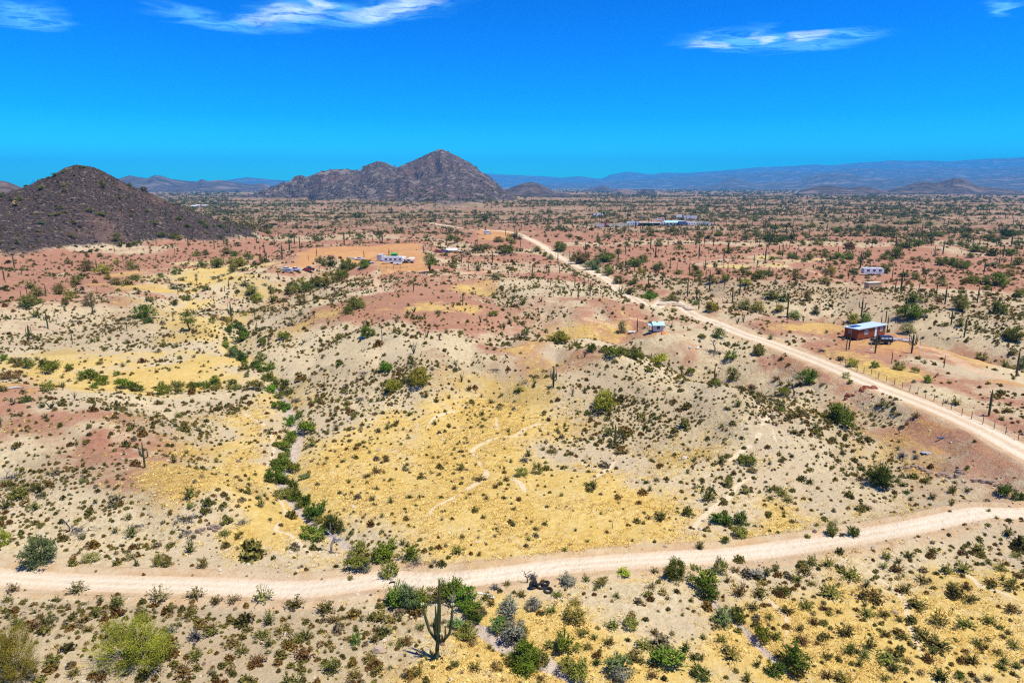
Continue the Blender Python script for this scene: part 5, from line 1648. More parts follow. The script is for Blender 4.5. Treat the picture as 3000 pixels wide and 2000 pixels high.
def jitter_grid(r0, r1, cell, rng, half=R_(44)):
    x1 = r1 * math.sin(half)
    gx, gy = np.meshgrid(np.arange(-x1, x1, cell), np.arange(r0 * math.cos(half) - cell, r1, cell))
    x = gx.ravel() + rng.uniform(-.5, .5, gx.size) * cell * 1.1
    y = gy.ravel() + rng.uniform(-.5, .5, gx.size) * cell * 1.1
    r = np.hypot(x, y)
    a = np.abs(np.arctan2(x, y))
    m = (r > r0) & (r < r1) & (a < half)
    return x[m], y[m]


def in_view(x, y, z, pad=40):
    u, v, q = project(x, y, z)
    return (u > -pad) & (u < 2352 + pad) & (v < 1568 + pad)


rng = np.random.default_rng(5)
SX, SY, SS = [], [], []
for r0, r1, cell in ((44, 75, 0.70), (75, 135, 0.66), (135, 270, 0.92), (270, 460, 1.8), (460, 760, 3.6)):
    x, y = jitter_grid(r0, r1, cell, rng)
    D, Yw, Pk, Or, Cl, Hl = (look(F, x, y) for F in (dns, yel, pnk, ora, clear, HL))
    cl = fbm(x / 7, y / 7, 131, 3)
    pr = (0.62 if r0 < 130 else 0.5) * (1 - D) + 1.0 * D
    pr = pr * (1 - 0.72 * np.clip(Yw * 1.3, 0, 1) * np.where(y < 62, 0.55, 1)) * (1 - np.clip(Pk, 0, 1) * (0.84 if r0 < 130 else 0.78 if r0 < 260 else 0.6)) * (1 - 0.96 * np.clip(Or * 1.2, 0, 1))
    pr = pr * np.clip((cl - 0.30) * 3.2, 0.36 if r0 < 130 else 0.2, 1.35)
    pr = np.where(Hl > 1, 0.34 * np.clip((cl - 0.3) * 4, 0.1, 1), pr)
    pr = pr * (1 - np.clip(Cl * 1.15, 0, 1) ** 0.6)
    k = rng.uniform(0, 1, len(x)) < pr
    x, y = x[k], y[k]
    s = rng.lognormal(-0.05, 0.46, len(x)) * (0.54 if r0 < 70 else 0.52 if r0 < 100 else 0.66 if r0 < 200 else 1.05 if r0 < 400 else 1.7)
    SX.append(x)
    SY.append(y)
    SS.append(s)
SX, SY, SS = map(np.concatenate, (SX, SY, SS))
SZ = look(GZ, SX, SY)
k = in_view(SX, SY, SZ)
SX, SY, SS, SZ = SX[k], SY[k], SS[k], SZ[k]
shade = [((0.165, 0.140, 0.034), 'olive'), ((0.17, 0.100, 0.026), 'brown'), ((0.22, 0.175, 0.09), 'grey'), ((0.10, 0.09, 0.024), 'dark'), ((0.34, 0.25, 0.10), 'straw-coloured'), ((0.17, 0.165, 0.042), 'twiggy olive')]
smat = [foliage_mat('scrub_leaves', c, 0.5, 0.015) for c, _ in shade]
pick = rng.choice(6, len(SX), p=[0.34, 0.20, 0.12, 0.16, 0.06, 0.12])
SS = np.where(pick == 5, SS * 1.4, SS)
# keep clear of the counted bushes below the road
cx_, cy_ = np.array([o.location.x for o, *_ in PLANTED]), np.array([o.location.y for o, *_ in PLANTED])
near = np.hypot(SX, SY) < 75
free = np.ones(len(SX), bool)
for i in np.where(near)[0]:
    free[i] = np.min(np.hypot(cx_ - SX[i], cy_ - SY[i])) > 0.55
SX, SY, SS, SZ, pick = (q[free] for q in (SX, SY, SS, SZ, pick))
_, _, dep_ = project(SX, SY, SZ)
big = np.argsort(-(SS / dep_))
vis = project(SX[big], SY[big], SZ[big])
ok = (vis[0] > 4) & (vis[0] < 2348) & (vis[1] < 1564)
first = big[ok][:300]
rest = np.setdiff1d(np.arange(len(SX)), first)
BMESH = {}
for c in range(6):
    for j in range(3):
        me = (BURS if c < 5 else CREO)[(c + j) % 5].copy()
        me.materials.clear()
        me.materials.append(smat[c])
        BMESH[(c, j)] = me
SRC = {}
SCRUB = []
for n_, i in enumerate(first):
    c = int(pick[i])
    o = link('bursage_shrub', BMESH[(c, n_ % 3)])
    s = float(SS[i])
    o.location = (SX[i], SY[i], SZ[i])
    o.scale = (s, s, s * NP.uniform(0.75, 1.15))
    o.rotation_euler = (0, 0, NP.uniform(0, 6.28))
    SRC.setdefault((c, n_ % 3), o)
    u, v, _ = project(SX[i], SY[i], SZ[i])
    SCRUB.append((o, 'bursage', '', shade[c][1], float(u), float(v)))
keys = sorted(SRC)
kk = np.array([[i for i, q in enumerate(keys) if q[0] == c] for c in range(6)], dtype=object)
pk = np.array([kk[c][rng.integers(0, len(kk[c]))] for c in pick[rest]])
s = SS[rest]
scatter('desert_scrub', np.stack([SX, SY, SZ - 0.02], -1)[rest], np.stack([s, s, s * rng.uniform(0.7, 1.1, len(s))], -1), rng.uniform(0, 6.28, len(s)), pk,
        [SRC[q] for q in keys], 'thousands of small dark bushes dotted over the pale slopes')

# tufts of dry grass on the yellow flats
def grass_mesh(seed):
    r = np.random.default_rng(seed)
    n = 12
    th = r.uniform(0, 6.28, n)
    b = r.normal(size=(n, 3)) * np.array([0.28, 0.28, 0])
    tip = b + np.stack([np.cos(th) * 0.25, np.sin(th) * 0.25, r.uniform(0.25, 0.5, n)], -1)
    return quad_mesh('dry_grass_tuft', [blades(b, tip, 0.12, r)], m_grass)


m_grass = foliage_mat('dry_grass', (0.60, 0.45, 0.15), 0.45, 0.01)
x, y = jitter_grid(46, 130, 0.5, rng)
Yw, Cl = look(yel, x, y), look(clear, x, y)
P_ = look(np.maximum(pth, road_w), x, y)
cl = fbm(x / 5, y / 5, 141, 3)
k = (rng.uniform(0, 1, len(x)) < (0.02 + 0.8 * np.clip(Yw, 0, 1)) * np.clip((cl - 0.36) * 4, 0, 1) * (1 - P_)) & (Cl < 0.5)
x, y = x[k], y[k]
z = look(GZ, x, y)
k = in_view(x, y, z, 10)
x, y, z = x[k], y[k], z[k]
tuft = link('dry_grass_tuft', grass_mesh(1))
tuft.location = (float(x[0]), float(y[0]), float(z[0]))
tag(tuft, 'tufts of dry yellow grass', kind='stuff')
s = rng.uniform(0.3, 0.75, len(x))
scatter('dry_grass', np.stack([x, y, z - 0.02], -1), np.stack([s, s, s * 0.8], -1), rng.uniform(0, 6.28, len(x)), np.zeros(len(x), int), [tuft], 'dry yellow grass over the flats')

# ------------------------------------------------------------------ more trees and saguaros in the middle distance, then the far plain
def rand_sheet(n, y0, y1, rng, x0=0, x1=2352):
    return rng.uniform(x0, x1, n), y0 + (y1 - y0) * rng.uniform(0, 1, n) ** 1.2


def far_area(r0, r1, cell, rng):
    x, y = jitter_grid(r0, r1, cell, rng, R_(41))
    return x, y


n_tree = sum(1 for q in PLANTED if q[1] == 'tree')
n_sag = sum(1 for q in PLANTED if q[1] == 'saguaro')
hollow = fbm(GX / 150, GY / 40, 151, 4)
px, py = rand_sheet(900, 482, 640, rng, 1150, 2352)
g = G(px, py)
hw_ = look(hollow, g[:, 0], g[:, 1])
cl_ = look(clear, g[:, 0], g[:, 1])
k = (hw_ > 0.54) & (cl_ < 0.2) & (look(HL + MT, g[:, 0], g[:, 1]) < 1)
for i in np.where(k)[0][:max(0, 300 - n_tree)]:
    p = g[i]
    wd, h = rng.uniform(2.5, 5.5), rng.uniform(2.0, 3.8)
    r = link('palo_verde_tree', None)
    put(r, p, (wd, wd, h))
    col = ['g', 'o', 'd', 'g', 'y'][rng.integers(0, 5)]
    cr = link('crown', CROWN[int(rng.integers(0, 5))], r)
    cr.color = (*COLS[col][0], 1)
    link('trunk', LIMBS[int(rng.integers(0, 4))], r)
    PLANTED.append((r, 'tree', 'low', COLS[col][1], px[i], py[i]))
px, py = rand_sheet(600, 474, 620, rng, 560, 2352)
g = G(px, py)
cl_ = look(clear, g[:, 0], g[:, 1])
k = (cl_ < 0.1) & (look(HL + MT, g[:, 0], g[:, 1]) < 6) & (np.hypot(g[:, 0], g[:, 1]) < 1300)
for i in np.where(k)[0][:max(0, 300 - n_sag)]:
    p = g[i]
    h = rng.uniform(3.5, 8.5)
    arms = int(rng.choice([0, 0, 0, 1, 2, 3]))
    r = link('saguaro', SAG_ONE[arms])
    put(r, p, (h * 1.25, h * 1.25, h))
    PLANTED.append((r, 'saguaro', 'tall' if h > 6 else '', {0: 'single-stem', 1: 'one-armed', 2: 'two-armed', 3: 'three-armed'}[arms], px[i], py[i]))

# far bushes and trees
fcols = [(0.095, 0.105, 0.030), (0.125, 0.112, 0.042), (0.055, 0.068, 0.020)]
fsrc = []
fp = [(455, 700.0), (470, 820.0), (430, 760.0)]
X, Y, S = [], [], []
for r0, r1, cell, sz in ((250, 560, 9, 2.0), (560, 1000, 6.6, 3.0), (1000, 1800, 9, 3.8), (1800, 3200, 15, 5.0), (3200, 9500, 42, 8)):
    x, y = far_area(r0, r1, cell, rng)
    band = fbm(x / (r0 * 0.5), y / (r0 * 0.10), 161, 4)
    fine = fbm(x / (r0 * 0.06), y / (r0 * 0.05), 163, 3)
    Pk, Cl, M, Hl = (look(F, x, y) for F in (pnk, clear, MT, HL))
    pr = np.clip((band - 0.30) * 3.2, 0, 1) * np.clip((fine - 0.3) * 3, 0.1, 1)
    pr = pr * (1 - 0.3 * Pk) * (0.6 if r0 < 500 else 0.85 if r0 < 900 else 1.0)
    pr = np.where(M > 6, pr * np.clip(1 - M / 45, 0.1, 1) * 0.6, pr)
    pr = np.where(Hl > 1, 0.10 * np.clip(1.2 - Hl / 40, 0.1, 1), pr)
    k = (rng.uniform(0, 1, len(x)) < pr) & (Cl < 0.15)
    X.append(x[k])
    Y.append(y[k])
    S.append(rng.lognormal(0, 0.35, k.sum()) * sz)
X, Y, S = map(np.concatenate, (X, Y, S))
Z = look(GZ, X, Y)
k = in_view(X, Y, Z, 20)
X, Y, Z, S = X[k], Y[k], Z[k], S[k]
for i in range(3):
    me = FARBUSH[i].copy()
    me.materials.clear()
    me.materials.append(foliage_mat('far_leaves', fcols[i], 0.5, 0.02))
    j = int(np.argmin(np.hypot(X - fp[i][0] * 0.5, Y - fp[i][1])))
    o = link('far_bush', me)
    o.location = (float(X[j]), float(Y[j]), float(Z[j]))
    o.scale = (3.2, 3.2, 2.4)
    tag(o, ['round green bush on the far plain left of the road', 'round olive bush on the far plain left of the road', 'round dark green bush on the far plain left of the road'][i], 'bush', 'bushes on the far plain')
    fsrc.append(o)
scatter('desert_bushes', np.stack([X, Y, Z - 0.1], -1), np.stack([S * 1.25, S * 1.25, S * 0.8], -1), rng.uniform(0, 6.28, len(X)), rng.choice(3, len(X), p=[0.45, 0.3, 0.25]), fsrc,
        'dark green trees and bushes covering the far plain')
X, Y = [], []
for r0, r1, cell in ((300, 600, 26), (600, 1300, 30), (1300, 2600, 48)):
    x, y = far_area(r0, r1, cell, rng)
    k = (rng.uniform(0, 1, len(x)) < np.clip((fbm(x / 160, y / 80, 171, 3) - 0.36) * 4, 0, 1) * (0.4 if r0 < 500 else 0.85)) & (look(clear, x, y) < 0.15) & (look(MT, x, y) < 12) & (look(HL, x, y) < 14)
    X.append(x[k])
    Y.append(y[k])
X, Y = np.concatenate(X), np.concatenate(Y)
Z = look(GZ, X, Y)
k = in_view(X, Y, Z, 5)
X, Y, Z = X[k], Y[k], Z[k]
H_ = rng.uniform(3.5, 8.5, len(X))
sagsrc = [next(o for o, kd, sz, wd, *_ in PLANTED if kd == 'saguaro' and wd == q and o.type == 'MESH') for q in ('single-stem', 'two-armed', 'one-armed')]
scatter('far_saguaros', np.stack([X, Y, Z], -1), np.stack([H_ * 1.5, H_ * 1.5, H_], -1), rng.uniform(0, 6.28, len(X)), rng.choice(3, len(X), p=[0.6, 0.2, 0.2]), sagsrc,
        'distant saguaros standing among the far bushes')

# cholla clumps with pale tips on the pink pavement
def cholla_mesh(seed):
    r = np.random.default_rng(seed)
    L = []
    for i in range(9):
        a = r.uniform(0, 6.28)
        d = np.array([math.cos(a) * 0.35, math.sin(a) * 0.35, r.uniform(0.35, 0.9)])
        L.append(([np.array([0, 0, -0.02]), d * 0.55, d], [0.06, 0.055, 0.05]))
    return L, np.array([q[0][2] for q in L])


M_CHO, t = new_mat('cholla_stem')
finish(t, (0.09, 0.075, 0.035, 1), 0.9)
M_TIP, t = new_mat('cholla_spines')
finish(t, (0.42, 0.38, 0.16, 1), 0.9)
CHO = []
for i in range(3):
    L, tips = cholla_mesh(400 + i)
    rg_ = np.random.default_rng(i)
    c = np.repeat(tips, 6, 0) + rg_.normal(size=(len(tips) * 6, 3)) * 0.06
    CHO.append((tubes_mesh('cholla_stem', L, M_CHO, 5), quad_mesh('cholla_tips', [leaf_quads(c, 0.12, rg_)], M_TIP)))
CH = [(3, "60,790 95,775 20,740 130,705 180,745 300,790 250,770 40,690 560,830 620,820 700,830 830,830 960,830 1010,790 1280,820 1420,830 1760,870 1800,880 1840,885 1930,880 2010,860 2100,870 900,850 480,590 560,600 640,600 830,600 930,590 1700,650 2050,820"),
      (2, "385,1200 378,1235 465,1180 500,1215 575,1195 655,1175 620,1110 515,1210 395,1060 770,1125 850,1155 500,1165 1375,1090 960,840 1010,815"), (4, "300,455 310,530 405,445 90,435 350,460")]
for k, s in CH:
    for a in parse(s):
        (px, py), = tp(k, [(float(a[0]), float(a[1]))])
        p = G1(px, py)
        h = NP.uniform(1.0, 1.8)
        r = put(link('cholla_cactus', None), p, (h, h, h))
        st, tpz = CHO[NP.randrange(3)]
        link('stem', st, r)
        link('spiny_tips', tpz, r)
        PLANTED.append((r, 'cholla', 'pale-tipped', '', px, py))


# loose dark and pale stones over the dark hill
def stone_mesh(seed, mat):
    r = np.random.default_rng(seed)
    v, f = [], []
    for z, q in ((-.35, .8), (.12, 1.0), (.5, .5)):
        for k in range(6):
            a = k * math.pi / 3 + r.uniform(-.3, .3)
            v.append((q * .5 * math.cos(a) * r.uniform(.8, 1.2), q * .5 * math.sin(a) * r.uniform(.7, 1.1), z * r.uniform(.8, 1.2)))
    f = [tuple(range(12, 18))] + [(w_ * 6 + k, w_ * 6 + (k + 1) % 6, (w_ + 1) * 6 + (k + 1) % 6, (w_ + 1) * 6 + k) for w_ in range(2) for k in range(6)]
    return new_mesh('hill_stone', v, faces=f, mat=mat)


srcs = []
for i, c in enumerate(((0.028, 0.020, 0.018), (0.10, 0.073, 0.058), (0.05, 0.036, 0.03))):
    m_, t = new_mat('hill_stone')
    finish(t, (*c, 1), 0.95)
    srcs.append(stone_mesh(500 + i, m_))
x, y = jitter_grid(330, 760, 2.3, rng, R_(42))
k = (look(HL, x, y) > 1.5) & (rng.uniform(0, 1, len(x)) < np.clip((fbm(x / 12, y / 12, 181, 3) - 0.34) * 4, 0.1, 1) * 0.7)
x, y = x[k], y[k]
z = look(GZ, x, y)
k = in_view(x, y, z, 10)
x, y, z = x[k], y[k], z[k]
so = []
for i, me in enumerate(srcs):
    o = link('hill_stone', me)
    j = i * 50 + 20
    o.location = (float(x[j]), float(y[j]), float(z[j]))
    tag(o, 'loose stone on the dark hill', kind='stuff')
    so.append(o)
s = rng.lognormal(0, 0.45, len(x)) * 0.75
scatter('hill_rocks', np.stack([x, y, z], -1), np.stack([s * 1.3, s, s * 0.75], -1), rng.uniform(0, 6.28, len(x)), rng.choice(3, len(x), p=[0.4, 0.25, 0.35]), so, 'loose dark and pale rocks over the dark hill')


# gravel and stones lying on the near ground
x, y = jitter_grid(45, 120, 0.85, rng)
k = rng.uniform(0, 1, len(x)) < np.clip((fbm(x / 6, y / 6, 191, 3) - 0.4) * 4, 0.03, 0.8) * (1 - 0.7 * look(yel, x, y)) * (1 - look(road_w, x, y))
x, y = x[k], y[k]
z = look(GZ, x, y)
k = in_view(x, y, z, 10)
x, y, z = x[k], y[k], z[k]
so = []
for i, c in enumerate(((0.42, 0.32, 0.21), (0.20, 0.13, 0.085), (0.58, 0.49, 0.36))):
    m_, t = new_mat('gravel_stone')
    finish(t, (*c, 1), 0.95)
    o = link('gravel_stone', stone_mesh(600 + i, m_))
    o.location = (float(x[i * 7]), float(y[i * 7]), float(z[i * 7]))
    o.scale = (0.2, 0.2, 0.15)
    tag(o, 'small loose stone', kind='stuff')
    so.append(o)
s = rng.lognormal(0, 0.5, len(x)) * 0.17
scatter('gravel', np.stack([x, y, z], -1), np.stack([s * 1.3, s, s * 0.8], -1), rng.uniform(0, 6.28, len(x)), rng.choice(3, len(x), p=[0.4, 0.3, 0.3]), so, 'loose stones scattered over the near ground')


# ------------------------------------------------------------------ buildings, vehicles, small things
def plain(name, col, rough=0.7, metal=0.0, dirt=0.25, spec=0.3, scale=1.5, dcol=(0.35, 0.22, 0.13)):
    m, t = new_mat(name)
    p = t.n('ShaderNodeTexCoord').outputs['Object']
    n = t.noise(p, scale, 4, 0.65)
    c = t.mix(t.math('MULTIPLY', t.ss(n, 0.45, 0.75), dirt), (*col, 1), (*dcol, 1))
    finish(t, c, rough, n, spec, metal, 0.1, 0.02)
    return m


MT_ = {'rust': plain('rust_red_panel', (0.25, 0.055, 0.012), 0.7, dirt=0.35, dcol=(0.10, 0.025, 0.012)), 'white': plain('white_paint', (0.74, 0.75, 0.76), 0.5, dirt=0.12), 'dark': plain('dark_trim', (0.03, 0.03, 0.032), 0.6, dirt=0.1),
       'glass': plain('window_glass', (0.03, 0.04, 0.05), 0.12, dirt=0.0, spec=0.6), 'rubber': plain('tyre_rubber', (0.016, 0.016, 0.017), 0.85, dirt=0.15), 'steel': plain('galvanised_sheet', (0.46, 0.58, 0.64), 0.5, 0.0, 0.1),
       'skyroof': plain('pale_blue_roof_sheet', (0.40, 0.66, 0.76), 0.45, 0.1, 0.15), 'cell': plain('solar_cell', (0.012, 0.025, 0.09), 0.2, dirt=0.05, spec=0.6), 'wood': plain('weathered_timber', (0.23, 0.15, 0.09), 0.85),
       'tan': plain('tan_sheet', (0.48, 0.33, 0.19), 0.7, dirt=0.15), 'rustwhite': plain('rust_streaked_white_siding', (0.66, 0.62, 0.56), 0.7, dirt=0.6, scale=1.1, dcol=(0.30, 0.13, 0.06)), 'concrete': plain('concrete', (0.50, 0.48, 0.44), 0.9),
       'red': plain('red_paint', (0.40, 0.02, 0.03), 0.45, dirt=0.2), 'green': plain('green_paint', (0.03, 0.36, 0.07), 0.5, dirt=0.1), 'yellow': plain('yellow_paint', (0.62, 0.42, 0.03), 0.5, dirt=0.15), 'cream': plain('cream_sheet', (0.68, 0.63, 0.46), 0.6, dirt=0.2),
       'blue': plain('blue_paint', (0.06, 0.11, 0.22), 0.45, dirt=0.2), 'paleblue': plain('pale_blue_sheet', (0.58, 0.68, 0.74), 0.5, dirt=0.15), 'teal': plain('teal_paint', (0.05, 0.36, 0.33), 0.5, dirt=0.15), 'black': plain('black_paint', (0.018, 0.018, 0.02), 0.3, dirt=0.15),
       'grey': plain('grey_sheet', (0.52, 0.51, 0.48), 0.6, dirt=0.2), 'orange': plain('orange_tarp', (0.70, 0.16, 0.03), 0.7, dirt=0.1), 'lilac': plain('lilac_white_sheet', (0.72, 0.70, 0.72), 0.5, dirt=0.1), 'silver': plain('silver_paint', (0.45, 0.47, 0.49), 0.35, 0.3, 0.15),
       'rockred': plain('red_cut_bank', (0.30, 0.10, 0.045), 0.95, dirt=0.3), 'post': plain('rusted_steel_post', (0.12, 0.075, 0.05), 0.8)}


class MB:
    def __init__(self):
        self.v, self.f = [], []

    def box(self, x0, x1, y0, y1, z0, z1, bev=0.0):
        b = len(self.v)
        if bev <= 0:
            self.v += [(x, y, z) for z in (z0, z1) for y in (y0, y1) for x in (x0, x1)]
            self.f += [tuple(b + i for i in q) for q in ((0, 2, 3, 1), (4, 5, 7, 6), (0, 1, 5, 4), (2, 6, 7, 3), (0, 4, 6, 2), (1, 3, 7, 5))]
        else:                                            # chamfered along the long x edges
            pr = [(y0 + bev, z0), (y1 - bev, z0), (y1, z0 + bev), (y1, z1 - bev), (y1 - bev, z1), (y0 + bev, z1), (y0, z1 - bev), (y0, z0 + bev)]
            self.prism(pr, x0, x1)
        return self

    def prism(self, pr, x0, x1):
        """profile in (y, z), swept along x"""
        b, n = len(self.v), len(pr)
        self.v += [(x0, y, z) for y, z in pr] + [(x1, y, z) for y, z in pr]
        self.f += [(b + i, b + (i + 1) % n, b + n + (i + 1) % n, b + n + i) for i in range(n)]
        self.f += [tuple(b + i for i in reversed(range(n))), tuple(b + n + i for i in range(n))]
        return self

    def side(self, pr, y0, y1):
        """profile in (x, z), swept along y"""
        b, n = len(self.v), len(pr)
        self.v += [(x, y0, z) for x, z in pr] + [(x, y1, z) for x, z in pr]
        self.f += [(b + i, b + n + i, b + n + (i + 1) % n, b + (i + 1) % n) for i in range(n)]
        self.f += [tuple(b + i for i in range(n)), tuple(b + n + i for i in reversed(range(n)))]
        return self

    def tube(self, path, r, sides=8):
        v, f = tube(path, r, sides)
        b = len(self.v)
        self.v += [tuple(q) for q in v]
        self.f += [tuple(b + i for i in q) for q in f]
        return self

    def wheel(self, x, y, z, r, w, sides=14):
        return self.tube([(x, y - w / 2, z), (x, y + w / 2, z)], r, sides)

    def build(self, name, mat, parent=None, label=None):
        me = new_mesh(name, self.v, faces=self.f, mat=MT_[mat] if isinstance(mat, str) else mat)
        bm_fix(me)
        o = link(name, me, parent)
        if label:
            o['label'] = label
        return o


import bmesh


def bm_fix(me):
    b = bmesh.new()
    b.from_mesh(me)
    bmesh.ops.recalc_face_normals(b, faces=b.faces)
    b.to_mesh(me)
    b.free()


def B(*a, bev=0.0):
    return MB().box(*a, bev=bev)


def site(px, py, lift=0.0):
    p = G1(px, py)
    return (p[0], p[1], p[2] + lift)


def thing(name, label, cat, px, py, rz, group=None, lift=0.0, s=1.0):
    o = link(name, None)
    o.location = site(px, py, lift)
    o.rotation_euler = (0, 0, rz)
    o.scale = (s, s, s)
    return tag(o, label, cat, group)


def Z(v):                                                # zoom crops of the print, kept with their own scale
    return v


def zp(ox, oy, sc, x, y):
    return (ox + x * sc) * 0.784, (oy + y * sc) * 0.784


# ---- rust-red cabin on the right
px, py = zp(2350, 900, 650 / 2352, 582, 357)
cab = thing('cabin', 'rust-red panelled cabin with a flat pale roof and solar panels', 'cabin', px, py, R_(31), lift=0.0)
cp = cab.location
L_, D_, H0, H1 = 10.8, 3.3, 0.36, 2.65
B(0, L_, 0, D_, H0, H1).build('wall', 'rust', cab)
for i in range(9):                                       # pressed panels standing proud of the wall, seam by seam
    for j in range(2):
        x0 = 0.03 + i * L_ / 9
        z0 = H0 + 0.03 + j * (H1 - H0) / 2
        B(x0, x0 + L_ / 9 - 0.07, -0.035, -0.003, z0, z0 + (H1 - H0) / 2 - 0.08).build('panel', 'rust', cab)
for i in range(3):
    for j in range(2):
        y0 = 0.03 + i * D_ / 3
        z0 = H0 + 0.03 + j * (H1 - H0) / 2
        B(-0.035, -0.003, y0, y0 + D_ / 3 - 0.08, z0, z0 + (H1 - H0) / 2 - 0.08).build('panel', 'rust', cab)
MB().side([(-0.45, H1 + 0.004), (L_ + 0.5, H1 + 0.004), (L_ + 0.5, H1 + 0.16), (-0.45, H1 + 0.16)], -0.35, D_ + 0.35).build('roof', 'steel', cab)
for i in range(4):
    s = B(0.4 + i * 0.78, 0.4 + i * 0.78 + 0.72, D_ - 1.7, D_ - 0.4, H1 + 0.24, H1 + 0.28).build('solar_panel', 'cell', cab)
MB().box(0.3, 3.6, D_ - 1.6, D_ - 1.5, H1 + 0.161, H1 + 0.238).box(0.3, 3.6, D_ - 0.6, D_ - 0.5, H1 + 0.161, H1 + 0.238).build('panel_rail', 'dark', cab)


def window(par, x, z, w_, h_, y=-0.04, frame='white', split=True):
    f = MB()
    f.box(x - w_ / 2 - .09, x + w_ / 2 + .09, y - .05, y, z - h_ / 2 - .09, z - h_ / 2).box(x - w_ / 2 - .09, x + w_ / 2 + .09, y - .05, y, z + h_ / 2, z + h_ / 2 + .09)
    f.box(x - w_ / 2 - .09, x - w_ / 2, y - .05, y, z - h_ / 2, z + h_ / 2).box(x + w_ / 2, x + w_ / 2 + .09, y - .05, y, z - h_ / 2, z + h_ / 2)
    if split:
        f.box(x - .04, x + .04, y - .045, y - .005, z - h_ / 2, z + h_ / 2)
    o = f.build('window', frame, par)
    B(x - w_ / 2, x + w_ / 2, y - .02, y - .004, z - h_ / 2, z + h_ / 2).build('pane', 'glass', o)
    return o


window(cab, 3.1, 1.75, 1.15, 0.9)
window(cab, 9.0, 1.85, 0.85, 0.75)
d = B(6.5, 7.3, -0.075, -0.037, H0 + 0.02, H0 + 2.05).build('door', 'white', cab)
B(7.12, 7.18, -0.12, -0.076, H0 + 0.95, H0 + 1.1).build('handle', 'dark', d)
e = MB().box(-0.085, -0.037, 1.5, 2.2, 1.5, 2.2).build('window', 'white', cab)
B(-0.10, -0.086, 1.58, 2.12, 1.58, 2.12).build('pane', 'glass', e)
for x in (0.3, 2.7, 5.1, 7.6, 10.1):
    for y in (0.25, D_ - 0.25):
        B(x - .18, x + .18, y - .18, y + .18, -0.6, H0 - 0.002).build('pier', 'concrete', cab)
B(0.1, L_ - 0.1, 0.12, 0.2, -0.3, H0 - 0.01).build('skirt', 'dark', cab)


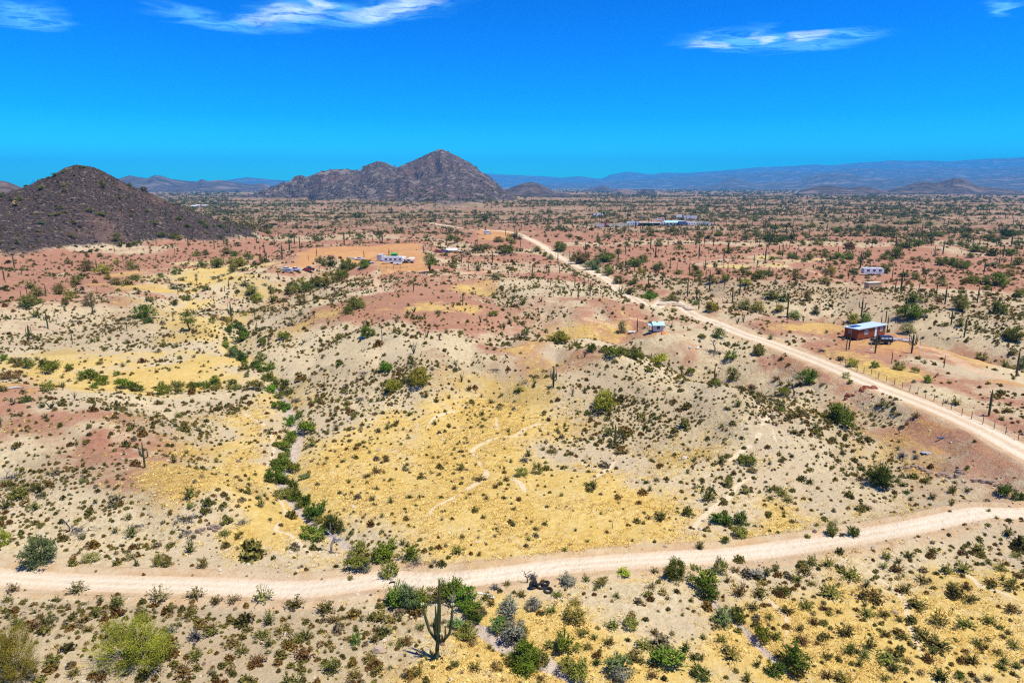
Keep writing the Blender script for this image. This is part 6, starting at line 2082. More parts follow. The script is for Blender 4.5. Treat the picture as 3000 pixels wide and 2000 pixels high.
# ---- vehicles, each with body, cabin, windows, lamps and wheels
def vehicle(label, cat, name, px, py, rz, paint, kind='sedan', group='vehicles parked among the desert camps', s=1.0):
    t_ = thing(name, label, cat, px, py, rz, group, s=s)
    r = 0.34 if kind != 'truck' else 0.4
    if kind == 'sedan':
        Ln, W_ = 4.5, 1.75
        b = MB().side([(-2.25, .35), (2.25, .35), (2.27, .62), (2.1, .82), (1.1, .92), (-1.35, .95), (-2.2, .88), (-2.27, .6)], -W_ / 2, W_ / 2).build('body', paint, t_)
        MB().side([(1.15, .921), (.45, 1.40), (-.85, 1.42), (-1.55, .951)], -W_ / 2 + .08, W_ / 2 - .08).build('cabin', 'glass', t_)
        MB().side([(.52, 1.402), (-.9, 1.424), (-.86, 1.47), (.42, 1.45)], -W_ / 2 + .12, W_ / 2 - .12).build('roof', paint, t_)
        ax = (1.4, -1.4)
    elif kind == 'pickup':
        Ln, W_ = 5.4, 1.9
        b = MB().side([(-2.7, .5), (2.65, .5), (2.7, .8), (2.6, 1.05), (1.3, 1.12), (-.5, 1.15), (-.5, .7), (-2.6, .7), (-2.6, 1.1), (-2.7, 1.1)], -W_ / 2, W_ / 2).build('body', paint, t_)
        MB().box(-2.62, -.5, -W_ / 2, -W_ / 2 + .09, .701, 1.12).box(-2.62, -.5, W_ / 2 - .09, W_ / 2, .701, 1.12).build('bed_side', paint, t_)
        MB().side([(1.25, 1.121), (.6, 1.68), (-.4, 1.70), (-.5, 1.151)], -W_ / 2 + .1, W_ / 2 - .1).build('cabin', 'glass', t_)
        MB().side([(.66, 1.682), (-.45, 1.702), (-.42, 1.76), (.55, 1.75)], -W_ / 2 + .12, W_ / 2 - .12).build('roof', paint, t_)
        ax, r = (1.7, -1.65), 0.39
    elif kind == 'jeep':
        Ln, W_ = 4.2, 1.85
        b = MB().side([(-2.1, .55), (2.05, .55), (2.1, .95), (1.95, 1.12), (.75, 1.16), (-2.1, 1.22)], -W_ / 2, W_ / 2).build('body', paint, t_)
        MB().side([(.72, 1.224), (.45, 1.78), (-2.0, 1.8), (-2.08, 1.224)], -W_ / 2 + .07, W_ / 2 - .07).build('cabin', paint, t_)
        for sg in (-1, 1):
            for x0 in (-1.9, -1.1, -.3):
                yy = sg * (W_ / 2 - .055)
                B(x0, x0 + .65, min(yy, yy + sg * .012), max(yy, yy + sg * .012), 1.3, 1.7).build('window', 'paleblue', t_)
        MB().side([(.52, 1.782), (-2.05, 1.802), (-2.05, 1.88), (.5, 1.86)], -W_ / 2 + .05, W_ / 2 - .05).build('roof', paint, t_)
        B(-2.34, -2.1, -.38, .38, .75, 1.5).build('spare_wheel', 'rubber', t_)
        MB().tube([(1.99, -.8, .6), (2.22, -.8, .62), (2.22, .8, .62), (1.99, .8, .6)], .07, 6).build('bumper', 'silver', t_)
        ax, r = (1.35, -1.3), 0.46
    else:                                                # box van / truck
        Ln, W_ = 6.2, 2.2
        b = MB().side([(1.5, .5), (3.1, .5), (3.1, 1.2), (2.7, 1.35), (2.3, 2.1), (1.5, 2.15)], -W_ / 2, W_ / 2).build('body', paint, t_)
        B(-3.1, 1.45, -W_ / 2 - .1, W_ / 2 + .1, .7, 2.9, bev=.08).build('cargo_box', paint, t_)
        MB().side([(2.69, 1.40), (2.36, 2.02), (1.75, 2.02), (1.75, 1.4)], -W_ / 2 - .02, W_ / 2 + .02).build('window', 'glass', t_)
        ax, r = (2.2, -1.9), 0.45
    for x in ax:
        for sg in (-1, 1):
            wq = MB().wheel(x, sg * (W_ / 2 - .08), r, r, .24).build('wheel', 'rubber', t_)
            MB().wheel(x, sg * (W_ / 2 + .045), r, r * .55, .03, 10).build('rim', 'silver', wq)
    fx = {'sedan': 2.24, 'pickup': 2.63, 'jeep': 2.06, 'truck': 3.1}[kind]
    for sg in (-1, 1):
        B(fx, fx + .06, sg * .62 - .16, sg * .62 + .16, .72, .88).build('headlight', 'white', t_)
        B(-fx - .06, -fx + .0, sg * .68 - .1, sg * .68 + .1, .74, .9).build('tail_light', 'red', t_)
    return t_


def trailer(label, name, px, py, rz, paint='white', Ln=7.6, H_=2.45, group='travel trailers on the desert lots', stripe='blue', cat='trailer', s=1.0, wins=3):
    t_ = thing(name, label, cat, px, py, rz, group, s=s)
    W_ = 2.4
    h = Ln / 2
    pr = [(-h, .62), (h - .5, .62), (h, 1.0), (h, 2.2), (h - .45, .55 + H_), (-h + .3, .6 + H_), (-h, .35 + H_)]
    MB().side(pr, -W_ / 2, W_ / 2).build('body', paint, t_)
    for i in range(wins):
        x = -h + Ln * (i + .75) / (wins + .4)
        f = B(x - .55, x + .55, -W_ / 2 - .03, -W_ / 2 - .002, 1.62, 2.32).build('window', 'dark', t_)
        B(x - .47, x + .47, -W_ / 2 - .045, -W_ / 2 - .031, 1.7, 2.24).build('pane', 'glass', f)
    B(-h + .2, h - .3, -W_ / 2 - .02, -W_ / 2 - .003, 1.15, 1.32).build('stripe', stripe, t_)
    d_ = B(h - 1.75, h - 1.05, -W_ / 2 - .04, -W_ / 2 - .022, .72, 2.5).build('door', 'grey', t_)
    B(h - 1.18, h - 1.1, -W_ / 2 - .07, -W_ / 2 - .041, 1.5, 1.6).build('handle', 'dark', d_)
    for i in (-1, 1):
        B(i * Ln * .22 - .4, i * Ln * .22 + .4, -.4, .4, .6 + H_ - .04, .6 + H_ + .22).build('roof_vent', 'grey', t_)
    for x in (-.95, -.05):
        for sg in (-1, 1):
            MB().wheel(x, sg * (W_ / 2 - .12), .35, .35, .24).build('wheel', 'rubber', t_)
    MB().tube([(h - .1, -.5, .58), (h + 1.2, 0, .52), (h - .1, .5, .58)], .06, 5).build('hitch', 'dark', t_)
    return t_


def container(label, px, py, rz, paint, Ln=6.0, H_=2.6, W_=2.4, name='storage_container', group='sheds and containers', end=None, s=1.0):
    t_ = thing(name, label, 'container', px, py, rz, group, s=s)
    n = int(Ln / .4)
    pr = []
    for i in range(n):                                   # corrugated long sides
        x = -Ln / 2 + i * Ln / n
        q = Ln / n
        pr += [(x, 0), (x + q * .35, 0), (x + q * .5, .05), (x + q * .85, .05)]
    b = MB()
    base = len(pr)
    xs = [(x, -W_ / 2 - .05 + o) for x, o in pr] + [(Ln / 2, -W_ / 2)] + [(x, W_ / 2 + .05 - o) for x, o in reversed(pr)] + [(-Ln / 2 - .001, 0)]
    m = len(xs)
    b.v += [(x, y, .12) for x, y in xs] + [(x, y, H_ - .08) for x, y in xs]
    b.f += [(i, (i + 1) % m, m + (i + 1) % m, m + i) for i in range(m)]
    b.build('side', paint, t_)
    B(-Ln / 2 - .04, Ln / 2 + .04, -W_ / 2 - .08, W_ / 2 + .08, H_ - .079, H_).build('roof', paint, t_)
    B(-Ln / 2 - .04, Ln / 2 + .04, -W_ / 2 - .08, W_ / 2 + .08, 0, .119).build('sill', 'dark', t_)
    for sg in (-1, 1):
        dd = B(Ln / 2 + .001, Ln / 2 + .06, .02 if sg > 0 else -W_ / 2 + .02, W_ / 2 - .02 if sg > 0 else -.02, .14, H_ - .1).build('door', end or paint, t_)
        MB().tube([(Ln / 2 + .09, sg * .25, .2), (Ln / 2 + .09, sg * .25, H_ - .2)], .025, 5).build('lock_rod', 'silver', dd)
    return t_


px, py = zp(2350, 900, 650 / 2352, 835, 388)
vehicle('black off-road vehicle parked before the rust-red cabin', 'car', 'off_road_car', px, py, R_(172), 'black', 'jeep')

# lumber laid out beside the car
px, py = zp(2350, 900, 650 / 2352, 1010, 350)
lp = thing('lumber_pile', 'scattered pale boards and sheets on the dirt right of the rust-red cabin', 'lumber', px, py, R_(-12))
rng = np.random.default_rng(12)
for i in range(22):
    x, y, a = rng.uniform(-2.6, 2.6), rng.uniform(-1.3, 1.3), rng.normal() * 0.35
    ln, wd = rng.uniform(1.2, 2.8), rng.uniform(.12, .5)
    ca, sa = math.cos(a), math.sin(a)
    z = .02 + i * .021
    m = MB()
    m.v = [(x + ca * u * ln / 2 - sa * v * wd / 2, y + sa * u * ln / 2 + ca * v * wd / 2, z + k) for k in (0, .05) for v in (-1, 1) for u in (-1, 1)]
    m.f = [(0, 2, 3, 1), (4, 5, 7, 6), (0, 1, 5, 4), (2, 6, 7, 3), (0, 4, 6, 2), (1, 3, 7, 5)]
    m.build('board', ['white', 'grey', 'wood', 'steel', 'lilac'][i % 5], lp)

# thin poles on pale round footings
for (x, y, top), lab in (((728, 455, 365), 'thin pole on a pale round footing in front of the rust-red cabin'), ((1248, 435, 310), 'thin pole on a pale round footing right of the many-armed saguaro')):
    px, py = zp(2350, 900, 650 / 2352, x, y)
    p_, h, _, _ = metres(px, py, (y - top) * 650 / 2352 * 0.784, 5)
    q = thing('pole', lab, 'pole', px, py, 0, 'poles near the rust-red cabin')
    MB().tube([(0, 0, 0.1), (0, 0, h)], .055, 7).build('mast', 'grey', q)
    MB().tube([(0, 0, -0.1), (0, 0, .14)], .48, 16).build('footing', 'concrete', q)
    MB().tube([(-.02, 0, h), (.25, 0, h + .02)], .05, 6).build('arm', 'grey', q)

# ---- small white cabin with the blue roof
px, py = zp(1700, 850, 500 / 2352, 1003, 592)
sc_ = thing('tiny_house', 'tiny rust-streaked white house with a pale blue roof and a porch', 'tiny house', px, py, R_(2))
_, sh, sw, _ = metres(px, py, 150 * .2126 * .784, 145 * .2126 * .784)
k = sw / 3.2
sc_.scale = (k, k, k)
B(0, 3.2, 0, 2.4, .55, 2.5).build('wall', 'rustwhite', sc_)
for i in range(8):
    B(.02 + i * .4, .37 + i * .4, -.03, -.002, .58, 2.46).build('plank', 'rustwhite', sc_)
MB().prism([(-.45, 2.38), (-.45, 2.46), (1.2, 3.36), (2.7, 2.7), (2.7, 2.6), (1.2, 3.26)], -.25, 3.5).build('roof', 'skyroof', sc_)
MB().box(1.1, 1.6, .9, 1.1, 3.2, 3.4).build('roof_vent', 'dark', sc_)
window(sc_, 1.55, 1.72, .75, .7, y=-.04, frame='dark', split=False)
B(-1.25, -.02, 0, 2.2, .45, .56).build('porch_floor', 'wood', sc_)
MB().prism([(-.15, 2.32), (-.15, 2.38), (2.3, 2.62), (2.3, 2.56)], -1.4, -.26).build('porch_roof', 'skyroof', sc_)
for y in (.08, 2.1):
    B(-1.22, -1.12, y - .05, y + .05, .561, 2.33).build('post', 'wood', sc_)
B(-.9, -.35, -.32, -.02, .0, .3).build('step', 'blue', sc_)
B(-.04, -.021, .5, 1.2, .58, 2.2).build('door', 'wood', sc_)
B(-.1, 3.3, .1, .25, .3, .54).build('chassis', 'dark', sc_)
for x in (.9, 2.2):
    for y in (.25, 2.15):
        MB().wheel(x, y, .32, .32, .22).build('wheel', 'rubber', sc_)
for (x, y), lab, mt, cat, sz in (((1148, 600), 'orange tarp heap at the right corner of the tiny house', 'orange', 'tarp', .55), ((1648, 715), 'small dark violet bin on the slope right of the tiny house', 'dark', 'bin', .3)):
    px, py = zp(1700, 850, 500 / 2352, x, y)
    q = thing('tarp' if cat == 'tarp' else 'bin', lab, cat, px, py, 0)
    MB().prism([(-sz, 0), (sz, 0), (sz * .6, sz * .5), (sz * .1, sz * .75), (-sz * .5, sz * .4)], -sz * .9, sz * .9).build('cover' if cat == 'tarp' else 'tub', mt, q)
px, py = zp(1700, 850, 500 / 2352, 745, 572)
q = thing('sheet_pile', 'white sheet lying on the dirt left of the tiny house', 'sheet', px, py, R_(5))
B(-1.5, 1.5, -.5, .5, .02, .1).build('top_sheet', 'white', q)
B(-1.3, 1.4, -.6, .35, -.1, .018).build('lower_sheet', 'grey', q)

# ---- white trailer and tan shed on the right
px, py = tp(3, [(1305, 906)])[0]
trailer('long white travel trailer alone on the pink flat at right', 'travel_trailer', px, py, R_(-2), 'white', 8.0, 2.4, stripe='silver')
px, py = tp(3, [(1308, 996)])[0]
sh_ = thing('storage_shed', 'plain tan box shed standing below the lone white trailer', 'shed', px, py, R_(14), 'sheds and containers')
B(-2.6, 2.6, -1.1, 1.1, 0, 2.0).build('wall', 'tan', sh_)
B(-2.75, 2.75, -1.25, 1.25, 2.001, 2.12).build('roof', 'cream', sh_)
for i in range(9):
    B(-2.55 + i * .57, -2.55 + i * .57 + .5, -1.13, -1.101, .04, 1.95).build('panel', 'tan', sh_)
dd = B(2.601, 2.64, -.5, .45, .05, 1.85).build('door', 'wood', sh_)
B(2.641, 2.68, .25, .32, .9, 1.0).build('handle', 'dark', dd)

# ---- the camp on the cleared orange lot
def z5(x, y):
    return zp(750, 680, 600 / 2352, x, y)


a = z5(1437, 327)
container('grey-white shed at the left end of the camp on the cleared lot', *a, R_(78), 'grey', 4.6, 3.0)
a = z5(1492, 333)
vehicle('white car parked behind the white trailer on the cleared lot', 'car', 'parked_car', *a, R_(170), 'white', 'sedan')
a = z5(1590, 306)
gs = thing('storage_shed', 'bright green shed behind the white trailer on the cleared lot', 'shed', *a, 0, 'sheds and containers')
B(-1.5, 1.5, -1.2, 1.2, 0, 2.5).build('wall', 'green', gs)
MB().prism([(-1.4, 2.501), (1.4, 2.501), (0, 3.0)], -1.65, 1.65).build('roof', 'green', gs)
B(-.5, .5, -1.23, -1.201, .05, 2.0).build('door', 'dark', gs)
a = z5(1543, 302)
vehicle('yellow truck between the green shed and the white car', 'truck', 'parked_truck', *a, R_(10), 'yellow', 'truck', s=0.7)
a = z5(1578, 357)
trailer('white travel trailer with dark windows at the front of the camp', 'travel_trailer', *a, R_(-3), 'white', 9.6, 2.6, stripe='silver', wins=4)
a = z5(1625, 374)
q = thing('utility_trailer', 'low white utility trailer before the white travel trailer', 'trailer', *a, R_(4))
B(-1.9, 1.9, -.95, .95, .5, .62).build('deck', 'white', q)
for sg in (-1, 1):
    B(-1.9, 1.9, sg * .93 - .04, sg * .93 + .04, .621, .95).build('side_rail', 'white', q)
    MB().wheel(0, sg * 1.05, .33, .33, .2).build('wheel', 'rubber', q)
MB().tube([(1.9, -.4, .55), (3.0, 0, .5), (1.9, .4, .55)], .05, 5).build('hitch', 'dark', q)
a = z5(1687, 354)
cmp_ = vehicle('dark pickup carrying a white camper beside the white trailer', 'truck', 'camper_pickup', *a, R_(-15), 'dark', 'pickup')
MB().side([(-2.75, 1.13), (.5, 1.78), (1.2, 1.8), (1.2, 2.9), (.6, 3.1), (-2.75, 3.1)], -1.05, 1.05).build('camper', 'white', cmp_)
a = z5(1744, 352)
vehicle('white pickup right of the camper in the camp', 'truck', 'parked_pickup', *a, R_(20), 'white', 'pickup')
a = z5(1792, 356)
q = thing('canopy', 'small white canopy with red base at the right end of the camp', 'canopy', *a, 0)
MB().prism([(-1.2, 2.2), (1.2, 2.2), (0, 2.8)], -1.3, 1.3).build('roof', 'white', q)
for x in (-1.2, 1.2):
    for y in (-1.1, 1.1):
        MB().tube([(x, y, 0), (x, y, 2.21)], .05, 5).build('leg', 'silver', q)
B(-.8, .8, -.6, .5, 0, .5).build('table', 'red', q)
a = z5(1190, 322)
vehicle('white pickup parked left of the camp, above the green trees', 'truck', 'parked_pickup', *a, R_(175), 'white', 'pickup')
a = z5(1085, 306)
q = thing('boat', 'pale upturned boat lying on the cleared lot', 'boat', *a, R_(5))
MB().side([(-2.6, .05), (2.2, .05), (2.9, .45), (2.2, .7), (-2.4, .7)], -.7, .7).build('hull', 'cream', q)
B(-2.2, 1.6, -.72, .72, .701, .76).build('keel_board', 'grey', q)
a = z5(1325, 362)
q = thing('quad_bike', 'small red and white quad bike on the track into the lot', 'quad bike', *a, R_(40))
MB().side([(-.9, .5), (.9, .5), (1.0, .8), (.3, .85), (-.1, 1.05), (-.9, .95)], -.35, .35).build('body', 'white', q)
B(-.6, .3, -.3, .3, 1.06, 1.15).build('seat', 'red', q)
MB().tube([(.45, -.45, 1.2), (.4, 0, 1.15), (.45, .45, 1.2)], .03, 5).build('handlebar', 'dark', q)
for x in (-.65, .65):
    for sg in (-1, 1):
        MB().wheel(x, sg * .5, .32, .32, .28, 10).build('wheel', 'rubber', q)
for (x, y, col, kd, rz, lab) in ((262, 452, 'yellow', 'sedan', 100, 'yellow car at the left end of the car row below the lot'), (350, 436, 'white', 'sedan', 5, 'white car second from left in the row below the lot'),
                                 (366, 462, 'silver', 'sedan', 8, 'silver car just in front of the white car below the lot'), (455, 446, 'white', 'pickup', 170, 'white pickup right of the two pale cars below the lot'),
                                 (582, 448, 'red', 'sedan', 12, 'red car at the right end of the row below the lot'), (610, 440, 'black', 'pickup', 150, 'black pickup beside the red car below the lot')):
    a = z5(x, y)
    vehicle(lab, 'truck' if kd == 'pickup' else 'car', 'parked_pickup' if kd == 'pickup' else 'parked_car', *a, R_(rz), col, kd)
a = z5(520, 430)
q = thing('scrap_pile', 'low grey scrap pile between the parked cars below the lot', 'scrap', *a, 0)
for i in range(9):
    x, y = rng.uniform(-2, 2), rng.uniform(-.8, .8)
    B(x - .5, x + .5, y - .2, y + .2, .02 + i * .051, .06 + i * .051).build('scrap_piece', ['grey', 'dark', 'wood'][i % 3], q)
for i, (x, y) in enumerate(((1523, 428), (1580, 428), (1640, 420), (1865, 430))):
    pass
q = thing('gate_fence', 'low rail fence along the front of the cleared lot', 'fence', *z5(1580, 428), R_(2))
for i in range(5):
    B(-6 + i * 3 - .07, -6 + i * 3 + .07, -.07, .07, -.2, 1.5).build('fence_post', 'post', q)
for z in (.6, 1.2):
    B(-6, 6, -.022, .022, z - .04, z + .04).build('rail', 'wood', q)
for (x, y, col, kd, rz, lab) in ((2095, 236, 'red', 'sedan', 170, 'red car left of the dark truck by the yellow tent'), (2135, 232, 'blue', 'pickup', 10, 'dark blue pickup next to the red car'), (2190, 232, 'black', 'sedan', 0, 'black car touching the yellow tent')):
    vehicle(lab, 'truck' if kd == 'pickup' else 'car', 'parked_pickup' if kd == 'pickup' else 'parked_car', *z5(x, y), R_(rz), col, kd)
q = thing('tent', 'yellow tent with a white sloping roof beside the parked cars', 'tent', *z5(2250, 236), 0)
B(-3.2, 3.2, -1.6, 1.6, 0, 1.5).build('wall', 'yellow', q)
MB().prism([(-1.9, 1.501), (1.9, 1.501), (.3, 2.7)], -3.3, 3.3).build('roof', 'white', q)
B(.3, 1.3, -1.63, -1.601, .02, 1.4).build('door', 'cream', q)
q = thing('utility_trailer', 'small pale utility trailer right of the yellow tent', 'trailer', *z5(2325, 234), R_(10))
B(-1.6, 1.6, -.9, .9, .5, 1.1).build('box', 'white', q)
for sg in (-1, 1):
    MB().wheel(0, sg * 1.0, .33, .33, .2).build('wheel', 'rubber', q)
MB().tube([(1.6, 0, .6), (2.7, 0, .5)], .06, 5).build('hitch', 'dark', q)

# bus and orange pad beyond the road
px, py = tp(2, [(1008, 627)])[0]
t_ = vehicle('pale blue bus parked left of the road beyond the orange pad', 'bus', 'bus', px, py, R_(20), 'paleblue', 'truck', s=1.0)
B(-2.9, 1.3, -1.235, -1.201, 1.7, 2.4).build('window_band', 'glass', t_)

# ---- compound far right of the road
def z6(x, y):
    return zp(1700, 580, 600 / 2352, x, y)


container('grey container at the left end of the far compound', *z6(222, 331), R_(4), 'grey', 9, 3.2)
container('dark red container behind the grey container in the far compound', *z6(285, 324), R_(3), 'red', 9, 3.4)
container('long cream container left in the far compound', *z6(378, 337), R_(4), 'cream', 14, 3.4)
container('long cream container right in the far compound', *z6(500, 331), R_(-3), 'cream', 12, 3.6)
trailer('pale blue house trailer in the middle of the far compound', 'house_trailer', *z6(610, 317), R_(-3), 'paleblue', 14, 3.6, stripe='white', s=1.0, wins=5)
vehicle('white car between the blue house trailer and the long carport', 'car', 'parked_car', *z6(683, 317), R_(8), 'white', 'sedan', s=1.2)


def carport(label, px, py, Ln, roof, rz=0.0, H_=3.2):
    q = thing('carport', label, 'carport', px, py, rz, 'carports and buildings of the far compound')
    MB().prism([(-3, H_ - .3), (3, H_), (3, H_ + .12), (-3, H_ - .18)], -Ln / 2, Ln / 2).build('roof', roof, q)
    n = max(3, int(Ln / 5))
    for i in range(n):
        for y in (-2.8, 2.8):
            x = -Ln / 2 + .3 + i * (Ln - .6) / (n - 1)
            B(x - .08, x + .08, y - .08, y + .08, 0, H_ - .32).build('post', 'wood', q)
    B(-Ln / 2 + .5, Ln / 2 - .5, 2.0, 2.2, 0, H_ - .5).build('back_wall', 'wood', q)
    return q


carport('long carport with a cream roof in the far compound', *z6(775, 316), 18, 'cream')
carport('shorter carport with a grey roof beside the cream one', *z6(860, 318), 13, 'grey', 0.1)
vehicle('white box truck left of the blue-roofed house in the far compound', 'truck', 'box_truck', *z6(968, 318), R_(175), 'white', 'truck', s=1.35)
q = thing('house', 'low house with a long pale blue roof in the far compound', 'house', *z6(1082, 318), 0.0, 'carports and buildings of the far compound')
B(-9, 9, 0, 7, 0, 3.0).build('wall', 'white', q)
MB().prism([(-.8, 2.9), (3.5, 4.6), (7.8, 2.9), (7.8, 3.05), (3.5, 4.75), (-.8, 3.05)], -9.8, 9.8).build('roof', 'skyroof', q)
for x in (-7, -3.5, 3, 6.5):
    window(q, x, 1.7, 1.6, 1.3, y=-.003, frame='dark')
B(-.6, .6, -.06, -.002, .02, 2.3).build('door', 'wood', q)
vehicle('dark blue box truck right of the blue-roofed house', 'truck', 'box_truck', *z6(1180, 318), R_(3), 'blue', 'truck', s=1.5)
trailer('white mobile home right of the dark blue truck', 'house_trailer', *z6(1262, 318), R_(2), 'white', 11, 3.4, stripe='grey', wins=4)
trailer('second white mobile home beside the teal-ended one', 'house_trailer', *z6(1352, 318), R_(-2), 'cream', 10, 3.6, stripe='grey', wins=4)
container('pale blue container with teal doors at the right end of the far compound', *z6(1430, 320), R_(2), 'paleblue', 11, 3.6, end='teal')
trailer('white motor home among bushes above the far compound', 'motor_home', *z6(205, 215), R_(5), 'white', 13, 3.6, stripe='grey', wins=3)
for (x, y, col, kd, rz, lab) in ((715, 228, 'silver', 'sedan', 5, 'silver car above the far compound'), (858, 228, 'grey', 'sedan', 175, 'grey car left of the black pickup above the compound'), (945, 222, 'black', 'pickup', 10, 'black pickup above the far compound'),
                                 (900, 262, 'white', 'pickup', 0, 'white pickup between the compound and the cars behind'), (962, 258, 'white', 'sedan', 8, 'white car right of the white pickup above the compound'),
                                 (1092, 236, 'black', 'pickup', 170, 'black pickup left of the long lilac trailer'), (1140, 236, 'white', 'truck', 5, 'white box truck touching the long lilac trailer')):
    vehicle(lab, 'car' if kd == 'sedan' else 'truck', {'sedan': 'parked_car', 'pickup': 'parked_pickup', 'truck': 'box_truck'}[kd], *z6(x, y), R_(rz), col, kd, s=1.5)
container('long lilac-white trailer box above the blue-roofed house', *z6(1260, 242), R_(2), 'lilac', 16, 4.2, name='semi_trailer')
# buildings near the foot of the big mountain, tiny
for (x, y, w_, mt, lab) in ((1335, 440, 9, 'white', 'tiny white house left of the two by the plain edge'), (1365, 436, 7, 'white', 'middle tiny white house at the plain edge'), (1410, 437, 10, 'lilac', 'tiny pale house right of the three at the plain edge'),
                            (1475, 408, 14, 'white', 'tiny white house in the far green plain'), (1548, 374, 22, 'orange', 'tiny orange roofed house farthest in the green plain')):
    px, py = tp(1, [(x, y)])[0]
    q = thing('farm_house', lab, 'house', px, py, 0.1, 'tiny houses at the foot of the mountain')
    B(-w_ / 2, w_ / 2, -3, 3, 0, 2.6).build('wall', 'white', q)
    MB().prism([(-3.6, 2.5), (3.6, 2.5), (0, 3.8)], -w_ / 2 - .6, w_ / 2 + .6).build('roof', mt, q)

# ---- tyres dumped below the lower road
TY = [((1375, 750), 0.0, 'tyre lying flat in the middle of the dumped tyres'), ((1405, 735), 0.25, 'tyre lying behind the flat one, nearest the road'), ((1425, 780), 0.1, 'tyre farthest right and closest to the viewer of the dumped tyres'), ((1340, 742), 1.2, 'tyre standing tilted left of the flat tyre'),
      ((1320, 760), 1.35, 'leftmost tyre standing almost upright among the dumped tyres')]
for (x, y), tilt, lab in TY:
    px, py = tp(8, [(x, y)])[0]
    q = link('tyre', None)
    q.location = site(px, py, .12 + .3 * math.sin(tilt))
    q.rotation_euler = (tilt, 0.1, x)
    tag(q, lab, 'tyre', 'tyres dumped below the lower road')
    m = MB()
    for i in range(20):
        for j in range(8):
            a, b2 = 2 * math.pi * i / 20, 2 * math.pi * j / 8
            rr = .36 + .13 * math.cos(b2)
            m.v.append((rr * math.cos(a), rr * math.sin(a), .13 * math.sin(b2)))
    for i in range(20):
        for j in range(8):
            m.f.append((i * 8 + j, ((i + 1) % 20) * 8 + j, ((i + 1) % 20) * 8 + (j + 1) % 8, i * 8 + (j + 1) % 8))
    m.build('tread', 'rubber', q)
    m = MB()
    for i in range(20):
        a = 2 * math.pi * i / 20
        m.v += [(.25 * math.cos(a), .25 * math.sin(a), -.06), (.25 * math.cos(a), .25 * math.sin(a), .06)]
    m.f = [(2 * i, 2 * ((i + 1) % 20), 2 * ((i + 1) % 20) + 1, 2 * i + 1) for i in range(20)]
    m.build('bead', 'dark', q)
for k_, (x, y), lab, r_ in ((8, (350, 722), 'lone dark tyre scrap on the road edge left of the big saguaro', .38),):
    px, py = tp(k_, [(x, y)])[0]
    q = thing('tyre_scrap', lab, 'tyre', px, py, .4)
    MB().tube([(-.3, 0, .06), (-.1, .08, .11), (.12, .06, .1), (.3, -.03, .05)], .08, 7).build('rubber_strip', 'rubber', q)
px, py = tp(8, [(985, 800)])[0]
q = thing('board_scrap', 'pale broken board lying below the lower road beside the green bushes', 'board', px, py, -.3)
B(-.8, .8, -.14, .14, .02, .1).build('long_piece', 'cream', q)
B(.55, 1.15, -.4, -.16, .02, .08).build('short_piece', 'white', q)
px, py = tp(6, [(1685, 765)])[0]
q = thing('sheet_pile', 'grey metal sheets lying below the upper road', 'sheet', px, py, .1)
B(-.9, .9, -.3, .3, .03, .09).build('top_sheet', 'silver', q)
B(-.4, 1.3, -.45, .1, -.05, .028).build('lower_sheet', 'grey', q)
px, py = tp(6, [(1795, 666)])[0]
q = thing('pipe_piece', 'blue-grey pipe lying on the pink slope below the upper road', 'pipe', px, py, 0)
MB().tube([(-.9, 0, .1), (.9, .05, .1)], .12, 8).build('tube', 'blue', q)
# fallen pale logs and debris by the cabin ravine
for k_, (x, y), lab, rz, c_ in ((4, (1040, 360), 'orange-brown fallen trunk beside the dark wash bushes', -.35, 'wood'), (6, (50, 45), 'white plastic drum on the slope below the tiny house', 1.4, 'white'), (6, (105, 50), 'white plank on the slope right of the white drum', .3, 'white'), (4, (100, 325), 'pale fallen branch log at the left edge', .4, 'concrete'),
                                (2, (1270, 1075), 'dry log lying on the pink ridge', .3, 'wood')):
    px, py = tp(k_, [(x, y)])[0]
    q = thing('log' if c_ != 'white' else 'debris', lab, 'log' if c_ != 'white' else 'debris', px, py, rz)
    ln = 2.6 if c_ == 'wood' else 0.9 if c_ == 'white' else 2.2
    MB().tube([(-ln / 2, 0, .14), (0, .08, .2), (ln / 2, 0, .16)], [.2, .17, .1], 8).build('stem', c_, q)
    MB().tube([(0, .06, .2), (.35, .35, .5)], [.09, .04], 6).build('stub', c_, q)

# ---- wire fence along the upper road
fp_ = tp(6, [(1200, 210), (1247, 218), (1297, 232), (1348, 252), (1402, 276), (1457, 300), (1511, 325), (1563, 345), (1617, 366), (1671, 388), (1730, 412), (1789, 442), (1849, 470), (1922, 508), (1988, 535), (2066, 570), (2144, 602), (2224, 636), (2310, 678)])
fp_ = tp(3, [(1088, 1515), (1120, 1528), (1150, 1540)]) + fp_ + [(2370, 1012)]
fg = G([q[0] for q in fp_], [q[1] for q in fp_])
fn = link('wire_fence', None)
fn.location = fg[0]
tag(fn, 'wire fence on thin rusty posts along the right side of the upper road', 'fence')
o0 = np.array(fg[0])
for i, g in enumerate(fg):
    b = g - o0
    B(b[0] - .035, b[0] + .035, b[1] - .035, b[1] + .035, b[2] - .4, b[2] + 1.2).build('fence_post', 'post', fn)
for hgt in (.35, .7, 1.05):
    MB().tube([(q[0] - o0[0], q[1] - o0[1], q[2] - o0[2] + hgt) for q in fg], .012, 4).build('wire', 'silver', fn)

# ---- broken rock ledges in the slope at right and left
rng = np.random.default_rng(77)


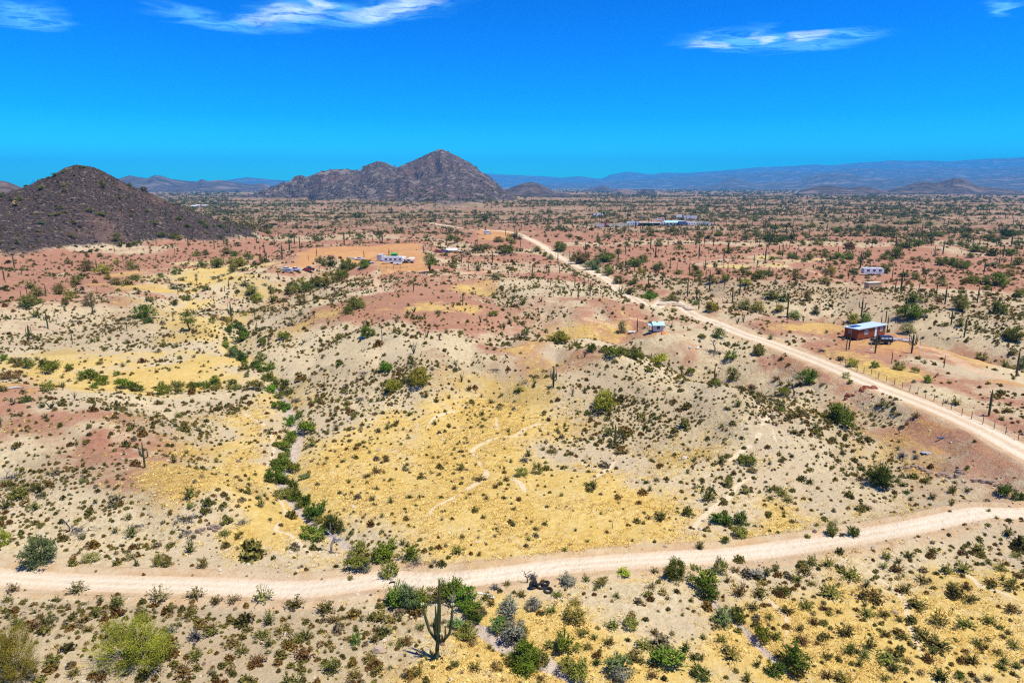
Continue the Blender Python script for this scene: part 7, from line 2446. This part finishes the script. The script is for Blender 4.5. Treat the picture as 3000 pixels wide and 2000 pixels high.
def ledge(label, pts, n, size, mat, group='rock ledges in the slopes'):
    g = world_line(pts, 0.5)
    o = link('rock_ledge', None)
    c0 = g[len(g) // 2]
    o.location = c0
    tag(o, label, 'rock ledge', group)
    for i in range(n):
        q = g[rng.integers(0, len(g))] - c0 + np.append(rng.normal(size=2) * .25, 0)
        m = MB()
        s = size * rng.uniform(.6, 1.5)
        hx, hy, hz_ = s * rng.uniform(.6, 1.2), s * rng.uniform(.4, .8), s * rng.uniform(.25, .5)
        for z in (-hz_, hz_):
            for k in range(6):
                a = k * math.pi / 3 + rng.uniform(-.3, .3)
                f = 1.0 if z < 0 else .75
                m.v.append((q[0] + hx * f * math.cos(a), q[1] + hy * f * math.sin(a), q[2] + z + .05 + rng.uniform(-.05, .05) * s))
        m.f = [tuple(range(5, -1, -1)), tuple(range(6, 12))] + [(k, (k + 1) % 6, 6 + (k + 1) % 6, 6 + k) for k in range(6)]
        m.build('rock', mat, o)
    return o


rkm = plain('ledge_rock', (0.30, 0.21, 0.15), 0.95, dirt=0.5, dcol=(0.12, 0.08, 0.055))
ledge('broken grey-brown rock ledge on the slope below the upper road', tp(6, [(1500, 885), (1620, 870), (1700, 910), (1790, 925), (1850, 935), (1930, 910)]), 46, .42, rkm)
ledge('low rock ledge near the right edge above the lower road', tp(6, [(2010, 960), (2120, 970), (2200, 1000), (2320, 1030)]), 30, .36, rkm)
ledge('red cut bank of loose stones under the upper road', tp(6, [(1130, 385), (1190, 355), (1250, 325), (1310, 322)]), 26, .5, MT_['rockred'])
ledge('small rocky outcrop with brush left of the dry wash', tp(4, [(1380, 1290), (1440, 1270), (1500, 1285)]), 16, .35, rkm)

# pale boulders along the upper road's bend
px_, py_ = zip(*[zp(1700, 850, 500 / 2352, x, y) for x, y in ((1130, 205), (1190, 195), (1250, 188), (1300, 196), (1360, 215), (1420, 225), (1480, 250), (1510, 270))])
g = G(px_, py_)
for i, q in enumerate(g):
    m = MB()
    for z, f in ((-.3, 1.0), (.35, 1.0), (.8, .55)):
        for k in range(8):
            a = k * math.pi / 4 + rng.uniform(-.2, .2)
            m.v.append((1.5 * f * math.cos(a) * rng.uniform(.8, 1.2), 1.0 * f * math.sin(a) * rng.uniform(.8, 1.2), z + rng.uniform(-.12, .12)))
    m.f = [tuple(range(16, 24))] + [(r * 8 + k, r * 8 + (k + 1) % 8, (r + 1) * 8 + (k + 1) % 8, (r + 1) * 8 + k) for r in range(2) for k in range(8)]
    o = m.build('boulder', plain('pale_boulder', (0.55, 0.44, 0.30), 0.95, dirt=0.4) if i == 0 else 'boulder_mat')
    MT_['boulder_mat'] = o.data.materials[0]
    o.location = q
    tag(o, None, 'boulder', 'pale boulders heaped beside the upper road bend')
    PLANTED.append((o, 'boulder', 'pale', '', px_[i], py_[i]))


# ------------------------------------------------------------------ names for every plant: look first, then what it stands by
MARKS = [('the rust-red cabin', 1985, 765), ('the tiny house', 1503, 752), ('the lone white trailer', 2003, 627), ('the tan box shed', 2003, 655), ('the cleared orange lot', 830, 585),
         ('the trailer camp', 905, 600), ('the biggest saguaro', 1000, 1500), ('the dumped tyres', 1245, 1342), ('the far compound', 1500, 514), ('the dark hill', 220, 500),
         ('the pointed mountain', 980, 470), ('the bleached dead tree', 765, 1240), ('the grey brush piles', 430, 1200), ('the twin ridge trees', 945, 875), ('the wire fence', 2200, 920),
         ('the rock ledge', 2160, 1080), ('the upper road', 1330, 610), ('the upper road bend', 1560, 705), ('the pale footpath fork', 1140, 980), ('the lower road', 500, 1345), ('the lower road curve', 2100, 1235),
         ('the far plain', 1900, 500), ('the car row', 840, 622), ('the yellow valley', 480, 660), ('the pink mound', 70, 945), ('the branching side wash', 300, 880), ('the sandy wash', 670, 1080),
         ('the lower wash', 1180, 1450), ('the many-armed saguaro', 2090, 800), ('the pink ridge', 1150, 690), ('the yellow-green pair', 200, 1500), ('the ravine', 1400, 805), ('the bus', 1118, 535),
         ('the eastern pink flats', 2250, 640), ('the yellow grass flat', 1300, 1150), ('the roadside brush', 1450, 620), ('the lower right flat', 2000, 1450), ('the lower left slope', 450, 1480)]
KW = {'tree': 'palo verde tree', 'shrub': 'shrub', 'creosote': 'creosote bush', 'bursage': 'bursage bush', 'saguaro': 'saguaro', 'ocotillo': 'ocotillo', 'pile': 'brush pile', 'dead': 'dead tree',
      'cholla': 'cholla', 'boulder': 'boulder'}
CATW = {'tree': 'tree', 'shrub': 'shrub', 'creosote': 'bush', 'bursage': 'bush', 'saguaro': 'cactus', 'ocotillo': 'ocotillo', 'pile': 'brush pile', 'dead': 'dead tree', 'cholla': 'cactus', 'boulder': 'boulder'}
GRP = {'tree': 'palo verde trees across the desert', 'shrub': 'leafy shrubs along the washes', 'creosote': 'creosote bushes near the lower road', 'bursage': 'small bursage bushes nearest the viewer', 'saguaro': 'saguaros across the desert',
       'ocotillo': 'ocotillos on the slopes', 'pile': 'grey brush piles', 'dead': 'dead trees', 'cholla': 'pale-tipped cholla on the pink flats', 'boulder': 'pale boulders heaped beside the upper road bend'}
ORD = ['leftmost', 'second from left', 'third from left', 'fourth from left', 'fifth from left', 'sixth from left', 'seventh from left', 'eighth from left', 'ninth from left', 'tenth from left', 'eleventh from left', 'twelfth from left',
       'thirteenth from left', 'fourteenth from left', 'fifteenth from left', 'sixteenth from left', 'seventeenth from left', 'eighteenth from left', 'nineteenth from left', 'twentieth from left']
HERO_XY = {}


def relation(px, py, mx, my):
    dx, dy = px - mx, (py - my) * 2.2
    if math.hypot(dx, dy) < 26:
        return 'at'
    if abs(dx) > abs(dy):
        return 'left of' if dx < 0 else 'right of'
    return 'behind' if dy < 0 else 'in front of'


def words_for(q):
    o, kd, sz, wd, px, py = q
    best = min(MARKS, key=lambda m: math.hypot(px - m[1], (py - m[2]) * 2.0))
    return ' '.join(w_ for w_ in (sz, wd, KW[kd], relation(px, py, best[1], best[2]), best[0]) if w_)


ALL = PLANTED + SCRUB
buckets = {}
for q in ALL:
    buckets.setdefault(words_for(q), []).append(q)
for lab, lst in buckets.items():
    lst.sort(key=lambda q: q[4])
    for i, q in enumerate(lst):
        o, kd = q[0], q[1]
        one = lab
        if len(lst) == 2:
            one = lab + (', the left one' if i == 0 else ', the right one')
        elif len(lst) > 2:
            j = len(lst) - 1 - i
            if i < len(ORD) and i <= j:
                one = lab + ', ' + ORD[i]
            elif j < len(ORD):
                one = lab + ', ' + ORD[j].replace('left', 'right')
            else:
                one = lab + ', %s' % ('in the midst')
        tag(o, one, CATW[kd], GRP[kd])
